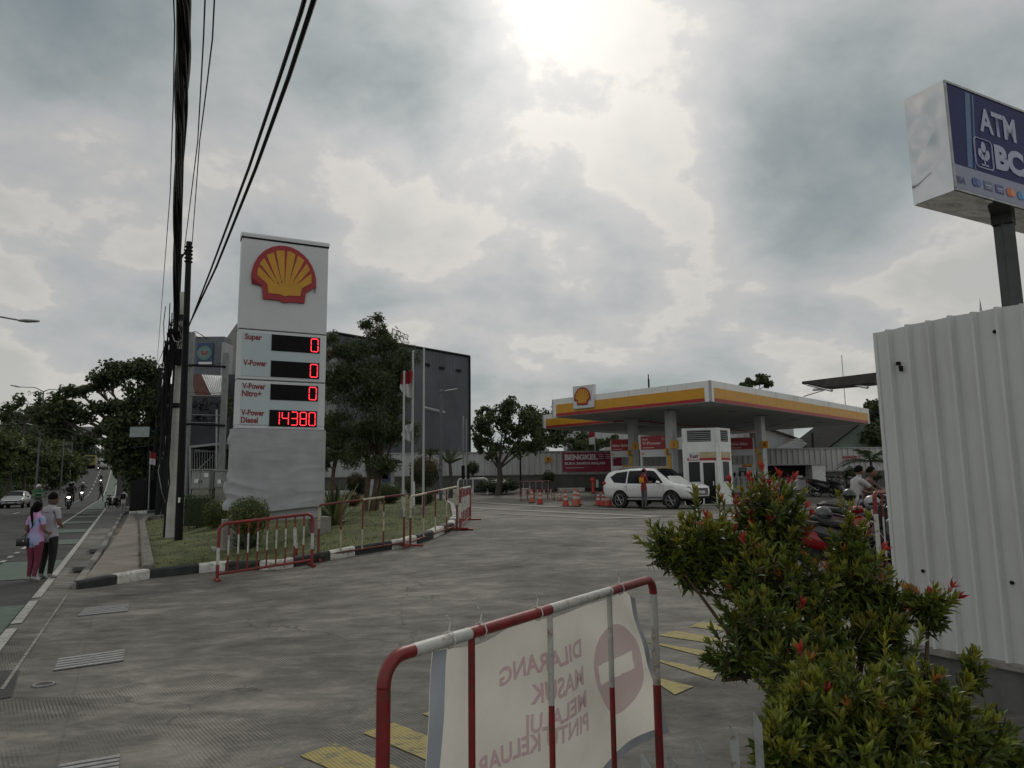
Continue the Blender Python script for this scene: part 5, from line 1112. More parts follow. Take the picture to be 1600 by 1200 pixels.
        for k in range(n):
            b=MB(); b.box((a.x+w2*(k+.5),Yc-.26,(zt+zb)/2),(w2-.06,.03,zt-zb-.1),.008); d=b.build('door',m,t); b=MB(); b.box((a.x+w2*(k+.5)+(w2*.35 if k==0 else -w2*.35),Yc-.29,(zt+zb)/2-.1),(.03,.04,.14)); b.build('handle',dark_metal,d)
            b=MB(); b.box((a.x+w2*(k+.5)+.05,Yc-.28,zt-.25-.35*k*0-.3*(k==0)),(.22,.006,.2)); b.build('sticker',white,d)
        b=MB(); b.box(((a.x+c.x)/2,Yc,(zb+gz(a.x,Yc))/2),(c.x-a.x-.1,.42,zb-gz(a.x,Yc)+.1)); b.build('plinth',conc,t)
    # dark roadside stalls
    for i,(x0,x1,y0,Yy,l,m) in enumerate(((208,230,750,50,'tall dark box kiosk standing on the pavement corner',black),(186,206,742,66,'low dark stall wall beyond the parked motorbike',concd),(232,268,690,58,'dark narrow shop front behind the cable poles',dw),(262,292,640,54,'dark shop wall between the grey pole and the billboard frame',dw),(212,240,725,62,'brownish low shop behind the small flag',mat('brownish',(.08,.07,.06),.8)))):
        o=one('roadside_kiosk' if i==0 else 'shop_block',l,'kiosk' if i==0 else 'shop building',x0,x1,y0,0,Yy,3 if i==0 else 5,m,True)
    b=MB(); g=G(228,786); b.box((g.x,g.y+.3,g.z+.35),(.9,.5,.7),.02); tag(b.build('concrete_block',conc),'pale concrete block at the foot of the flag pole','concrete block')
    # street name board
    Yb=48; t=thing('street_board','pale rectangular street board on thin posts under the arching tree','street sign',(*[W(218,700,Yb).x,Yb],gz(W(218,700,Yb).x,Yb))); a=W(203,676,Yb);c=W(233.5,676,Yb); zt=W(218,667,Yb).z; zb=W(218,683,Yb).z
    b=MB(); b.box(((a.x+c.x)/2,Yb,(zt+zb)/2),(c.x-a.x,.06,zt-zb),.01); p=b.build('board',mat('board_pale',(.28,.34,.34),.5),t); b=MB()
    for k in range(3): b.box(((a.x+c.x)/2+.1,Yb-.035,zt-.16-.16*k),((c.x-a.x)*.55,.006,.05))
    b.box((a.x+.18,Yb-.035,zb+.18),(.2,.006,.2)); b.build('faint_marks',grey_paint,p)
    b=MB(); b.tube([(a.x+.3+1.,Yb+.06,zt),(a.x+.3+1.,Yb+.06,gz(a.x,Yb))],.04,6); b.tube([W(203,700,Yb),W(240,696,Yb)],.04,4); b.build('post',dark_metal,t)
    # kerb of the side drive
    A=G(190,803);B_=G(214,803);C_=G(258,799)
    kerb([(p.x,p.y) for p in (A,G(205,804),B_,G(236,802),C_)],.25,.2,2.0,1,'side_kerb','black and white kerb at the side drive behind the lawn')
cluster()
def far_left():
    # overpass / grey slab in distance
    b=MB(); a=W(122,668,300);c=W(151,691,300); b.box(((a.x+c.x)/2,300,(a.z+c.z)/2),(c.x-a.x,8,a.z-c.z)); b.box((c.x-4,300,(c.z+10)/2),(3,6,c.z-10)); b.box((a.x-20,300,c.z+1),(60,6,2.5)); o=b.build('overpass',mat('far_grey',(.20,.215,.22),.8,var=.05)); tag(o,'distant grey overpass block above the road crest','overpass')
    b=MB(); a=W(140,706,235); b.box((a.x,235,a.z),(9,3,1.4)); b.box((a.x,235,a.z-1.5),(7,2,2.2)); o=b.build('far_shelter',white); tag(o,'pale distant roof at the road crest','far building')
    def lamp(label,Y,base,top,tip,tip2=None,r=.06,g='street lamps along the road'):
        B=W(*base,Y); T=W(*top,Y); t=thing('street_lamp',label,'street lamp',(T.x,Y,gz(T.x,Y)),0,g); b=MB(); b.tube([(T.x,Y,gz(T.x,Y)),(T.x,Y,T.z)],[r*1.4,r],8); b.build('pole',mat('lamp_post_grey',(.13,.14,.15),.6),t,smooth=True)
        for tp in (tip,tip2):
            if not tp: continue
            E=W(*tp,Y); m=Vector(T).lerp(E,.35)+Z*abs(E.x-T.x)*.10; b=MB(); b.tube([T,m,E],[r*.8,r*.6,r*.5],6); b.build('arm',MC['lamp_post_grey'],t,smooth=True)
            d=(E-T).normalized(); b=MB(); b.tube([E-d*.1,E+d*.2,E+d*.75],[.09,.16,.1],6,flat=.5); b.build('lamp_head',grey_paint,t,smooth=True)
    lamp('twin armed lamp standing on the median before the arching tree',62,(68,770),(68,612),(30,604.5),(92,609))
    lamp('thin far lamp post between the median trees, left one',95,(63,760),(64,668),(50,664))
    lamp('thin far lamp post between the median trees, middle one',110,(101,750),(102,662),(90,659))
    lamp('thin far lamp post between the median trees, right one',130,(115,745),(115,665),(106,662))
    lamp('near street lamp whose arm end reaches in at the left edge',30,(-75,820),(-75,498),(33,501),r=.07)
    # grey lamp by the driveway
    B=G(690,786); Y=B.y; T=W(689,612,Y); t=thing('area_lamp','grey driveway street lamp with flat LED arm beside the lawn corner','street lamp',(T.x,Y,gz(T.x,Y))); b=MB(); b.tube([(T.x,Y,gz(T.x,Y)),(T.x,Y,T.z)],[.10,.085],10); b.build('pole',mat('lamp_grey',(.10,.115,.13),.5,.2),t,smooth=True)
    b=MB(); E=W(712,608.5,Y); b.tube([T,E],.035,6); b.box((T.x,Y,T.z+.02),(.22,.2,.16),.03); b.build('arm',MC['lamp_grey'],t); b=MB(); d=(E-T).normalized(); b.tube([T+d*.2,T+d*.45,E+d*.1],[.07,.14,.1],6,flat=.35); b.build('lamp_head',grey_paint,t,smooth=True)
far_left()
# ---------------- poles and cables ----------------
def poles():
    B=G(268,840,.12); Y=B.y; T=W(288,458,Y+.3); t=thing('utility_pole','grey concrete utility pole standing on the lawn edge','utility pole',(B.x,B.y,gz(B.x,B.y))); b=MB(); b.tube([B-Z*.3,T],[.20,.15],10); b.build('shaft',mat('pole_concrete',(.46,.45,.42),.9,var=.15,scale=2,dirt=((.30,.29,.27),2)),t,smooth=True)
    b=MB(); 
    for y,h in ((500,.10),(560,.12),(640,.08)): f=(840-y)/(840-458); p=B.lerp(T,f); b.lathe([(.20,-h),(.215,-h),(.215,h),(.20,h)],p,10)
    b.build('clamp_band',dark_metal,t)
    b=MB(); p=B.lerp(T,.72); b.box((p.x+.1,p.y-.28,p.z),(.35,.2,.55),.02); p=B.lerp(T,.82); b.box((p.x-.2,p.y-.25,p.z),(.3,.2,.3),.02); b.build('junction_box',black,t)
    B2=G(279,845,.12); Y2=B2.y; T2=W(295.5,378,Y2); t2=thing('utility_pole','slim black utility pole beside the grey concrete one','utility pole',(B2.x,B2.y,gz(B2.x,B2.y))); b=MB(); b.tube([B2-Z*.3,B2.lerp(T2,.5),T2],[.125,.105,.09],10); b.build('shaft',black,t2,smooth=True)
    b=MB()
    for k in range(5): p=B2.lerp(T2,.93+.013*k); b.lathe([(.11,-.03),(.14,0),(.11,.03)],p,8)
    b.tube([T2-Z*.15,T2-Z*.5+Vector((-.32,0,-.2))],.03,5); b.build('insulator_bracket',dark_metal,t2)
    b=MB(); p=B2.lerp(T2,.13); b.box((p.x+.05,p.y-.16,p.z),(.06,.02,.16)); b.build('white_tag',white,t2)
    T3=W(283,397,Y2+2); b=MB(); b.tube([(T3.x,Y2+2,gz(T3.x,Y2+2)),T3],[.10,.05],8); o=b.build('utility_pole',dark_metal); tag(o,'thin dark pole behind the grey concrete pole','utility pole')
    return Y,T,Y2,T2
YP,TP,YP2,TP2=poles()
def cable(pts,r,label,cat='cable',name='cable',sag=0,n=14,group=None,strands=0,mt=None):
    P=[Vector(p) for p in pts]; out=[]
    for i in range(len(P)-1):
        for j in range(n): f=j/n; q=P[i].lerp(P[i+1],f); out.append(q-Z*(sag*4*f*(1-f)))
    out.append(P[-1]); b=MB()
    if strands:
        rnd=random.Random(4); st=[(rnd.uniform(0,2*PI),math.sqrt(rnd.random())*r,rnd.uniform(.3,1.3),rnd.uniform(.016,.03)) for _ in range(strands)]
        for a0,rr,f,rad in st:
            b.tube([q+Vector((math.cos(a0+f*i*.35)*rr,0,0))+Z*(math.sin(a0+f*i*.35)*rr*1.0+.03*math.sin(i*f)) for i,q in enumerate(out)],rad,6)
        b.tube(out,r*.62,8)
    else: b.tube(out,r,6)
    o=b.build(name,mt or black,smooth=True); return tag(o,label,cat,group)
def cables():
    # main bundle: above the camera to the grey pole
    A=W(288,-140,6.2); P0=W(287,0,7.6); P1=W(283,200,10.8); P2=W(276,400,17.5); P3=W(275,520,YP-.4)
    cable([A+(A-P0)*2,A,P0,P1,P2,P3],.085,'thick black bundle of many cables coming overhead to the grey utility pole','cable bundle','cable_bundle',strands=22,n=8)
    P4=W(258,600,YP+10); P5=W(243,655,58); P6=W(215,705,95)
    cable([P3,P4,P5,P6],.14,'sagging cable bundle running on from the grey pole down the street','cable bundle','cable_bundle',sag=.25,strands=14,n=8)
    cable([W(277,470,YP-.5),W(266,585,YP+6),W(247,640,54)],.06,'upper loose cables running down the street beside the bundle','cable bundle','cable_bundle',sag=.3,strands=7)
    cable([W(270,-60,9),W(273,40,10.5),W(271,150,13.),W(266,300,18),W(246,560,45),W(236,640,70)],.011,'leftmost thin overhead wire',sag=.05)
    cable([W(322,-40,9),W(318,60,10.5),W(309,220,15),TP2+Vector((-.15,0,-.3))],.012,'thin overhead wire, left one of the pair ending at the black pole top',sag=.05)
    cable([W(337,-40,9),W(332,60,10.5),W(312,220,15),TP2+Vector((.1,0,-.1))],.012,'thin overhead wire, right one of the pair ending at the black pole top',sag=.05)
    cable([W(487,-40,5.6),W(470,20,6.2),W(437,120,7.6),W(389,262,10.5),W(330,420,17),W(297,505,YP2-.2)],.022,'left one of two thick service cables sweeping up from the pole to upper centre',sag=.0)
    cable([W(503,-40,5.6),W(484,20,6.2),W(452,118,7.6),W(400,262,10.5),W(338,417,17),W(299,500,YP2-.2)],.026,'right one of two thick service cables sweeping up from the pole to upper centre',sag=.0)
    cable([W(269,523,YP-.4),W(273,533,YP-.5),W(280,535,YP-.5),W(290,525,YP-.5),W(299,500,YP2-.3)],.016,'pale looping wire hanging between the two poles',mt=steel,n=4)
    cable([W(262,620,YP),W(258,700,YP-.1),W(247,735,YP-.2),W(253,770,YP-.2),W(258,785,YP)],.012,'pale dangling wire loop low beside the grey pole',mt=steel,n=5)
    # tangle hanging around pole
    r=random.Random(21); b=MB()
    for k in range(16):
        x=r.uniform(256,270); y=r.uniform(470,560); pts=[]; yy=y; L_=r.uniform(60,230)
        for j in range(8): pts.append(W(x+r.uniform(-2.5,2.5)-j*.35*L_/100,yy,YP-.3+r.uniform(-.15,.1))); yy+=L_/7
        b.tube(pts,r.uniform(.012,.03),5)
    for k in range(6):
        x=r.uniform(268,280); y=r.uniform(490,520); b.tube([W(x+12*math.cos(a*PI/8)*.5,y+20+22*math.sin(a*PI/8),YP-.4) for a in range(17)],.014,5)
    o=b.build('cable_tangle',black,smooth=True); tag(o,'tangle of loose drop cables hanging down the grey pole','cable tangle')
    # further poles
    for i,(x,yt,Y,rr,l) in enumerate(((262,560,44,.13,'first dark pole beyond the grey pole'),(251,575,52,.12,'second dark pole down the street'),(243,600,60,.12,'third dark pole down the street with a red lamp cap'),(235,640,72,.11,'fourth dark pole down the street'),(268,600,40,.07,'thin dark pole close behind the grey pole'),(222,690,84,.11,'fifth dark pole far down the street'))):
        T=W(x,yt,Y); b=MB(); b.tube([(T.x-.1,Y,gz(T.x,Y)),(T.x,Y,T.z)],[rr*1.3,rr],8); o=b.build('street_pole',dark_metal,smooth=True); tag(o,l,'street pole')
        if i==2: b=MB(); q=W(239.5,645,59.6); b.ball(q,(.22,.2,.35),8,6); b.build('red_cap',sred,o)
    r=random.Random(31); 
    for k in range(7):
        a=W(271-k*1.2,500+k*14,YP-.2); c=W(249+r.uniform(-8,4),575+k*14,52); d=W(236,655+k*9,80); cable([a,c,d],.015+.01*(k%2),['topmost','second','third','fourth','fifth','sixth','lowest'][k]+' of the drooping street wires left of the grey pole',sag=.3+.12*k,n=8)
    for k in range(3):
        a=W(295,568+k*44,44); c=W(360,566+k*46,46); cable([W(284,570+k*40,YP+4),a,c],.018,['upper','middle','lower'][k]+' wire crossing from the poles to the shop behind the pylon',sag=.1,n=5)
    for k in range(3): cable([W(1237,684+k*4,64),W(1330,676+k*8,64)],.012,['top','middle','low'][k]+' thin wire behind the fence in the sky gap under the canopy',sag=.25,n=8)
    for k,(x,y0,y1) in enumerate(((724,650,770),(729,655,770),(812,650,764))):
        a=W(x,y0,49); b=MB(); b.tube([(a.x,49,gz(a.x,49)),a],.05 if k<2 else .07,6); o=b.build('thin_post',steel if k<2 else dark_metal); tag(o,['left thin pale post at the dark hall corner','right thin pale post at the dark hall corner','dark thin post right of the courtyard tree'][k],'post')
    b=MB(); p=W(726,738,48.6); b.box((p.x-.1,48.6,p.z),(.22,.15,.9)); b.box((p.x+.25,48.6,p.z),(.18,.15,.9)); tag(b.build('meter_boxes',black),'pair of small black meter boxes on the thin posts','meter box')
cables()
def flagpoles():
    wf=mat('flag_white',(.5,.5,.5),.8,var=.05); rf=mat('flag_red',(.25,.012,.02),.8,var=.05)
    for i,(x,yt,Y,l) in enumerate(((631.5,583,23.5,'left white flagpole behind the garden tree'),(645.5,551,24.5,'middle white flagpole carrying the limp flag'),(662.5,545,26,'right tall white flagpole with no flag'))):
        T=W(x,yt,Y); t=thing('flagpole',l,'flagpole',(T.x,Y,gz(T.x,Y))); b=MB(); b.tube([(T.x,Y,gz(T.x,Y)),(T.x,Y,T.z)],[.045,.032],8); b.ball((T.x,Y,T.z+.03),.045,8,6); b.build('pole',mat('flagpole_white',(.42,.43,.43),.5,var=.1),t,smooth=True); b=MB(); b.box((T.x,Y,gz(T.x,Y)+.2),(.22,.22,.4),.02); b.build('base',conc,t)
        if i==1:
            def flag(name,label,ya,yb,m2,w_):
                A=W(x-1.5,ya,Y-.05); C=W(x-1.5,yb,Y-.05)
                def fn(u,v): return (A.x-w_*u*(.55+.45*math.sin(2.2*v+.6))+.03*math.sin(v*9+u*5),Y-.06-.07*math.sin(u*13+v*3),A.z+(C.z-A.z)*(v*(1-.25*u)+.16*u))
                b=MB(); b.grid(16,20,fn); b.m=[0 if (k//16)<10 else 1 for k in range(len(b.m))]; o=b.build(name,m2,smooth=True); tag(o,label,'flag'); return o
            flag('flag','limp red and white flag hanging on the middle flagpole',577,622,[rf,wf],.40); flag('flag','small white flag hanging low on the middle flagpole',661,690,[wf,wf],.34)
    for x0,y0,Y,yt,l,hf in ((235,708,50,700,'small red over white flag on a pole by the pavement',.8),(929,673,58,676,'tiny red and white flag above the far fence',1.1)):
        T=W(x0,y0-3,Y); B=T.copy(); t=thing('flagpole','short leaning pole of the '+l,'flagpole',(T.x,Y,gz(T.x,Y))); b=MB(); e=W(x0+(3 if x0>500 else -2),775,Y); b.tube([(e.x,Y,gz(e.x,Y)),T],[.05,.03],6); b.build('pole',steel,t)
        def fn(u,v): return (T.x+(u*.55*hf if x0<500 else -u*.45*hf),Y-.05-.06*math.sin(u*7),T.z-.05-v*(1.05*hf)-.1*u)
        b=MB(); b.grid(8,10,fn); b.m=[0 if (k//8)<5 else 1 for k in range(len(b.m))]; tag(b.build('flag',[rf,wf],smooth=True),l,'flag')
flagpoles()
# ---------------- barriers ----------------
def pipe_barrier(name,label,a,c,H,r,bars,rtop=None,fr='r',barc=None,feet=.3,low=.12,group=None,radius=.16,topseq=None,br=.012,panel=None,us=None,cmats=None):
    """a,c: ground points of the two ends; frame of bent pipe with vertical bars, painted red and white in bands"""
    a=Vector(a);c=Vector(c); e=c-a; L_=math.hypot(e.x,e.y); dz=e.z; t=thing(name,label,'crowd barrier',a,0,group); ee=Vector((e.x,e.y,0)).normalized(); nn=Vector((-ee.y,ee.x,0))
    P=lambda u,z: a+ee*u+Z*(z+dz*u/L_)
    R_=radius
    def banded(nm,pts,rad,seq,par=t):
        """seq: list of (fraction, colour index)"""
        b=MB(); tot=0; seg=[];
        ds=[(pts[i+1]-pts[i]).length for i in range(len(pts)-1)]; T_=sum(ds); cuts=[]; acc=0
        for f,cidx in seq: cuts.append((acc,acc+f,cidx)); acc+=f
        def at(s):
            s=max(0,min(T_,s)); k=0
            while k<len(ds)-1 and s>ds[k]: s-=ds[k]; k+=1
            return pts[k].lerp(pts[k+1],s/ds[k] if ds[k] else 0)
        for (f0,f1,ci) in cuts:
            s0,s1=f0/acc*T_,f1/acc*T_; q=[at(s0)]; s=0
            for k in range(len(ds)):
                s+=ds[k]
                if s0<s<s1: q.append(pts[k+1])
            q.append(at(s1)); b.mi=ci; b.tube(q,rad,10,cap=True)
        return b.build(nm,cmats or [red,bwhite],par,smooth=True)
    arc=lambda cu,cz,a0,a1:[P(cu+R_*math.cos(R(x)),cz+R_*math.sin(R(x))) for x in [a0+(a1-a0)*k/6 for k in range(7)]]
    left=[P(0,0),P(0,H-R_)]; right=[P(L_,0),P(L_,H-R_)]; top=arc(R_,H-R_,180,90)+arc(L_-R_,H-R_,90,0)
    banded('end_post',left,r,topseq[0] if topseq else [(1,0)]); banded('end_post',right,r,topseq[2] if topseq else [(1,0)])
    banded('top_rail',top,r,topseq[1] if topseq else [(1,0)])
    banded('bottom_rail',[P(0,low),P(L_,low)],r*.8,[(1,0)])
    for k in range(bars):
        u=L_*(us[k] if us else (k+1)/(bars+1)); banded('bar',[P(u,low),P(u,H)],br,(barc[k%len(barc)] if barc else [(.35,0),(.4,1),(.25,0)]))
    for u in (0,L_):
        b=MB(); b.tube([P(u,.03)-nn*feet,P(u,.03)+nn*feet],r,8); b.build('foot',red,t,smooth=True)
    return t,P,ee,nn
def barriers():
    # grid barrier in front of the island, left
    a=G(339,908); c=G(487,885); H=px(907-822,a.y)
    pipe_barrier('crowd_barrier','red barrier with nine white banded bars standing before the price pylon',a,c,H,.032,9,radius=.14,feet=.22,topseq=([(.33,0),(.34,1),(.33,0)],[(1,0)],[(.4,0),(.38,1),(.3,0)]),br=.017,low=.13)
    b=MB(); p=G(466,881); q=W(466,885,c.y+.25); 
    k_=W(463,868,p.y-.1); b.M=Matrix.Translation(k_)@Matrix.Rotation(R(-5),4,'Y'); b.mi=0; b.box((0,0,-.02),(.07,.02,.35)); b.mi=1; b.box((.0,0,.36),(.075,.02,.42)); tag(b.build('leaning_board',[red,bwhite]),'narrow red and white board leaning on the barrier bars','painted board')
    # long chain barriers over the kerb
    for (x0,y0,x1,y1,t0,t1,bars,l,seq) in ((497,878,631,857,793,779,3,'longer thin barrier of few bars, first along the kerb right of the pylon',[(.2,0),(.3,0),(.25,1),(.25,0)]),
        (641,856,714,829,782,763,3,'thin barrier of few bars, second along the curve of the kerb',[(.3,1),(.3,0),(.4,1)])):
        a=G(x0,y0); c=G(x1,y1); a.z+=.03; c.z+=.03; Ha=px(y0-t0,a.y); Hc=px(y1-t1,c.y)
        pipe_barrier('crowd_barrier',l,a,c,(Ha+Hc)/2,.026,bars,radius=.05,feet=.32,topseq=([(.3,0),(.3,0),(.4,1)],seq,[(.6,0),(.4,1)]),br=.02,cmats=[mat('faded_red_paint',(.15,.028,.022),.55,var=.3,scale=9,dirt=((.09,.05,.03),2)),mat('yellowed_white',(.44,.40,.30),.55,var=.2,scale=9,dirt=((.2,.12,.07),1.6))],barc=[[(.45,1),(.55,0)],[(.4,1),(.6,0)],[(.3,0),(.4,1),(.3,0)]],low=.1)
    a=G(719,829); c=G(735,813); H=px(829-766,a.y)
    pipe_barrier('crowd_barrier','foreshortened barrier standing across the end of the kerb curve',a,c,H,.028,6,radius=.06,feet=.35,topseq=([(.3,0),(.4,1),(.3,0)],[(.2,0),(.5,1),(.3,1)],[(.5,0),(.5,0)]),br=.016)
    # small slatted barriers among the cones
    for (x0,y0,x1,y1,yt,l) in ((814,783,866,782,766,'low red and white slatted barrier among the cones'),(813,776,862,775,753,'taller thin barrier standing behind the cones')):
        a=G(x0,y0); c=G(x1,y1); pipe_barrier('crowd_barrier',l,a,c,px(y0-yt,a.y),.022,9,radius=.05,feet=.3,br=.03 if yt>760 else .012,barc=[[(.5,1),(.5,1)],[(1,0)]],low=.1)
    # white pipe rail behind
    a=G(716,768); c=G(762,768); Y=49.5; A=W(716,768,Y); C_=W(762,768,Y); zt=W(740,748,Y).z; b=MB(); g=gz(A.x,Y)
    b.tube([(A.x,Y,g),(A.x,Y,zt-.2),(A.x+.08,Y,zt-.05),(A.x+.25,Y,zt),(C_.x-.25,Y,zt),(C_.x-.08,Y,zt-.05),(C_.x,Y,zt-.2),(C_.x,Y,g)],.07,8); b.tube([((A.x+C_.x)/2,Y,zt),((A.x+C_.x)/2,Y,g)],.06,8)
    tag(b.build('pipe_rail',white,smooth=True),'low white bent pipe guard rail at the far edge of the forecourt','guard rail')
    p=G(646,790,.12); b=MB(); b.tube([(p.x,p.y,gz(p.x,p.y)),(p.x,p.y,gz(p.x,p.y)+px(42,p.y))],.07,10); b.lathe([(.09,0),(.09,.04),(.02,.08)],(p.x,p.y,gz(p.x,p.y)+px(42,p.y)),10); tag(b.build('bollard',white,smooth=True),'white bollard post right of the bright green ball bush','bollard')
    # barrier by the near fence
    a=Vector((3.75,9.3,gz(3.7,9.3))); a=G(1373,858); Y=10.2; A=W(1374,870,Y); A.z=gz(A.x,Y); C_=A+Vector((1.2,1.2,0)); C_.z=A.z; zt=W(1374,770,Y).z-A.z
    pipe_barrier('crowd_barrier','red and white barrier end showing beside the near corrugated fence',A,C_,zt,.03,5,radius=.08,feet=.25,topseq=([(.45,0),(.4,1),(.15,0)],[(1,0)],[(1,0)]))
barriers()
# foreground barrier with banner
def front():
    a=W(600,1035,2.35); c=W(1020,905,4.2); a0=Vector((a.x,a.y,gz(a.x,a.y))); c0=Vector((c.x,c.y,gz(c.x,c.y))); H=1.212-a0.z; c0.z=a0.z
    t,P,ee,nn=pipe_barrier('crowd_barrier','nearest red and white pipe barrier carrying the no entry banner',a0,c0,H,.0225,3,radius=.085,feet=.45,low=.27,br=.0135,us=(.21,.47,.74),
      topseq=([(1,0)],[(.08,0),(.135,1),(.255,0),(.265,1),(.265,0)],[(.15,1),(.45,0),(.4,1)]),
      barc=[[(.12,0),(.12,1),(.76,0)],[(.62,0),(.38,1)],[(.56,0),(.44,1)]])
    for u in (.33,.52,.93,1.75): 
        b=MB(); q=P(u,H); b.tube([q+nn*.03*math.cos(k*PI/4)+Z*.03*math.sin(k*PI/4) for k in range(9)],.003,4); b.tube([q+Z*.03,q+Z*.06+ee*.01,q+Z*.085-ee*.015],.003,4)
        b.build('cable_tie',mat('tie_white',(.55,.55,.52),.5,var=0),t)
    # banner: far side of the bars, hanging in soft folds
    L_=(c0-a0).length; far=nn if nn.y>0 else -nn
    u0,u1=.28,2.02; 
    def pos(u,v):
        # u 0..1 along, v 0..1 bottom->top ; left/right edges measured on the photo
        lb=.42; x=u0+(u1-u0)*u; zt=H-.035-.018*math.sin(u*PI*3)**2-.05*sm(.93,1,u); zb=.385 -.15*sm(.6,0,u)
        zz=zb+(zt-zb)*v; xx=x+.47*(1-v)*sm(.35,1,u)+.02*(1-v)
        dep=.035+.05*(1-v)*math.sin(u*9+.8)+.03*math.sin(u*16+v*4)*(1-v)*.6+.018*noise.noise(Vector((u*5,v*4,2)))+.05*(1-v)
        zz+=.022*noise.noise(Vector((u*4,v*3,8)))
        return P(xx,zz)+far*dep
    cloth=bpy.data.materials.new('banner_vinyl'); cloth.use_nodes=True; N=cloth.node_tree.nodes; Lk=cloth.node_tree.links; bs=N['Principled BSDF']; bs.inputs['Base Color'].default_value=(.66,.62,.54,1); bs.inputs['Roughness'].default_value=.55
    tr=N.new('ShaderNodeBsdfTranslucent'); tr.inputs[0].default_value=(.84,.81,.74,1); mx=N.new('ShaderNodeMixShader'); mx.inputs[0].default_value=.6; Lk.new(bs.outputs[0],mx.inputs[1]); Lk.new(tr.outputs[0],mx.inputs[2]); Lk.new(mx.outputs[0],N['Material Output'].inputs[0])
    tc=N.new('ShaderNodeTexCoord'); nz=N.new('ShaderNodeTexNoise'); nz.inputs['Scale'].default_value=4; nz.inputs['Detail'].default_value=8; nz.inputs['Roughness'].default_value=.7; rp=N.new('ShaderNodeValToRGB'); Lk.new(tc.outputs['Object'],nz.inputs['Vector']); Lk.new(nz.outputs[0],rp.inputs[0]); rp.color_ramp.elements[0].position=.35; rp.color_ramp.elements[0].color=(.50,.45,.37,1); rp.color_ramp.elements[1].position=.6; rp.color_ramp.elements[1].color=(.70,.67,.60,1); Lk.new(rp.outputs[0],bs.inputs['Base Color'])
    b=MB(); b.grid(90,50,pos); o=b.build('banner',cloth,smooth=True,fixn=False); tag(o,'cream vinyl banner with faded mirrored no entry lettering tied to the nearest barrier','banner')
    hem=mat('banner_hem',(.50,.54,.60),.6,var=.08)
    def patch(b,us,vs,off,nx=1,ny=24):
        def fn(p,q):
            u=us[0]+(us[1]-us[0])*p; v=vs[0]+(vs[1]-vs[0])*q; return pos(u,v)-far*off
        b.grid(nx,ny,fn)
    b=MB(); patch(b,(0,.045),(0,1),.003,2,40); patch(b,(.968,1),(0,1),.003,2,40); patch(b,(.045,.968),(0,.055),.003,60,2); b.build('hem',hem,o,smooth=True,fixn=False)
    # prints: mapped onto the cloth surface by (u,v)
    ink=mat('faded_print',(.58,.12,.30),.6,var=.12,scale=6)
    nt_=ink.node_tree; tp_=nt_.nodes.new('ShaderNodeBsdfTransparent'); mx_=nt_.nodes.new('ShaderNodeMixShader'); mx_.inputs[0].default_value=.42; nt_.links.new(tp_.outputs[0],mx_.inputs[1]); nt_.links.new(nt_.nodes['Principled BSDF'].outputs[0],mx_.inputs[2]); nt_.links.new(mx_.outputs[0],nt_.nodes['Material Output'].inputs[0])
    def mapmesh(vs,fs,nm,off,m):
        me=bpy.data.meshes.new(nm); me.from_pydata([tuple(pos(u,v)-far*off) for u,v in vs],[],fs); me.materials.append(m); ob=bpy.data.objects.new(nm,me); S.collection.objects.link(ob); ob.parent=o
    # find u,v for photo pixels by search
    FR_=CR.transposed()
    def proj(p): q=FR_@(p-Vector((0,0,CZ))); return (800-F*q.x/q.z,600+F*q.y/q.z)
    def uv(px_,py_):
        best=None
        u,v,st=.5,.5,.5
        for it in range(16):
            cand=[(u+i*st/4,v+j*st/4) for i in range(-4,5) for j in range(-4,5)]
            best=min(cand,key=lambda c_:(lambda s:(s[0]-px_)**2+(s[1]-py_)**2)(proj(pos(*c_)))); u,v=best; st*=.5
        return u,v
    def disc(cx,cy,rx,ry,off,m,nm):
        vs=[];fs=[]; K=40; M_=8
        for i in range(M_+1):
            for k in range(K): a_=2*PI*k/K; vs.append((cx+rx*i/M_*math.cos(a_),cy+ry*i/M_*math.sin(a_)))
        for i in range(M_):
            for k in range(K): fs.append((i*K+k,i*K+(k+1)%K,(i+1)*K+(k+1)%K,(i+1)*K+k))
        mapmesh(vs,fs,nm,off,m)
    def op(x,y): return (560+x/2.857,870+y/2.857)
    cu,cv=uv(*op(1155,495)); ul,_=uv(*op(1046,500)); ur,_=uv(*op(1268,490)); _,vt=uv(*op(1140,290)); _,vb=uv(*op(1150,700))
    bar=[uv(*op(1066,490)),uv(*op(1080,575)),uv(*op(1230,495)),uv(*op(1217,415))]
    def inbar(p):
        sg=[(bar[(k+1)%4][0]-bar[k][0])*(p[1]-bar[k][1])-(bar[(k+1)%4][1]-bar[k][1])*(p[0]-bar[k][0]) for k in range(4)]
        return all(x>0 for x in sg) or all(x<0 for x in sg)
    vs=[];fs=[]; K=90; rx,ry=(ur-ul)/2,(vt-vb)/2          # printed disc with the bar left unprinted
    for j in range(K+1):
        for i in range(K+1):
            a_,b_=2*i/K-1,2*j/K-1; vs.append((cu+rx*a_*math.sqrt(max(0,1-b_*b_/2)),cv+ry*b_*math.sqrt(max(0,1-a_*a_/2))))
    for j in range(K):
        for i in range(K):
            q=[j*(K+1)+i,j*(K+1)+i+1,(j+1)*(K+1)+i+1,(j+1)*(K+1)+i]; c_=(sum(vs[k][0] for k in q)/4,sum(vs[k][1] for k in q)/4)
            if not inbar(c_): fs.append(tuple(q))
    mapmesh(vs,fs,'no_entry_disc',.004,ink)
    # mirrored words: text drawn right-to-left
    rows=[('DILARANG',(990,362),(992,440),(625,582),(622,505)),('MASUK',(1000,480),(1003,565),(765,657),(760,570)),('MELALUI',(1012,590),(1015,665),(745,795),(745,705)),('PINTU',(1020,690),(1023,770),(838,850),(838,768)),('KELUAR',(808,781),(810,862),(520,990),(520,905))]
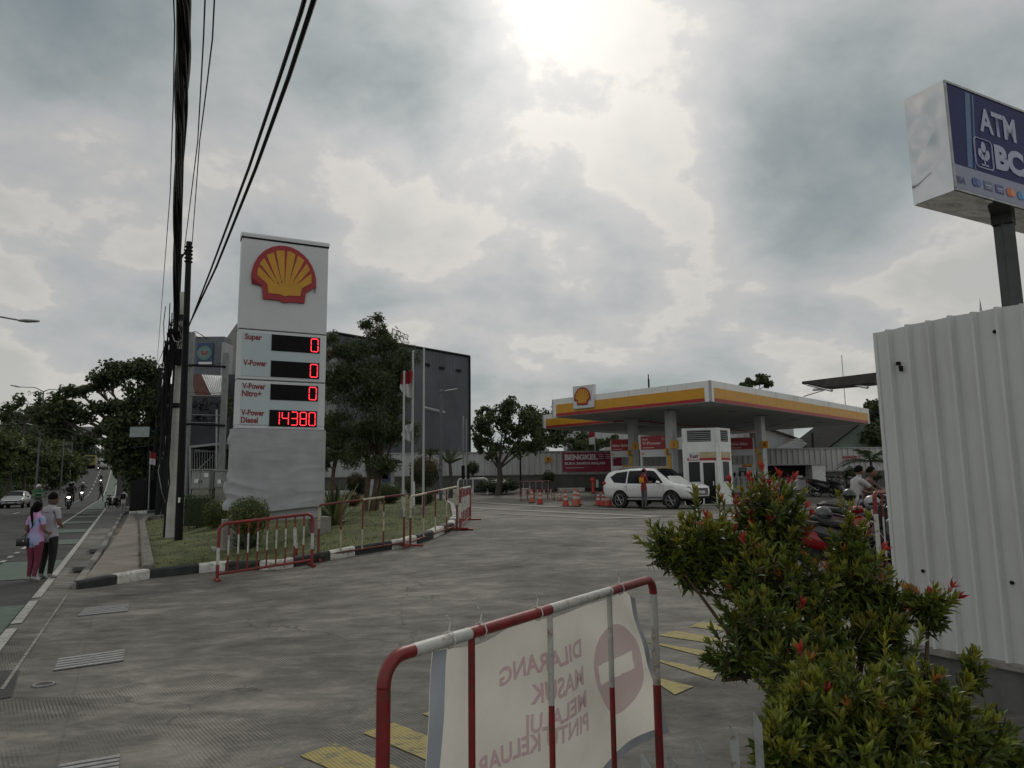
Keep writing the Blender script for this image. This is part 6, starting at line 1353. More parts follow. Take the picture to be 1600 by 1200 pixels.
    for s,tr_,br_,bl_,tl_ in rows:
        q=[uv(*op(*p)) for p in (tr_,br_,bl_,tl_)]
        c_=bpy.data.curves.new('t','FONT'); c_.body=s; c_.offset=.03; c_.resolution_u=3; ob=bpy.data.objects.new('t',c_); S.collection.objects.link(ob); dg=bpy.context.evaluated_depsgraph_get(); me=bpy.data.meshes.new_from_object(ob.evaluated_get(dg)); bpy.data.objects.remove(ob)
        bm=bmesh.new(); bm.from_mesh(me); 
        for _ in range(3):
            le=[e_ for e_ in bm.edges if e_.calc_length()>.16]
            if le: bmesh.ops.subdivide_edges(bm,edges=le,cuts=1); bmesh.ops.triangulate(bm,faces=bm.faces)
        xs=[v.co.x for v in bm.verts]; x0,x1=min(xs),max(xs)
        for v in bm.verts:
            f=(v.co.x-x0)/(x1-x0); g_=v.co.y/.73
            T_=[q[0][k]*(1-f)+q[3][k]*f for k in (0,1)]; B_=[q[1][k]*(1-f)+q[2][k]*f for k in (0,1)]; u=B_[0]*(1-g_)+T_[0]*g_; vv=B_[1]*(1-g_)+T_[1]*g_; v.co=pos(u,vv)-far*.005
        bm.to_mesh(me); bm.free(); me.materials.clear(); me.materials.append(ink); me.name='mirrored_lettering'; ob=bpy.data.objects.new('mirrored_lettering',me); S.collection.objects.link(ob); ob.parent=o
    # picket fence in front of the planting
    t=thing('picket_fence','row of pale angle iron pickets with slanted tips at the bottom edge of the photo','picket fence',(.5,1.9,0)); pm=mat('picket_paint',(.34,.35,.34),.55,.1,var=.2,scale=14,dirt=((.14,.11,.08),2))
    for i,(x,y) in enumerate(((1003,1178),(1044,1172),(1087,1156),(1141,1133),(1178,1113))):
        Y=1.8+ (x-1085)*.0026; p=W(x,y,Y); b=MB(); b.M=Matrix.Translation((p.x,p.y,0))@Matrix.Rotation(R(-28),4,'Z'); w_=.019; zt=p.z
        b.add([(0,0,0),(w_,0,0),(w_,0,zt-.028),(0,0,zt),(0,.003,0),(w_,.003,0),(w_,.003,zt-.028),(0,.003,zt)],[(0,1,2,3),(7,6,5,4),(0,4,5,1),(1,5,6,2),(2,6,7,3),(3,7,4,0)])
        b.add([(0,0,0),(0,.019,0),(0,.019,zt-.028),(0,0,zt),(-.003,0,0),(-.003,.019,0),(-.003,.019,zt-.028),(-.003,0,zt)],[(0,1,2,3),(7,6,5,4),(0,4,5,1),(1,5,6,2),(2,6,7,3),(3,7,4,0)]); b.build('picket',pm,t)
    A=W(1003,1178,1.8-.21); B_=W(1218,1095,2.15); b=MB()
    for z in (.25,.72): b.tube([(A.x,A.y+.03,z),(B_.x,B_.y+.03,z)],.012,4)
    b.build('rail',pm,t)
front()
# ---------------- foreground shrub ----------------
def shrub():
    r=random.Random(12)
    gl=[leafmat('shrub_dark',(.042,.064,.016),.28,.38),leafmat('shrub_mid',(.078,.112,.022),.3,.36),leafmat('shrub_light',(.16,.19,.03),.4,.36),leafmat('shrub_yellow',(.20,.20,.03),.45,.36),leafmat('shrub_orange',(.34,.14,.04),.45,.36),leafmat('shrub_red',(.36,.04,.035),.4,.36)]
    base=Vector((1.62,3.15,.12)); t=thing('flowering_shrub','big leafy shrub with red new tips in the right foreground','shrub',base)
    lv=MB(); st=MB()
    def leaf(p,d,up,L_,wd,m):
        d=d.normalized(); s=d.cross(up); s=s.normalized() if s.length>1e-4 else d.orthogonal().normalized(); n=s.cross(d).normalized(); k=len(lv.v)
        c=[p,p+d*L_*.35+n*L_*.05,p+d*L_*.7+n*L_*.03,p+d*L_-n*L_*.06]; w_=[.12,1,.72,.02]
        for q,ww in zip(c,w_): lv.v+=[tuple(q-s*wd*ww+n*wd*.35*ww),tuple(q),tuple(q+s*wd*ww+n*wd*.35*ww)]
        for j in range(3): a=k+j*3; lv.f+=[(a,a+1,a+4,a+3),(a+1,a+2,a+5,a+4)]; lv.m+=[m,m]
    def sprig(p,d,L_,tipc,base_m=None,dens=1.):
        d=d.normalized(); n=int(26*dens*L_/.2)+4; bend=Vector((r.uniform(-.2,.2),r.uniform(-.2,.2),.25)); pts=[p+d*L_*f+bend*L_*f*f*.5 for f in (0,.33,.66,1)]; st.tube(pts,[.0035,.003,.0022,.0012],4)
        s=d.orthogonal().normalized(); a=r.uniform(0,6)
        for i in range(n):
            f=(i+.5)/n; q=p+d*L_*f+bend*L_*f*f*.5; a+=2.4; ss=s.copy(); ss.rotate(Matrix.Rotation(a,3,d)); open_=1.0-.5*f; ld=(ss*open_+d*(.25+.6*f)-Z*.30*(1-f)); L2=r.uniform(.028,.070)*(1-.15*f)
            if f>.86: m=tipc
            elif f>.68: m=min(3,tipc) if tipc>=3 else (2 if r.random()<.6 else 1)
            else: m=r.choice([0,0,1,1,1,2] if base_m is None else base_m)
            leaf(q,ld,d,L2,L2*.15,m)
        for j in range(5): ss=s.copy(); ss.rotate(Matrix.Rotation(j*1.26,3,d)); leaf(p+d*L_+bend*L_*.5,ss*.5+d,ss,r.uniform(.025,.045),.005,tipc)
    # mass centres: px,py,rx,ry,depth, density of red tips
    M=[(1205,810,62,62,3.55,.42,1.2),(1200,870,64,58,3.5,.1,1.1),(1100,850,48,40,3.35,.1,.8),(1048,860,28,28,3.3,.1,.5),(1085,885,45,32,3.35,.05,.75),(1150,880,45,45,3.4,.1,.8),(1185,915,70,50,3.2,.25,.8),(1260,930,75,60,3.2,.08,.75),(1330,865,28,44,3.3,.03,.5),(1340,915,52,40,3.2,.12,.9),(1380,960,45,40,3.1,.1,.7),(1450,955,30,16,2.95,.5,.3),(1180,980,70,45,3.0,.03,.5),(1150,1020,50,40,3.0,.0,.4),(1290,1000,80,60,3.0,.05,.75),(1380,1010,50,45,3.0,.05,.7),(1250,1060,80,50,2.8,.06,.9),
       (1330,1110,110,60,2.5,.12,1.6),(1440,1110,76,56,2.5,.04,.95),(1260,1140,55,60,2.45,.08,1.0),(1480,1165,80,45,2.4,.03,1.0),(1350,1180,120,50,2.35,.06,1.5),(1230,1185,40,40,2.3,.05,.7),(1540,1180,45,45,2.5,.03,.6),(1520,1050,14,14,3.2,.0,.15),(1560,1190,40,40,2.5,0,.4),(1300,1230,160,40,2.3,.0,.8),(1480,1240,120,40,2.3,0,.6)]
    trunk=[]
    for (x,y,rx,ry,Y,red_,dn) in M:
        c=W(x,y,Y); k=Y/F*.84; ax,az=rx*k,ry*k; ay=min(.28,ax*1.0)
        f=r.uniform(.25,.6); s0=base.lerp(c,f)+Vector((r.uniform(-.05,.05),r.uniform(-.05,.05),-.12*(1-f))); s0.x=base.x+(c.x-base.x)*f*.8
        e=c-Z*az*.3; st.tube([base+Vector((r.uniform(-.06,.06),r.uniform(-.06,.06),-.15)),s0,s0.lerp(e,.6)+Vector((r.uniform(-.03,.03),0,-.02)),e],[.02,.013,.009,.005],6)
        n=int(84*dn)
        for i in range(n):
            d=Vector((r.gauss(0,1),r.gauss(0,.9),r.gauss(0,1))).normalized(); q=r.random()**.38; p=Vector((c.x+d.x*ax*q,c.y+d.y*ay*q,c.z+d.z*az*q*.95)); out=(d*.75+Z*.75+Vector((r.uniform(-.4,.4),r.uniform(-.4,.4),0))).normalized()
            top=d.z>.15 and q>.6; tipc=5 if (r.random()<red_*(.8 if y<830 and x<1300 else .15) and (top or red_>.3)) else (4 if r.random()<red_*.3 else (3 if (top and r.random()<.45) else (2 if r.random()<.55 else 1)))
            L_=r.uniform(.08,.16)
            if i%3==0: st.tube([e,e.lerp(p,.6)+Vector((0,0,-.02)),p],[.005,.004,.003],4)
            sprig(p-out*L_*.7,out,L_,tipc)
    for pts in ([(1290,1090,3.2),(1240,1000,3.3),(1180,960,3.3),(1140,935,3.35),(1090,925,3.35),(1062,900,3.3)],[(1320,1130,2.9),(1260,1045,3.),(1200,1050,3.0),(1165,1058,3.0),(1130,1063,3.0)],[(1330,1130,3.0),(1350,1000,3.1),(1400,965,3.0),(1450,950,2.95),(1470,945,2.9)],[(1300,1100,3.2),(1290,980,3.3),(1240,900,3.5),(1210,840,3.55)]):
        P_=[W(*q) for q in pts]; st.tube([base]+P_,[.024]+[.017-.0024*i for i in range(len(P_))],6)
    for (x,y,Y,dx,dz,tc) in ((1196,752,3.5,0,1,5),(1145,775,3.5,-.2,1,5),(1172,770,3.5,-.1,1,5),(1222,765,3.55,.1,1,5),(1232,770,3.55,.3,1,5),(1130,802,3.5,-.3,1,4),(1470,942,2.92,.7,.8,5),(1478,950,2.92,1,.4,5),(1455,945,2.92,.3,1,3),(1378,880,3.0,.5,.5,5),(1165,868,3.2,-.1,1,5),(1105,830,3.35,0,1,5),(1075,835,3.35,-.4,1,3),(1022,842,3.3,-.5,.8,3),(1012,858,3.3,-.8,.5,3),(1082,790,3.4,-.1,1,3),(1090,795,3.4,-.1,1,2),(1125,790,3.5,0,1,3),(1325,800,3.3,-.1,1,3),(1330,815,3.3,.2,1,3),(1355,830,3.3,.4,1,3),(1250,1050,2.6,-.1,1,5),(1260,1062,2.6,.2,.9,4),(1430,1018,2.6,.3,1,2),(1395,1040,2.5,.1,1,3),(1240,970,3.0,.3,1,5),(1515,1040,3.2,0,1,3),(1525,1045,3.2,.5,1,2)):
        p=W(x,y,Y); sprig(p-Vector((dx,0,dz)).normalized()*.12,Vector((dx,r.uniform(-.2,.2),dz)),.17,tc,dens=1.1)
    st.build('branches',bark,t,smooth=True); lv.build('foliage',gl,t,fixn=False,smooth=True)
shrub()
# ---------------- cones ----------------
def cones():
    om=mat('cone_orange',(.46,.045,.03),.45,var=.12,scale=6); om2=mat('cone_faded',(.42,.12,.07),.5,var=.15,scale=6); wm=mat('cone_white',(.50,.46,.44),.5,var=.1)
    def cone(m,label,h=.9,rb=.2):
        t=thing('traffic_cone',label,'traffic cone',(0,0,0),0,'traffic cones on the forecourt')
        b=MB(); b.box((0,0,.025),(rb*2.3,rb*2.3,.05),.012); b.build('base',black,t)
        R_=lambda z: rb*(1-z/h*.80)
        for nm,z0,z1,mm in (('lower_cone',.05,h*.42,m),('reflective_band',h*.42,h*.56,wm),('middle_cone',h*.56,h*.70,m),('reflective_band',h*.70,h*.82,wm),('tip',h*.82,h,m)):
            b=MB(); b.lathe([(R_(z0)+(.003 if mm is wm else 0),z0),(R_(z1)+(.003 if mm is wm else 0),z1)],(0,0,0),14); b.build(nm,mm,t,smooth=True)
        return t
    A=cone(om,''); B=cone(om2,''); first=[True,True]
    L=[(831,786,765,1,'orange faded cone at the left end of the slatted barrier'),(844,788,767,0,'red cone standing right of the faded one by the slatted barrier'),(828,772,758,1,'small far cone behind the slatted barrier'),(875,783,769,1,'faded cone behind, between the barrier and the two front cones'),(884,792,767,0,'bright red front cone of the middle group'),(899,792,763,1,'tallest looking cone, faded, right in the middle group'),(903,789,766,0,'red cone half hidden behind the tallest faded one'),
       (935,790,769,0,'single red cone left in the group beside the white car'),(943,791,769,0,'red cone second in the group beside the white car'),(949,791.5,769,1,'faded orange cone in front in the group beside the white car'),(952,791.5,768,0,'red cone rightmost in the group beside the white car'),(1140,775,755,0,'cone half hidden by the shrub in front of the cashier booth')]
    for x,y,yt,k,l in L:
        src=(A,B)[k]; p=G(x,y); s=px(y-yt,p.y)/.9
        if first[k]: first[k]=False; src.location=p; src['label']=l; src.scale=(s,)*3; o=src
        else: o=dup(src,p,RNG.uniform(0,1),l,scale=s)
    p=G(927,771); b=MB(); om3=mat('post_orange',(.62,.06,.04),.4); t=thing('delineator_post','slim orange delineator post left of the white car','delineator post',p); h=px(25,p.y); b.tube([p,p+Z*h*.75],[.12,.09],10); b.build('post',om3,t,smooth=True); b=MB(); b.lathe([(.14,h*.72),(.17,h*.76),(.17,h*.9),(.08,h)],p,10); b.build('cap',om3,t,smooth=True); b=MB(); b.lathe([(.28,0),(.28,.04),(.13,.07)],p,12); b.build('base',black,t)
    p=G(933.5,767); b=MB(); t=thing('gas_bottle','short pale bollard beside the orange delineator post','bollard',p); b.lathe([(.1,0),(.13,.04),(.13,.6),(.1,.8),(.04,.86)],p,10); b.build('body',white,t,smooth=True); t.name='bollard'
cones()
# ---------------- people ----------------
skin=mat('skin',(.17,.095,.065),.6,var=.05); hairm=mat('hair',(.006,.005,.005),.8,var=.15,scale=30,spec=.12)
def person(label,loc,rz,h=1.65,pose={},cols={},sleeve=.5,fat=1.,hair='short',extra=None,group=None,female=False,helmet=None,shoes=None,long_sleeve=False,nofing=False,lod=2,legs=1.):
    """body grown with the Skin modifier; figure faces -Y before rotation; +x is its left"""
    J={'pelvis':(0,0,.53),'waist':(0,.0,.61),'chest':(0,.008,.72),'neck0':(0,.012,.815),'neck':(0,.0,.855),'head':(0,-.012,.915),'crown':(0,-.008,.965),
       'hipL':(.052,0,.505),'kneeL':(.058,-.012,.285),'ankL':(.060,.018,.045),'toeL':(.068,-.075,.018),'hipR':(-.052,0,.505),'kneeR':(-.058,-.012,.285),'ankR':(-.060,.018,.045),'toeR':(-.068,-.075,.018),
       'shL':(.100,.008,.800),'elL':(.125,.012,.630),'wrL':(.135,-.030,.490),'haL':(.136,-.045,.445),'shR':(-.100,.008,.800),'elR':(-.125,.012,.630),'wrR':(-.135,-.030,.490),'haR':(-.136,-.045,.445)}
    J.update({k:v for k,v in pose.items() if k[0]!='_'}); RAD={'pelvis':(.078,.060),'waist':(.070,.052),'chest':(.088,.058),'neck0':(.055,.04),'neck':(.029,.03),'head':(.042,.050),'crown':(.034,.042)}
    if female: RAD['pelvis']=(.082,.066); RAD['waist']=(.062,.05); RAD['chest']=(.078,.056)
    rl={'hip':.050,'knee':.033,'ank':.021,'toe':.020,'sh':.034,'el':.023,'wr':.016,'ha':.020}
    if female: rl['hip']=.056
    names=list(J); me=bpy.data.meshes.new('person'); ed=[('pelvis','waist'),('waist','chest'),('chest','neck0'),('neck0','neck'),('neck','head'),('head','crown')]
    for s in 'LR': ed+=[('pelvis','hip'+s),('hip'+s,'knee'+s),('knee'+s,'ank'+s),('ank'+s,'toe'+s),('chest','sh'+s) if False else ('neck0','sh'+s),('sh'+s,'el'+s),('el'+s,'wr'+s),('wr'+s,'ha'+s)]
    V=[Vector(J[n])*h for n in names]; E_=[(names.index(a),names.index(b)) for a,b in ed]
    me.from_pydata(V,E_,[]); ob=bpy.data.objects.new('person',me); S.collection.objects.link(ob); md=ob.modifiers.new('skin','SKIN'); md.use_smooth_shade=True
    if not me.skin_vertices: me.attributes.new if False else None
    bpy.context.view_layer.update()
    if not me.skin_vertices:
        bpy.context.view_layer.objects.active=ob; ob.select_set(True); bpy.ops.object.mode_set(mode='EDIT') ; bpy.ops.mesh.customdata_skin_add(); bpy.ops.object.mode_set(mode='OBJECT')
    sv=me.skin_vertices[0].data
    for i,n in enumerate(names):
        if n in RAD: a,b_=RAD[n]; f=fat if n in('pelvis','waist','chest') else 1; sv[i].radius=(a*h*f,b_*h*f)
        else:
            q=rl[n[:-1]]*h*(fat**.5 if n[:-1] in('hip','knee','sh','el') else 1); q*=(legs if n[:-1] in('knee','ank','hip') else 1); sv[i].radius=(q,q)
        sv[i].use_root=(n=='pelvis')
    ss=ob.modifiers.new('sub','SUBSURF'); ss.levels=lod; ss.render_levels=lod
    dg=bpy.context.evaluated_depsgraph_get(); m2=bpy.data.meshes.new_from_object(ob.evaluated_get(dg)); bpy.data.objects.remove(ob)
    C_={'top':(.3,.3,.3),'bottom':(.02,.02,.025),'shoe':(.4,.4,.4)}; C_.update(cols)
    top=C_['top'] if not isinstance(C_['top'],tuple) else mat('cloth_%d_%d_%d'%tuple(int(x*999) for x in C_['top']),C_['top'],.85,var=.1,scale=9,bump=.3,bscale=18)
    bot=mat('cloth_%d_%d_%d'%tuple(int(x*999) for x in C_['bottom']),C_['bottom'],.85,var=.12,scale=9,bump=.3,bscale=18); sho=mat('shoe_%d_%d_%d'%tuple(int(x*999) for x in C_['shoe']),C_['shoe'],.6,var=.08)
    m2.materials.clear(); 
    for m in (skin,top,bot,sho): m2.materials.append(m)
    segs=[]
    for a,b_ in ed:
        A_,B_=Vector(J[a])*h,Vector(J[b_])*h; k=b_ if len(b_)<6 else b_
        segs.append((A_,B_,a,b_))
    def cls(p):
        best=9;res=0
        for A_,B_,a,b_ in segs:
            d=B_-A_; t_=max(0,min(1,(p-A_).dot(d)/max(1e-9,d.dot(d)))); dd=(p-(A_+d*t_)).length
            if b_ in('waist','chest','neck0'): dd-=.05*h
            if dd<best:
                best=dd; s=b_[:-1]
                if b_ in('waist','chest'): res=1
                elif b_=='neck0' : res=1
                elif b_ in('neck',): res=1 if t_<.35 else 0
                elif b_ in('head','crown'): res=0
                elif s=='sh': res=1
                elif s=='el': res=1 if (t_<sleeve or long_sleeve) else 0
                elif s=='wr': res=1 if (long_sleeve and t_<.92) else 0
                elif s=='ha': res=0
                elif s in('hip','knee'): res=2
                elif s=='ank': res=2 if t_<.93 else 3
                elif s=='toe': res=3
                if a=='pelvis' and s=='hip' : res=2
        return res
    hem=J['pelvis'][2]*h-.03*h
    for f in m2.polygons:
        c=f.center; k=cls(c)
        if pose.get('_sit') is None and k==2 and c.z>hem+ .0*h: k=1
        f.material_index=k; f.use_smooth=True
    bm=bmesh.new(); bm.from_mesh(m2); 
    # face and ears, fingers, joined to the same mesh
    def addball(c,r,mi,n=8,mm=6):
        b=MB(); b.ball(c,r,n,mm); vs=[bm.verts.new(v) for v in b.v]
        for f in b.f:
            try: ff=bm.faces.new([vs[i] for i in f]); ff.material_index=mi; ff.smooth=True
            except ValueError: pass
    def addtube(pts,r,mi):
        b=MB(); b.tube(pts,r,6); vs=[bm.verts.new(v) for v in b.v]
        for f in b.f:
            try: ff=bm.faces.new([vs[i] for i in f]); ff.material_index=mi; ff.smooth=True
            except ValueError: pass
    hd=Vector(J['head'])*h; cr_=Vector(J['crown'])*h; upv=(cr_-Vector(J['neck'])*h).normalized(); hc=hd.lerp(cr_,.35)
    addball(hc,(.046*h,.058*h,.066*h),0,14,10)
    addball(hc+Vector((0,-.060,-.008))*h,(.008*h,.012*h,.014*h),0); 
    for s in (-1,1): addball(hc+Vector((s*.047,.004,-.004))*h,(.006*h,.012*h,.018*h),0); addball(hc+Vector((s*.018,-.053,.008))*h,(.008*h,.006*h,.005*h),3 if False else 0)
    addball(hc+Vector((0,-.052,-.032))*h,(.014*h,.007*h,.005*h),0)
    if not nofing:
        for s in 'LR':
            w_,hh=Vector(J['wr'+s])*h,Vector(J['ha'+s])*h; d=(hh-w_).normalized(); side=d.cross(Vector((1,0,0)) if abs(d.x)<.8 else Z).normalized(); q=d.cross(side)
            for k,(o_,l) in enumerate(((-.75,.040),(-.25,.047),(.25,.045),(.75,.036))):
                p=hh+side*o_*.017*h; addtube([p,p+d*l*.5*h,p+d*l*.8*h+q*.012*h],[.0052*h,.0046*h,.0034*h],0)
            p=w_.lerp(hh,.5)+side*-.016*h; addtube([p,p+(d*.6-side*.6)*.024*h,p+(d*1.1-side*.6)*.034*h],[.006*h,.005*h,.004*h],0)
    bm.to_mesh(m2); bm.free(); m2.name='person'
    o=bpy.data.objects.new('person',m2); S.collection.objects.link(o); o.location=loc; o.rotation_euler=(0,0,rz); tag(o,label,'person',group)
    def kid(nm,b,m,**k): return b.build(nm,m,o,world=False,smooth=True,**k)
    if helmet is None and hair:
        b=MB(); c=hc+Vector((0,.010,.016))*h
        def fn(u,v):
            a=2*PI*u; t_=PI*v*.62; rr=Vector((.052*math.sin(t_)*math.cos(a),.062*math.sin(t_)*math.sin(a),.064*math.cos(t_))); front=max(0,-math.sin(a))
            q=1+.06*noise.noise(Vector((a*2,t_*3,1)))
            p=c+rr*h*q; 
            if front>.3 and v>.55: p.z+= (v-.55)*.10*h*front; p.y+=(v-.55)*.06*h
            return p
        b.grid(22,12,fn); kid('hair',b,hairm)
        if hair=='ponytail':
            b=MB(); q=c+Vector((0,.05,.01))*h; b.tube([q,q+Vector((.0,.035,-.03))*h,q+Vector((.012,.035,-.10))*h,q+Vector((.008,.02,-.2))*h,q+Vector((.0,.015,-.27))*h],[.022*h,.024*h,.017*h,.012*h,.003*h],8); b.ball(c+Vector((0,.015,-.03))*h,(.048*h,.046*h,.055*h),10,8); kid('ponytail',b,hairm)
    if helmet:
        b=MB(); c=hc+Vector((0,.002,.012))*h; b.ball(c,(.074*h,.084*h,.076*h),14,10); hm=kid('helmet',b,mat('helmet_%d'%int(helmet[0]*999),helmet,.25,var=0))
        b=MB(); b.ball(c+Vector((0,-.020,-.012))*h,(.062*h,.068*h,.036*h),12,8); b.build('visor',glass,hm,world=False,smooth=True)
    if extra: extra(o,h,J,kid)
    return o
def people():
    # couple walking away by the road edge
    tie=bpy.data.materials.new('tie_dye'); tie.use_nodes=True; N=tie.node_tree.nodes; Lk=tie.node_tree.links; tc=N.new('ShaderNodeTexCoord'); n=N.new('ShaderNodeTexNoise'); n.inputs['Scale'].default_value=2.2; n.inputs['Detail'].default_value=2; rp=N.new('ShaderNodeValToRGB'); Lk.new(tc.outputs['Object'],n.inputs[0]); Lk.new(n.outputs[0],rp.inputs[0]); rp.color_ramp.elements[0].position=.40; rp.color_ramp.elements[0].color=(.30,.38,.58,1); rp.color_ramp.elements[1].position=.52; rp.color_ramp.elements[1].color=(.66,.27,.56,1); Lk.new(rp.outputs[0],N['Principled BSDF'].inputs[0]); N['Principled BSDF'].inputs['Roughness'].default_value=.85; MC['tie']=tie
    def bag(o,h,J,kid):
        b=MB(); q=Vector((.115,.05,.50))*h; b.box(q,(.27,.11,.17),.02); bg=kid('handbag',b,mat('bag_black',(.015,.015,.018),.35,var=.1)); b=MB(); b.tube([Vector((-.06,.045,.80))*h,Vector((0,.068,.70))*h,Vector((.075,.078,.585))*h,q+Vector((-.05,.03,.07))],.008,5); b.tube([q+Vector((.08,.0,.07)),Vector((.125,-.0,.60))*h,Vector((.09,-.03,.74))*h],.006,5); b.build('strap',black,bg,world=False)
        b=MB(); b.ball(q+Vector((-.03,.055,.02)),(.014,.01,.014),8,6); b.build('clasp',chrome,bg,world=False)
    A=G(50,909); hA=px(909-791,A.y)/.985
    person('woman with a long braid in pink and blue T-shirt and maroon leggings',(A.x,A.y,gz(A.x,A.y)),R(175),hA,
      {'shL':(.088,.008,.795),'shR':(-.088,.008,.795),'elL':(.118,.02,.655),'wrL':(.10,-.06,.60),'haL':(.08,-.10,.61),'elR':(-.118,.02,.645),'wrR':(-.13,-.05,.60),'haR':(-.12,-.09,.60),'kneeL':(.042,-.01,.28),'ankL':(.036,.018,.045),'toeL':(.045,-.07,.018),'kneeR':(-.045,-.012,.285),'ankR':(-.040,.03,.045),'toeR':(-.075,-.045,.018)},
      {'top':tie,'bottom':(.16,.028,.055),'shoe':(.48,.46,.46)},sleeve=.55,fat=1.12,legs=1.16,hair='ponytail',female=True,extra=bag)
    B=G(72,905); hB=px(905-777,B.y)/.985
    def shirtprint(o,h,J,kid):
        b=MB(); b.box(Vector((0,.074,.775))*h,(.15,.006,.015)); kid('shirt_print',b,mat('dark_print',(.08,.085,.10),.8))
    person('man in heather grey T-shirt and black trousers standing beside the woman in pink',(B.x,B.y,gz(B.x,B.y)),R(168),hB,
      {'head':(-.012,-.014,.915),'crown':(-.018,-.012,.962),'elL':(.128,.01,.635),'wrL':(.10,-.07,.58),'haL':(.07,-.10,.585),'elR':(-.128,.0,.64),'wrR':(-.095,-.08,.60),'haR':(-.06,-.10,.62),'kneeL':(.060,-.01,.285),'ankL':(.062,.018,.045),'toeL':(.075,-.07,.018)},
      {'top':(.38,.38,.41),'bottom':(.012,.012,.015),'shoe':(.30,.30,.30)},sleeve=.62,fat=1.08,legs=1.3,extra=shirtprint)
    # attendant at the car window
    A=W(1007,790,31.2); A.z=gz(A.x,A.y); hA=px(62,A.y)/.985; 
    def cap(o,h,J,kid):
        hc=Vector(J['head'])*h+Z*.03*h; b=MB(); b.ball(hc+Z*.018*h,(.054*h,.062*h,.05*h),12,8); b.box(hc+Vector((0,-.075,.012))*h,(.085*h,.07*h,.010*h),.004); kid('cap',b,sred)
        b=MB(); b.box(Vector((-.0,.066,.72))*h,(.17*h,.02*h,.13*h),.01); kid('vest_panel',b,mat('vest_yellow',(.60,.26,.015),.8))
        b=MB(); b.box(Vector((.0,-.23,.70))*h,(.10,.16,.02)); kid('clipboard',b,dark_metal)
    person('fuel attendant in red cap, red and yellow shirt and grey trousers at the car window',(A.x,A.y,gz(A.x,A.y)),R(118),hA,{'elL':(.115,-.045,.66),'wrL':(.07,-.15,.665),'haL':(.05,-.19,.67),'elR':(-.115,-.045,.66),'wrR':(-.07,-.15,.665),'haR':(-.05,-.19,.67),'head':(0,-.03,.905),'crown':(0,-.04,.955)},{'top':(.22,.02,.03),'bottom':(.09,.09,.09),'shoe':(.02,.02,.02)},sleeve=.9,extra=cap)
    # man walking in the road
    A=G(157,784); hA=px(28,A.y)/.985
    person('dark clothed man striding across the cycle lane in the distance',(A.x,A.y,gz(A.x,A.y)),R(80),hA,{'kneeL':(.04,-.09,.29),'ankL':(.04,-.10,.06),'toeL':(.04,-.16,.03),'kneeR':(-.04,.05,.28),'ankR':(-.04,.14,.08),'toeR':(-.04,.09,.02)},{'top':(.03,.03,.035),'bottom':(.04,.04,.045),'shoe':(.02,.02,.02)},long_sleeve=True,nofing=True)
    # backpack man
    A=G(192,805.5); hA=px(40,A.y)/.985
    def pack(o,h,J,kid):
        b=MB(); b.box(Vector((0,.10,.72))*h,(.17*h,.09*h,.20*h),.04); kid('backpack',b,black)
    person('man in white shirt and grey trousers with a black backpack, walking away',(A.x,A.y,gz(A.x,A.y)),R(184),hA,{'elL':(.14,.01,.66),'wrL':(.15,-.05,.56),'haL':(.15,-.07,.53)},{'top':(.45,.45,.45),'bottom':(.20,.20,.21),'shoe':(.03,.03,.03)},sleeve=.6,fat=1.1,extra=pack,nofing=True)
people()
SIT={'_sit':1,'pelvis':(0,.10,.50),'waist':(0,.085,.58),'chest':(0,.05,.69),'neck0':(0,.03,.785),'neck':(0,.01,.825),'head':(0,-.01,.88),'crown':(0,-.012,.93),'hipL':(.055,.07,.485),'kneeL':(.085,-.16,.455),'ankL':(.08,-.13,.22),'toeL':(.085,-.20,.19),'hipR':(-.055,.07,.485),'kneeR':(-.085,-.16,.455),'ankR':(-.08,-.13,.22),'toeR':(-.085,-.20,.19),
 'shL':(.10,.035,.775),'elL':(.15,-.09,.66),'wrL':(.15,-.22,.62),'haL':(.14,-.26,.62),'shR':(-.10,.035,.775),'elR':(-.15,-.09,.66),'wrR':(-.15,-.22,.62),'haR':(-.14,-.26,.62)}
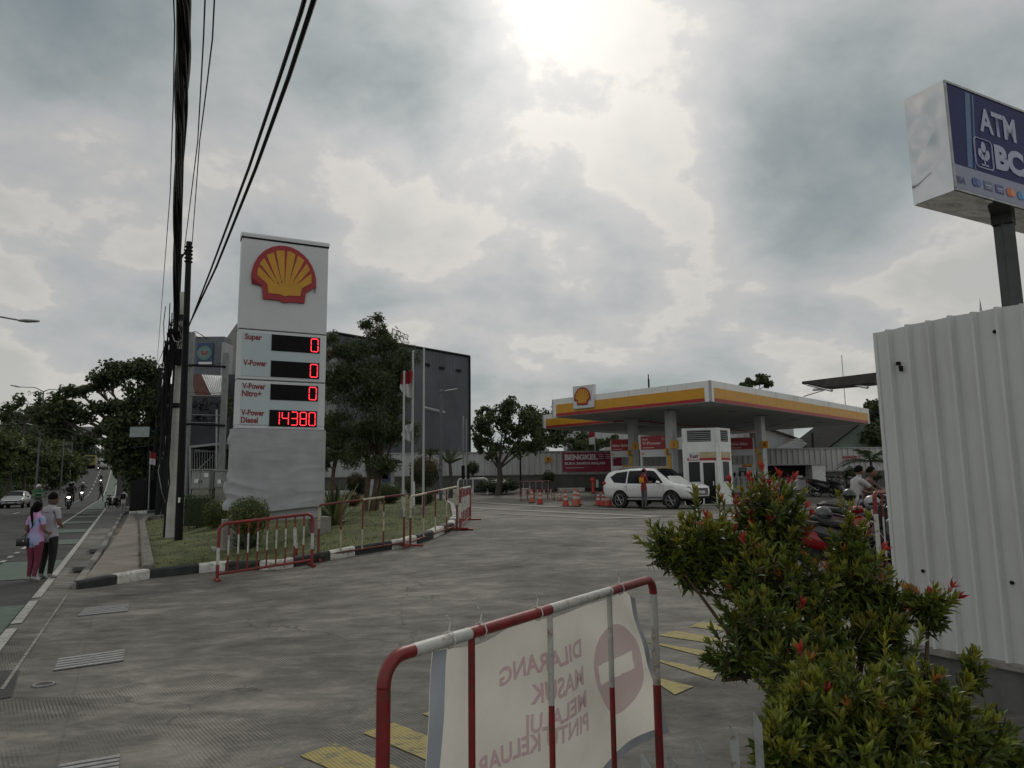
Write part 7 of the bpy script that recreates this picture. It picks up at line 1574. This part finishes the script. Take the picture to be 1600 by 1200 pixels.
# ---------------- scooters ----------------
def scooter(name,label,body,loc,rz,lit=False,plate=True,scale=1.,group=None,helm=None,sport=False,cat='motor scooter'):
    """front faces -Y, wheels on z=0"""
    t=thing(name,label,cat,(0,0,0),0,group); bm_=mat('scoot_%d_%d_%d'%tuple(int(x*999) for x in body),body,.22,.0,var=.03,spec=.7)
    for nm,y,rw in (('front_wheel',-.64,.27),('rear_wheel',.62,.27)):
        b=MB(); pts=[(rw-.05,-.02),(rw-.035,-.045),(rw-.01,-.04),(rw,0),(rw-.01,.04),(rw-.035,.045),(rw-.05,.02)]; b.M=Matrix.Translation((0,y,rw)); b.lathe([(r_,x) for r_,x in pts],(0,0,0),22,'X'); ty=b.build(nm,rubber,t,smooth=True)
        b=MB(); b.M=Matrix.Translation((0,y,rw)); b.lathe([(.03,-.05),(.05,-.04),(.05,.04),(.03,.05)],(0,0,0),12,'X')
        for k in range(6): a=k*PI/3; b.tube([(0,.04*math.cos(a),.04*math.sin(a)),(0,(rw-.04)*math.cos(a),(rw-.04)*math.sin(a))],.014,5)
        b.lathe([(rw-.05,-.028),(rw-.03,-.028),(rw-.03,.028),(rw-.05,.028)],(0,0,0),20,'X'); b.build('rim',grey_paint,ty)
        b=MB(); b.M=Matrix.Translation((0,y,rw)); b.lathe([(.06,.052),(.11,.052),(.11,.056),(.06,.056)],(0,0,0),16,'X'); b.build('brake_disc',chrome,ty)
    b=MB(); 
    for s in (-1,1): b.tube([(s*.075,-.64,.27),(s*.07,-.52,.62),(s*.03,-.46,.85)],[.022,.026,.03],7)
    b.build('fork',steel,t,smooth=True)
    b=MB(); # front fender arc
    def ff(u,v): a=R(20+150*u); rr=.315; return ((v-.5)*.13,-.64+rr*math.cos(a)*-1,.27+rr*math.sin(a)*(1-.12*abs(v-.5)))
    b.grid(12,4,ff); b.build('front_fender',bm_,t,smooth=True)
    # apron: lofted shield
    def loft(secs,m,nm,par=t,n=12):
        b=MB(); vs=[]
        for (y,z,wx,wz) in secs:
            for k in range(n): a=2*PI*k/n; cx_,sx_=math.cos(a),math.sin(a); vs.append((wx*math.copysign(abs(cx_)**.7,cx_),y,z+wz*math.copysign(abs(sx_)**.7,sx_)))
        fs=[(i*n+k,i*n+(k+1)%n,(i+1)*n+(k+1)%n,(i+1)*n+k) for i in range(len(secs)-1) for k in range(n)]+[tuple(range(n)),tuple(range(len(vs)-n,len(vs)))]
        b.add(vs,fs); return b.build(nm,m,par,smooth=True)
    loft([(-.66,.70,.05,.04),(-.62,.70,.13,.13),(-.53,.68,.20,.22),(-.45,.62,.22,.27),(-.37,.60,.17,.22)],bm_,'front_shield')
    loft([(-.47,.42,.16,.16),(-.40,.30,.17,.10),(-.10,.26,.16,.05),(.10,.28,.15,.06)],black,'footboard')
    loft([(-.05,.33,.10,.08),(.08,.48,.15,.16),(.30,.55,.17,.17),(.55,.63,.15,.13),(.80,.72,.10,.08),(.95,.77,.05,.04)],bm_,'rear_body')
    loft([(.05,.68,.10,.03),(.12,.73,.14,.05),(.35,.76,.15,.06),(.50,.79,.14,.06),(.56,.83,.13,.05),(.80,.86,.11,.045),(.90,.85,.06,.03)],mat('seat_vinyl',(.018,.018,.018),.6,var=.1),'seat')
    loft([(.0,.30,.08,.08),(.25,.30,.12,.11),(.45,.29,.10,.10),(.62,.27,.06,.06)],dark_metal,'engine')
    b=MB(); b.tube([(-.15,.15,.22),(-.19,.4,.24),(-.20,.8,.33)],[.03,.055,.06],8); b.build('exhaust',dark_metal,t,smooth=True)
    loft([(-.58,.97,.05,.03),(-.54,.98,.12,.06),(-.46,.98,.14,.065),(-.38,.98,.08,.04)],bm_,'handlebar_cover')
    b=MB(); b.tube([(-.33,-.36,1.0),(-.16,-.44,.99),(.16,-.44,.99),(.33,-.36,1.0)],.016,6); h_=b.build('handlebar',black,t,smooth=True)
    for s in (-1,1):
        b=MB(); b.tube([(s*.27,-.38,1.0),(s*.33,-.42,1.17)],.006,4); b.ball((s*.34,-.43,1.19),(.06,.012,.038),8,6); b.build('mirror',black,t,smooth=True)
        b=MB(); b.tube([(s*.22,-.40,1.0),(s*.36,-.355,1.0)],.021,6); b.build('grip',rubber,h_)
    b=MB(); b.ball((0,-.655,.74),(.10,.035,.05),10,6); b.build('headlight',lamp_on if lit else glass,t,smooth=True)
    b=MB(); b.box((0,.93,.76),(.13,.05,.05),.01); b.build('tail_light',sred,t)
    b=MB(); b.box((0,-.69,.55),(.24,.008,.11),.003); b.box((0,.98,.55),(.22,.008,.12),.003); b.build('plate',mat('plate_white',(.5,.5,.5),.5,var=0),t)
    def rf(u,v): a=R(15+110*u); rr=.32; return ((v-.5)*.14,.62+rr*math.cos(a),.27+rr*math.sin(a))
    b=MB(); b.grid(8,3,rf); b.build('rear_fender',black,t,smooth=True)
    b=MB(); b.tube([(-.05,.12,.25),(-.16,.2,.02),(-.19,.22,.01)],.012,5); b.build('side_stand',steel,t)
    if helm is not None:
        pass
    t.location=loc; t.rotation_euler=(0,0,rz); t.scale=(scale,)*3; return t
def helmet(label,loc,col,rz=0):
    b=MB(); b.ball((0,0,.13),(.13,.15,.13),16,12); o=b.build('helmet',mat('helm_%d'%int(col[0]*999),col,.2,var=0,spec=.8),smooth=True); o.location=loc; o.rotation_euler=(0,0,rz); b=MB(); b.ball((0,-.035,.11),(.118,.125,.055),14,8); b.build('visor',glass,o,world=False,smooth=True); tag(o,label,'helmet'); return o
hdg=math.atan2(RU.y,RU.x)           # direction of the road
ON=hdg-PI/2+PI                       # rotation for something facing toward us along the road (front is -Y)
ON=math.atan2(RU.x*-1,RU.y)
def rider(label,px_,py_,hpx,top,rz,helm,body=(.02,.02,.022),cols=None,bl=''):
    A=G(px_,py_); hh=px(hpx*1.16,A.y); sc=hh/1.66
    s=scooter('motor_scooter',bl,body,A,rz,lit=True,scale=sc*1.0)
    p=person(label,(A.x,A.y,A.z),rz,1.72*sc,dict(SIT),{'top':top,'bottom':(.02,.02,.025),'shoe':(.02,.02,.02)},long_sleeve=True,helmet=helm,nofing=True,lod=1,fat=1.15); return s,p,sc
def traffic():
    def jacket(o,h,J,kid): pass
    s,p,sc=rider('rider in green and black ride jacket with white helmet, partly behind the woman in pink',57,806,41,(.04,.16,.07),ON+R(8),(.55,.5,.5),bl='black scooter of the green jacketed rider near the silver car')
    b=MB(); h=1.72*sc; b.box(Vector((0,-.02,.70))*h,(.26*h,.012*h,.02*h),.003); b.build('reflective_stripe',mat('refl',(.35,.5,.4),.4,var=0),p,world=False)
    rider('rider in dark jacket steering the large black scooter with a passenger behind',107,795.5,35,(.03,.028,.03),ON,(.03,.03,.03),bl='large black scooter with lit headlight carrying two people')
    A=G(107,795.5); sc=px(40,A.y)/1.66; pz=dict(SIT); pz={k:((v[0],v[1]+.16,v[2]+.03) if isinstance(v,tuple) else v) for k,v in pz.items()}; person('passenger in dark clothes leaning out behind the rider of the large black scooter',(A.x+.15,A.y,A.z),ON,1.72*sc,pz,{'top':(.02,.02,.02),'bottom':(.02,.02,.02)},long_sleeve=True,nofing=True,lod=1,helmet=(.018,.018,.018))
    rider('rider with white helmet on the smaller scooter behind the two person scooter',127.5,783,25,(.035,.035,.04),ON,(.5,.5,.52),bl='smaller scooter with lit headlight right of the two person scooter')
    rider('distant rider with headlight on above the striding man',157,758,14,(.03,.03,.03),ON,(.03,.03,.03),bl='distant scooter with headlight seen over the striding man')
    rider('very distant rider before the pale car near the road crest',153.5,735,7,(.03,.03,.03),ON,(.03,.03,.03),bl='very distant scooter before the pale car near the road crest')
    A=G(176,794); scooter('motor_scooter','dark scooter parked at the pavement edge beside the backpack man',(.03,.03,.035),A,ON+R(-35),scale=px(24,A.y)/1.2)
traffic()
# ---------------- cars ----------------
def car(name,label,cat,spec,loc,rz,paint,lit=False,detail=True):
    """front toward +X. spec: list of stations (x, z_low, z_belt, z_top, w_low, w_belt, w_top)"""
    t=thing(name,label,cat,(0,0,0)); st=spec['st']; pm=mat('paint_'+name,paint,.22,.15,var=.02,spec=.6)
    def sec(q):
        x,zl,zb,zt,wl,wb,wt=q; zs=zl+.12; zm=(zs+zb)/2+.02; P=[(0,zl),(wl*.86,zl),(wl*.98,zs),(wb*1.0,zm),(wb*.985,zb-.05),(wb*.955,zb)]
        if zt-zb>.12: P+=[(wb*.955+(wt-wb*.955)*.5+.015,(zb+zt)/2),(wt+.01,zt-.06),(wt*.88,zt-.01),(0,zt+.02)]
        else: P+=[(wb*.90,zb+(zt-zb)*.5),(wb*.80,zt),(wb*.5,zt+.012),(0,zt+.02)]
        return [(x,y,z) for y,z in P]
    def interp(x):
        for i in range(len(st)-1):
            if st[i][0]<=x<=st[i+1][0]:
                f=(x-st[i][0])/(st[i+1][0]-st[i][0]); return [a+(b_-a)*f for a,b_ in zip(st[i],st[i+1])]
        return list(st[0] if x<st[0][0] else st[-1])
    n=10; vs=[]; 
    for q in st:
        s_=sec(q); vs+=s_+[(x,-y,z) for x,y,z in reversed(s_[1:-1])]
    m=2*n-2; b=MB(); b.add(vs,[(i*m+k,i*m+(k+1)%m,(i+1)*m+(k+1)%m,(i+1)*m+k) for i in range(len(st)-1) for k in range(m)]+[tuple(range(m)),tuple(range(len(vs)-m,len(vs)))])
    body=b.build('body',pm,t,smooth=True,subsurf=1)
    def hw(x,z):
        s_=sec(interp(x)); 
        for i in range(1,len(s_)-1):
            if s_[i][2]<=z<=s_[i+1][2]: f=(z-s_[i][2])/max(1e-6,s_[i+1][2]-s_[i][2]); return s_[i][1]+(s_[i+1][1]-s_[i][1])*f
        return s_[3][1]
    def spanel(nm,poly,m,off,par=t,both=True,sub=6):
        for s in ((1,-1) if both else (-1,)):
            # subdivide polygon edges and fan so that it follows the side
            P=[]
            for i in range(len(poly)):
                a,c=poly[i],poly[(i+1)%len(poly)]
                for j in range(sub): f=j/sub; P.append((a[0]+(c[0]-a[0])*f,a[1]+(c[1]-a[1])*f))
            cx_=sum(p[0] for p in P)/len(P); cz_=sum(p[1] for p in P)/len(P); b=MB(); rings=4; vs=[];
            for k in range(rings+1):
                g=k/rings
                for p in P: x,z=cx_+(p[0]-cx_)*g,cz_+(p[1]-cz_)*g; vs.append((x,s*(hw(x,z)+off),z))
            nP=len(P); b.add(vs,[(k*nP+i,k*nP+(i+1)%nP,(k+1)*nP+(i+1)%nP,(k+1)*nP+i) for k in range(rings) for i in range(nP)]); b.build(nm,m,par,smooth=True)
    for w_ in spec['windows']: spanel('side_window',w_,glass,.006)
    for d in spec.get('seams',[]):
        spanel('door_seam',d,MC.get('seam') or mat('seam',(.05,.05,.05),.6,var=0),.004,both=False,sub=8)
    # flat black patches standing in for wheel well shade, then wheels
    for x in spec['axles']:
        rr=spec['r']; poly=[(x+(rr+.07)*math.cos(R(a)),rr+.0+(rr+.07)*math.sin(R(a))) for a in range(-30,211,15)]
        spanel('wheel_well_shade',poly,black,.004,sub=2)
        for s in (-1,1):
            yc=s*(spec['w']/2-.10); b=MB(); b.M=Matrix.Translation((x,yc,rr)); b.lathe([(rr-.12,-.12),(rr-.03,-.125),(rr,-.09),(rr,.09),(rr-.03,.125),(rr-.12,.12)],(0,0,0),26,'Y'); ty=b.build('wheel',rubber,t,smooth=True)
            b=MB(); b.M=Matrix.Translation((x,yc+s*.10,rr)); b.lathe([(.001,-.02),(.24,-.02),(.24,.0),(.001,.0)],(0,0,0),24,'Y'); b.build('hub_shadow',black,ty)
            b=MB(); b.M=Matrix.Translation((x,yc+s*.112,rr)); b.lathe([(.235,-.03),(.255,-.03),(.255,.02),(.235,.02)],(0,0,0),26,'Y'); b.lathe([(.001,-.02),(.05,-.02),(.045,.015),(.001,.015)],(0,0,0),12,'Y')
            for k in range(6):
                for dd in (-.13,.13): a=k*PI/3; b.tube([(.04*math.cos(a),0,.04*math.sin(a)),(.24*math.cos(a+dd),0,.24*math.sin(a+dd))],.013,4)
            b.build('rim',chrome,ty)
    for nm,quad,m,off in spec['front']:
        b=MB(); b.add([Vector(p)+Vector((off,0,0)) for p in quad]+[Vector(p)+Vector((off-.03,0,0)) for p in quad],[tuple(range(len(quad))),tuple(range(2*len(quad)-1,len(quad)-1,-1))]+[(i,(i+1)%len(quad),(i+1)%len(quad)+len(quad),i+len(quad)) for i in range(len(quad))]); b.build(nm,m,t)
    for nm,pts,m in spec['extra']:
        for s in (1,-1):
            b=MB(); 
            for kind,a,c in pts:
                a=(a[0],a[1]*s,a[2])
                if kind=='box': b.box(a,c,.012)
                elif kind=='tube': b.tube([(p[0],p[1]*s,p[2]) for p in c],a[0],6)
                elif kind=='ball': b.ball(a,c,10,8)
            b.build(nm,m,t,smooth=(kind!='box'))
    # glass front and rear
    for nm,q in spec['screens']:
        b=MB(); b.grid(8,4,lambda u,v:[(q[0][k]*(1-u)+q[1][k]*u)*(1-v)+(q[3][k]*(1-u)+q[2][k]*u)*v+((.05*math.sin(PI*u)*(1 if q[0][0]>0 else -1)) if k==0 else 0) for k in range(3)]); b.build(nm,glass,t,smooth=True)
    t.location=loc; t.rotation_euler=(0,0,rz); return t
hl=mat('headlamp_lens',(.55,.57,.6),.08,.6,var=0); grille=mat('grille_black',(.015,.015,.017),.3,var=0); plate=mat('plate_pale',(.5,.5,.5),.5,var=0)
SUV={'w':1.82,'r':.385,'axles':(-1.4,1.4),'st':[(-2.5,.62,1.05,1.12,.70,.72,.6),(-2.44,.50,1.10,1.30,.80,.84,.70),(-2.36,.42,1.12,1.62,.84,.88,.68),(-2.1,.40,1.13,1.74,.88,.905,.66),(-1.4,.42,1.12,1.80,.90,.915,.66),(-.4,.42,1.10,1.82,.90,.915,.66),(.25,.42,1.08,1.79,.90,.915,.66),(.62,.42,1.07,1.66,.90,.915,.66),(1.0,.42,1.07,1.42,.90,.91,.68),(1.35,.42,1.06,1.19,.90,.91,.72),(1.5,.42,1.05,1.13,.90,.91,.75),(1.95,.42,1.01,1.09,.89,.90,.74),(2.15,.42,.97,1.04,.86,.87,.7),(2.27,.45,.90,.96,.78,.80,.66),(2.33,.52,.80,.86,.66,.68,.5)],
 'windows':[[(.78,1.12),(.98,1.13),(.55,1.55),(.38,1.67),(-.02,1.70),(-.02,1.11)],[(-.10,1.11),(-.10,1.70),(-.98,1.69),(-.98,1.12)],[(-1.06,1.12),(-1.06,1.68),(-1.7,1.62),(-2.02,1.42),(-1.75,1.17)]],
 'seams':[[(1.0,.5),(1.012,.5),(1.012,1.05),(1.0,1.05)],[(-.06,.5),(-.045,.5),(-.045,1.08),(-.06,1.08)],[(-1.0,.75),(-.985,.75),(-.985,1.08),(-1.0,1.08)],[(-.98,.5),(.98,.5),(.98,.515),(-.98,.515)]],
 'front':[('grille',[(2.34,-.52,.60),(2.34,.52,.60),(2.31,.58,.90),(2.31,-.58,.90)],grille,.01),('plate',[(2.36,-.24,.66),(2.36,.24,.66),(2.36,.24,.78),(2.36,-.24,.78)],plate,.02),('chrome_bar',[(2.33,-.56,.90),(2.33,.56,.90),(2.30,.58,.95),(2.30,-.58,.95)],chrome,.02),('lower_intake',[(2.33,-.6,.44),(2.33,.6,.44),(2.34,.6,.54),(2.34,-.6,.54)],black,.005)],
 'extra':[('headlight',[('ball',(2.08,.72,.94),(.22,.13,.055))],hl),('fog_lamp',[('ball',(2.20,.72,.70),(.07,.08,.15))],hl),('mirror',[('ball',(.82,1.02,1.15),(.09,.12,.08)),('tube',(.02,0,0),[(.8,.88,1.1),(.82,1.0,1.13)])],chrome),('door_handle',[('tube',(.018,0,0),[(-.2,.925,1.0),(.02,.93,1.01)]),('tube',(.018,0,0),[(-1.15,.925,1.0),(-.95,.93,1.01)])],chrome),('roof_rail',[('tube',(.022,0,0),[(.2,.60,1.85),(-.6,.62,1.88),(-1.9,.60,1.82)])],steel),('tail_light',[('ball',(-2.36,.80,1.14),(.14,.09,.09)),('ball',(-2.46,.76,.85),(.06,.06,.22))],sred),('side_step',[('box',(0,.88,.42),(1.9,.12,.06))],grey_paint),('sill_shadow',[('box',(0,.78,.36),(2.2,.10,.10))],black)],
 'screens':[('windscreen',[(1.36,-.70,1.14),(1.36,.70,1.14),(.46,.60,1.77),(.46,-.60,1.77)]),('rear_screen',[(-2.46,.62,1.22),(-2.46,-.62,1.22),(-2.28,-.58,1.66),(-2.28,.58,1.66)])]}
SED={'w':1.75,'r':.30,'axles':(-1.28,1.28),'st':[(-2.0,.45,.85,.95,.70,.74,.6),(-1.9,.32,.95,1.25,.80,.84,.64),(-1.5,.26,.97,1.46,.85,.865,.60),(-.5,.26,.95,1.52,.86,.87,.60),(.2,.26,.94,1.48,.86,.87,.60),(.8,.26,.93,1.16,.86,.87,.64),(1.05,.26,.92,1.0,.86,.87,.7),(1.6,.26,.84,.92,.84,.85,.7),(1.85,.28,.74,.80,.76,.78,.6),(1.98,.34,.62,.68,.62,.64,.5)],
 'windows':[[(.68,.98),(.72,1.0),(.2,1.36),(-.35,1.42),(-.35,.98)],[(-.42,.98),(-.42,1.42),(-1.2,1.38),(-1.45,1.2),(-1.3,.99)]],
 'front':[('grille',[(1.98,-.40,.56),(1.98,.40,.56),(1.95,.5,.68),(1.95,-.5,.68)],grille,.02),('plate',[(2.0,-.22,.44),(2.0,.22,.44),(2.0,.22,.54),(2.0,-.22,.54)],plate,.03),('lower_intake',[(1.99,-.55,.30),(1.99,.55,.30),(1.99,.62,.42),(1.99,-.62,.42)],black,.01),('chrome_bar',[(1.98,-.5,.66),(1.98,.5,.66),(1.95,.6,.72),(1.95,-.6,.72)],chrome,.03)],
 'extra':[('headlight',[('ball',(1.82,.60,.70),(.13,.20,.07))],hl),('fog_lamp',[('ball',(1.93,.58,.40),(.05,.08,.05))],hl),('mirror',[('ball',(.6,.98,.98),(.07,.10,.07))],black)],
 'screens':[('windscreen',[(1.06,-.68,.99),(1.06,.68,.99),(.34,.56,1.46),(.34,-.56,1.46)])]}
def cars():
    # white SUV beside the pumps: rear wheel ground pixel (971,786), front (1050,789.5)
    best=None
    for Yr in [x*.25 for x in range(120,150)]:
        for an in range(25,60,2):
            d=Vector((math.cos(R(an)),-math.sin(R(an)))); A=W(971,786,Yr); B=Vector((A.x+2.8*d.x,A.y+2.8*d.y)); q=W(1050.6,789,B.y)
            er=abs(q.x-B.x)+abs(Yr-33.6)*.2+abs(an-41)*.01
            if best is None or er<best[0]: best=(er,A.x,A.y,d,an)
    _,ax,ay,d,an=best; side=Vector((d.y,-d.x)) ; side=side if side.y<0 else -side
    c=Vector((ax,ay))+d*1.4-side*.8; g=gz(c.x,c.y); car('white_suv','white sport utility vehicle parked at the pumps, front to the right','car',SUV,(c.x,c.y,g),math.atan2(d.y,d.x),(.76,.77,.77))
    A=G(22,794); car('silver_car','silver hatchback with chrome nose driving toward us at the left edge','car',SED,A+Vector((-.3,.6,0)),math.atan2(-RU.y,-RU.x)+R(-4),(.34,.35,.36))
    A=G(-8,780); car('dark_car','dark car behind the silver hatchback at the left edge','car',SED,A+Vector((0,3,0)),math.atan2(-RU.y,-RU.x),(.04,.04,.045))
    A=G(162,733); car('pale_car','pale car far up the road right of the bus','car',SED,A,math.atan2(RU.y,RU.x),(.35,.33,.33))
    A=G(160,724); car('white_van','white minivan farther up the road behind the pale car','car',SUV,A,math.atan2(RU.y,RU.x),(.5,.5,.5))
    # bus / yellow truck
    A=G(139.5,732.5); sc=px(13,A.y); t=thing('truck','yellow green box truck seen from behind far up the road','truck',A); q=Matrix.Translation(A)@Matrix.Rotation(math.atan2(RU.y,RU.x)-PI/2,4,'Z')
    b=MB(); b.M=q; b.box((0,2.5,2.0),(2.3,5,2.3),.05); b.build('cargo_box',mat('truck_yellow',(.22,.20,.07),.6,var=.15),t); b=MB(); b.M=q; b.box((0,5.8,1.5),(2.2,1.6,2.0),.1); b.build('cab',mat('truck_dark',(.08,.09,.06),.5),t); b=MB(); b.M=q; b.box((0,2.7,.65),(2.1,5.6,.3)); b.build('chassis',black,t)
    for s in (-1,1):
        for y in (.9,5.4): b=MB(); b.M=q@Matrix.Translation((s*.95,y,.5)); b.lathe([(.3,-.15),(.5,-.15),(.5,.15),(.3,.15)],(0,0,0),14,'X'); b.build('wheel',rubber,t)
        b=MB(); b.M=q; b.box((s*.9,-.03,.8),(.2,.06,.2)); b.build('tail_light',sred,t)
    b=MB(); b.M=q; b.box((0,-.03,2.6),(1.9,.04,.5)); b.build('rear_window',glass,t)
cars()
def parked():
    # red scooter and dark ones right; ground slightly hidden behind the shrub
    def put(x,y,Y): p=W(x,y,Y); p.z=gz(p.x,p.y); return p
    s1=put(1290,800,12.6); a1=scooter('motor_scooter','red and black motorcycle parked side on behind the shrub',(.26,.008,.012),s1,R(85),scale=1.08)
    h=helmet('black and white helmet resting on the seat of the red motorcycle',(s1.x-.05,s1.y,s1.z+.86),(.06,.06,.065),R(60))
    s2=put(1340,800,12.3); scooter('motor_scooter','black scooter parked in front, next to the near fence',(.015,.015,.017),s2,R(62),scale=1.12)
    s3=put(1352,800,14.8); scooter('motor_scooter','dark grey scooter parked behind the black one by the near fence',(.05,.05,.055),s3,R(95),scale=1.1)
    s4=put(1372,800,13.4); scooter('motor_scooter','black and maroon scooter closest to the red white barrier',(.06,.012,.018),s4,R(70),scale=1.15)
    helmet('pale helmet on the scooter closest to the near fence',(s4.x-.15,s4.y-.1,s4.z+.98),(.30,.31,.32),0)
    helmet('dark helmet hanging on the handlebar of the grey scooter',(s3.x-.3,s3.y,s3.z+1.0),(.03,.03,.03),0)
    # men sitting among scooters
    A=put(1347,800,15.6); k=1.68
    person('man in white T-shirt sitting sideways on a parked scooter, looking right',(A.x,A.y,A.z+.06),R(100),k,dict(SIT),{'top':(.42,.40,.40),'bottom':(.03,.03,.04),'shoe':(.02,.02,.02)},sleeve=.6,fat=1.12)
    s5=put(1347,800,15.6); scooter('motor_scooter','dark scooter under the man in the white T-shirt',(.03,.03,.035),s5,R(100),scale=1.05)
    A=put(1366,800,16.2); person('second man in dark clothes sitting behind the man in the white T-shirt',(A.x,A.y,A.z+.03),R(70),1.66,dict(SIT),{'top':(.12,.06,.05),'bottom':(.03,.03,.04),'shoe':(.02,.02,.02)},sleeve=.9,fat=1.1,nofing=True)
    for x,Y,rz,l in ((1300,42,60,'far dark scooter, left one of two before the grey wall base'),(1319,41,20,'far dark scooter, right one of two before the grey wall base'),(1290,43,100,'dark scooter lying low in the shade by the white shed')):
        p=put(x,800,Y); scooter('motor_scooter',l,(.02,.02,.022),p,R(rz),scale=1.15)
        
parked()
# planter in front of camera for the shrub, kerb
def planter():
    b=MB(); b.box((2.4,3.9,.03),(1.6,2.2,.12),.03); struct(b.build('planting_soil',soil))
    b=MB(); 
    A=W(1372,742,49);
planter()
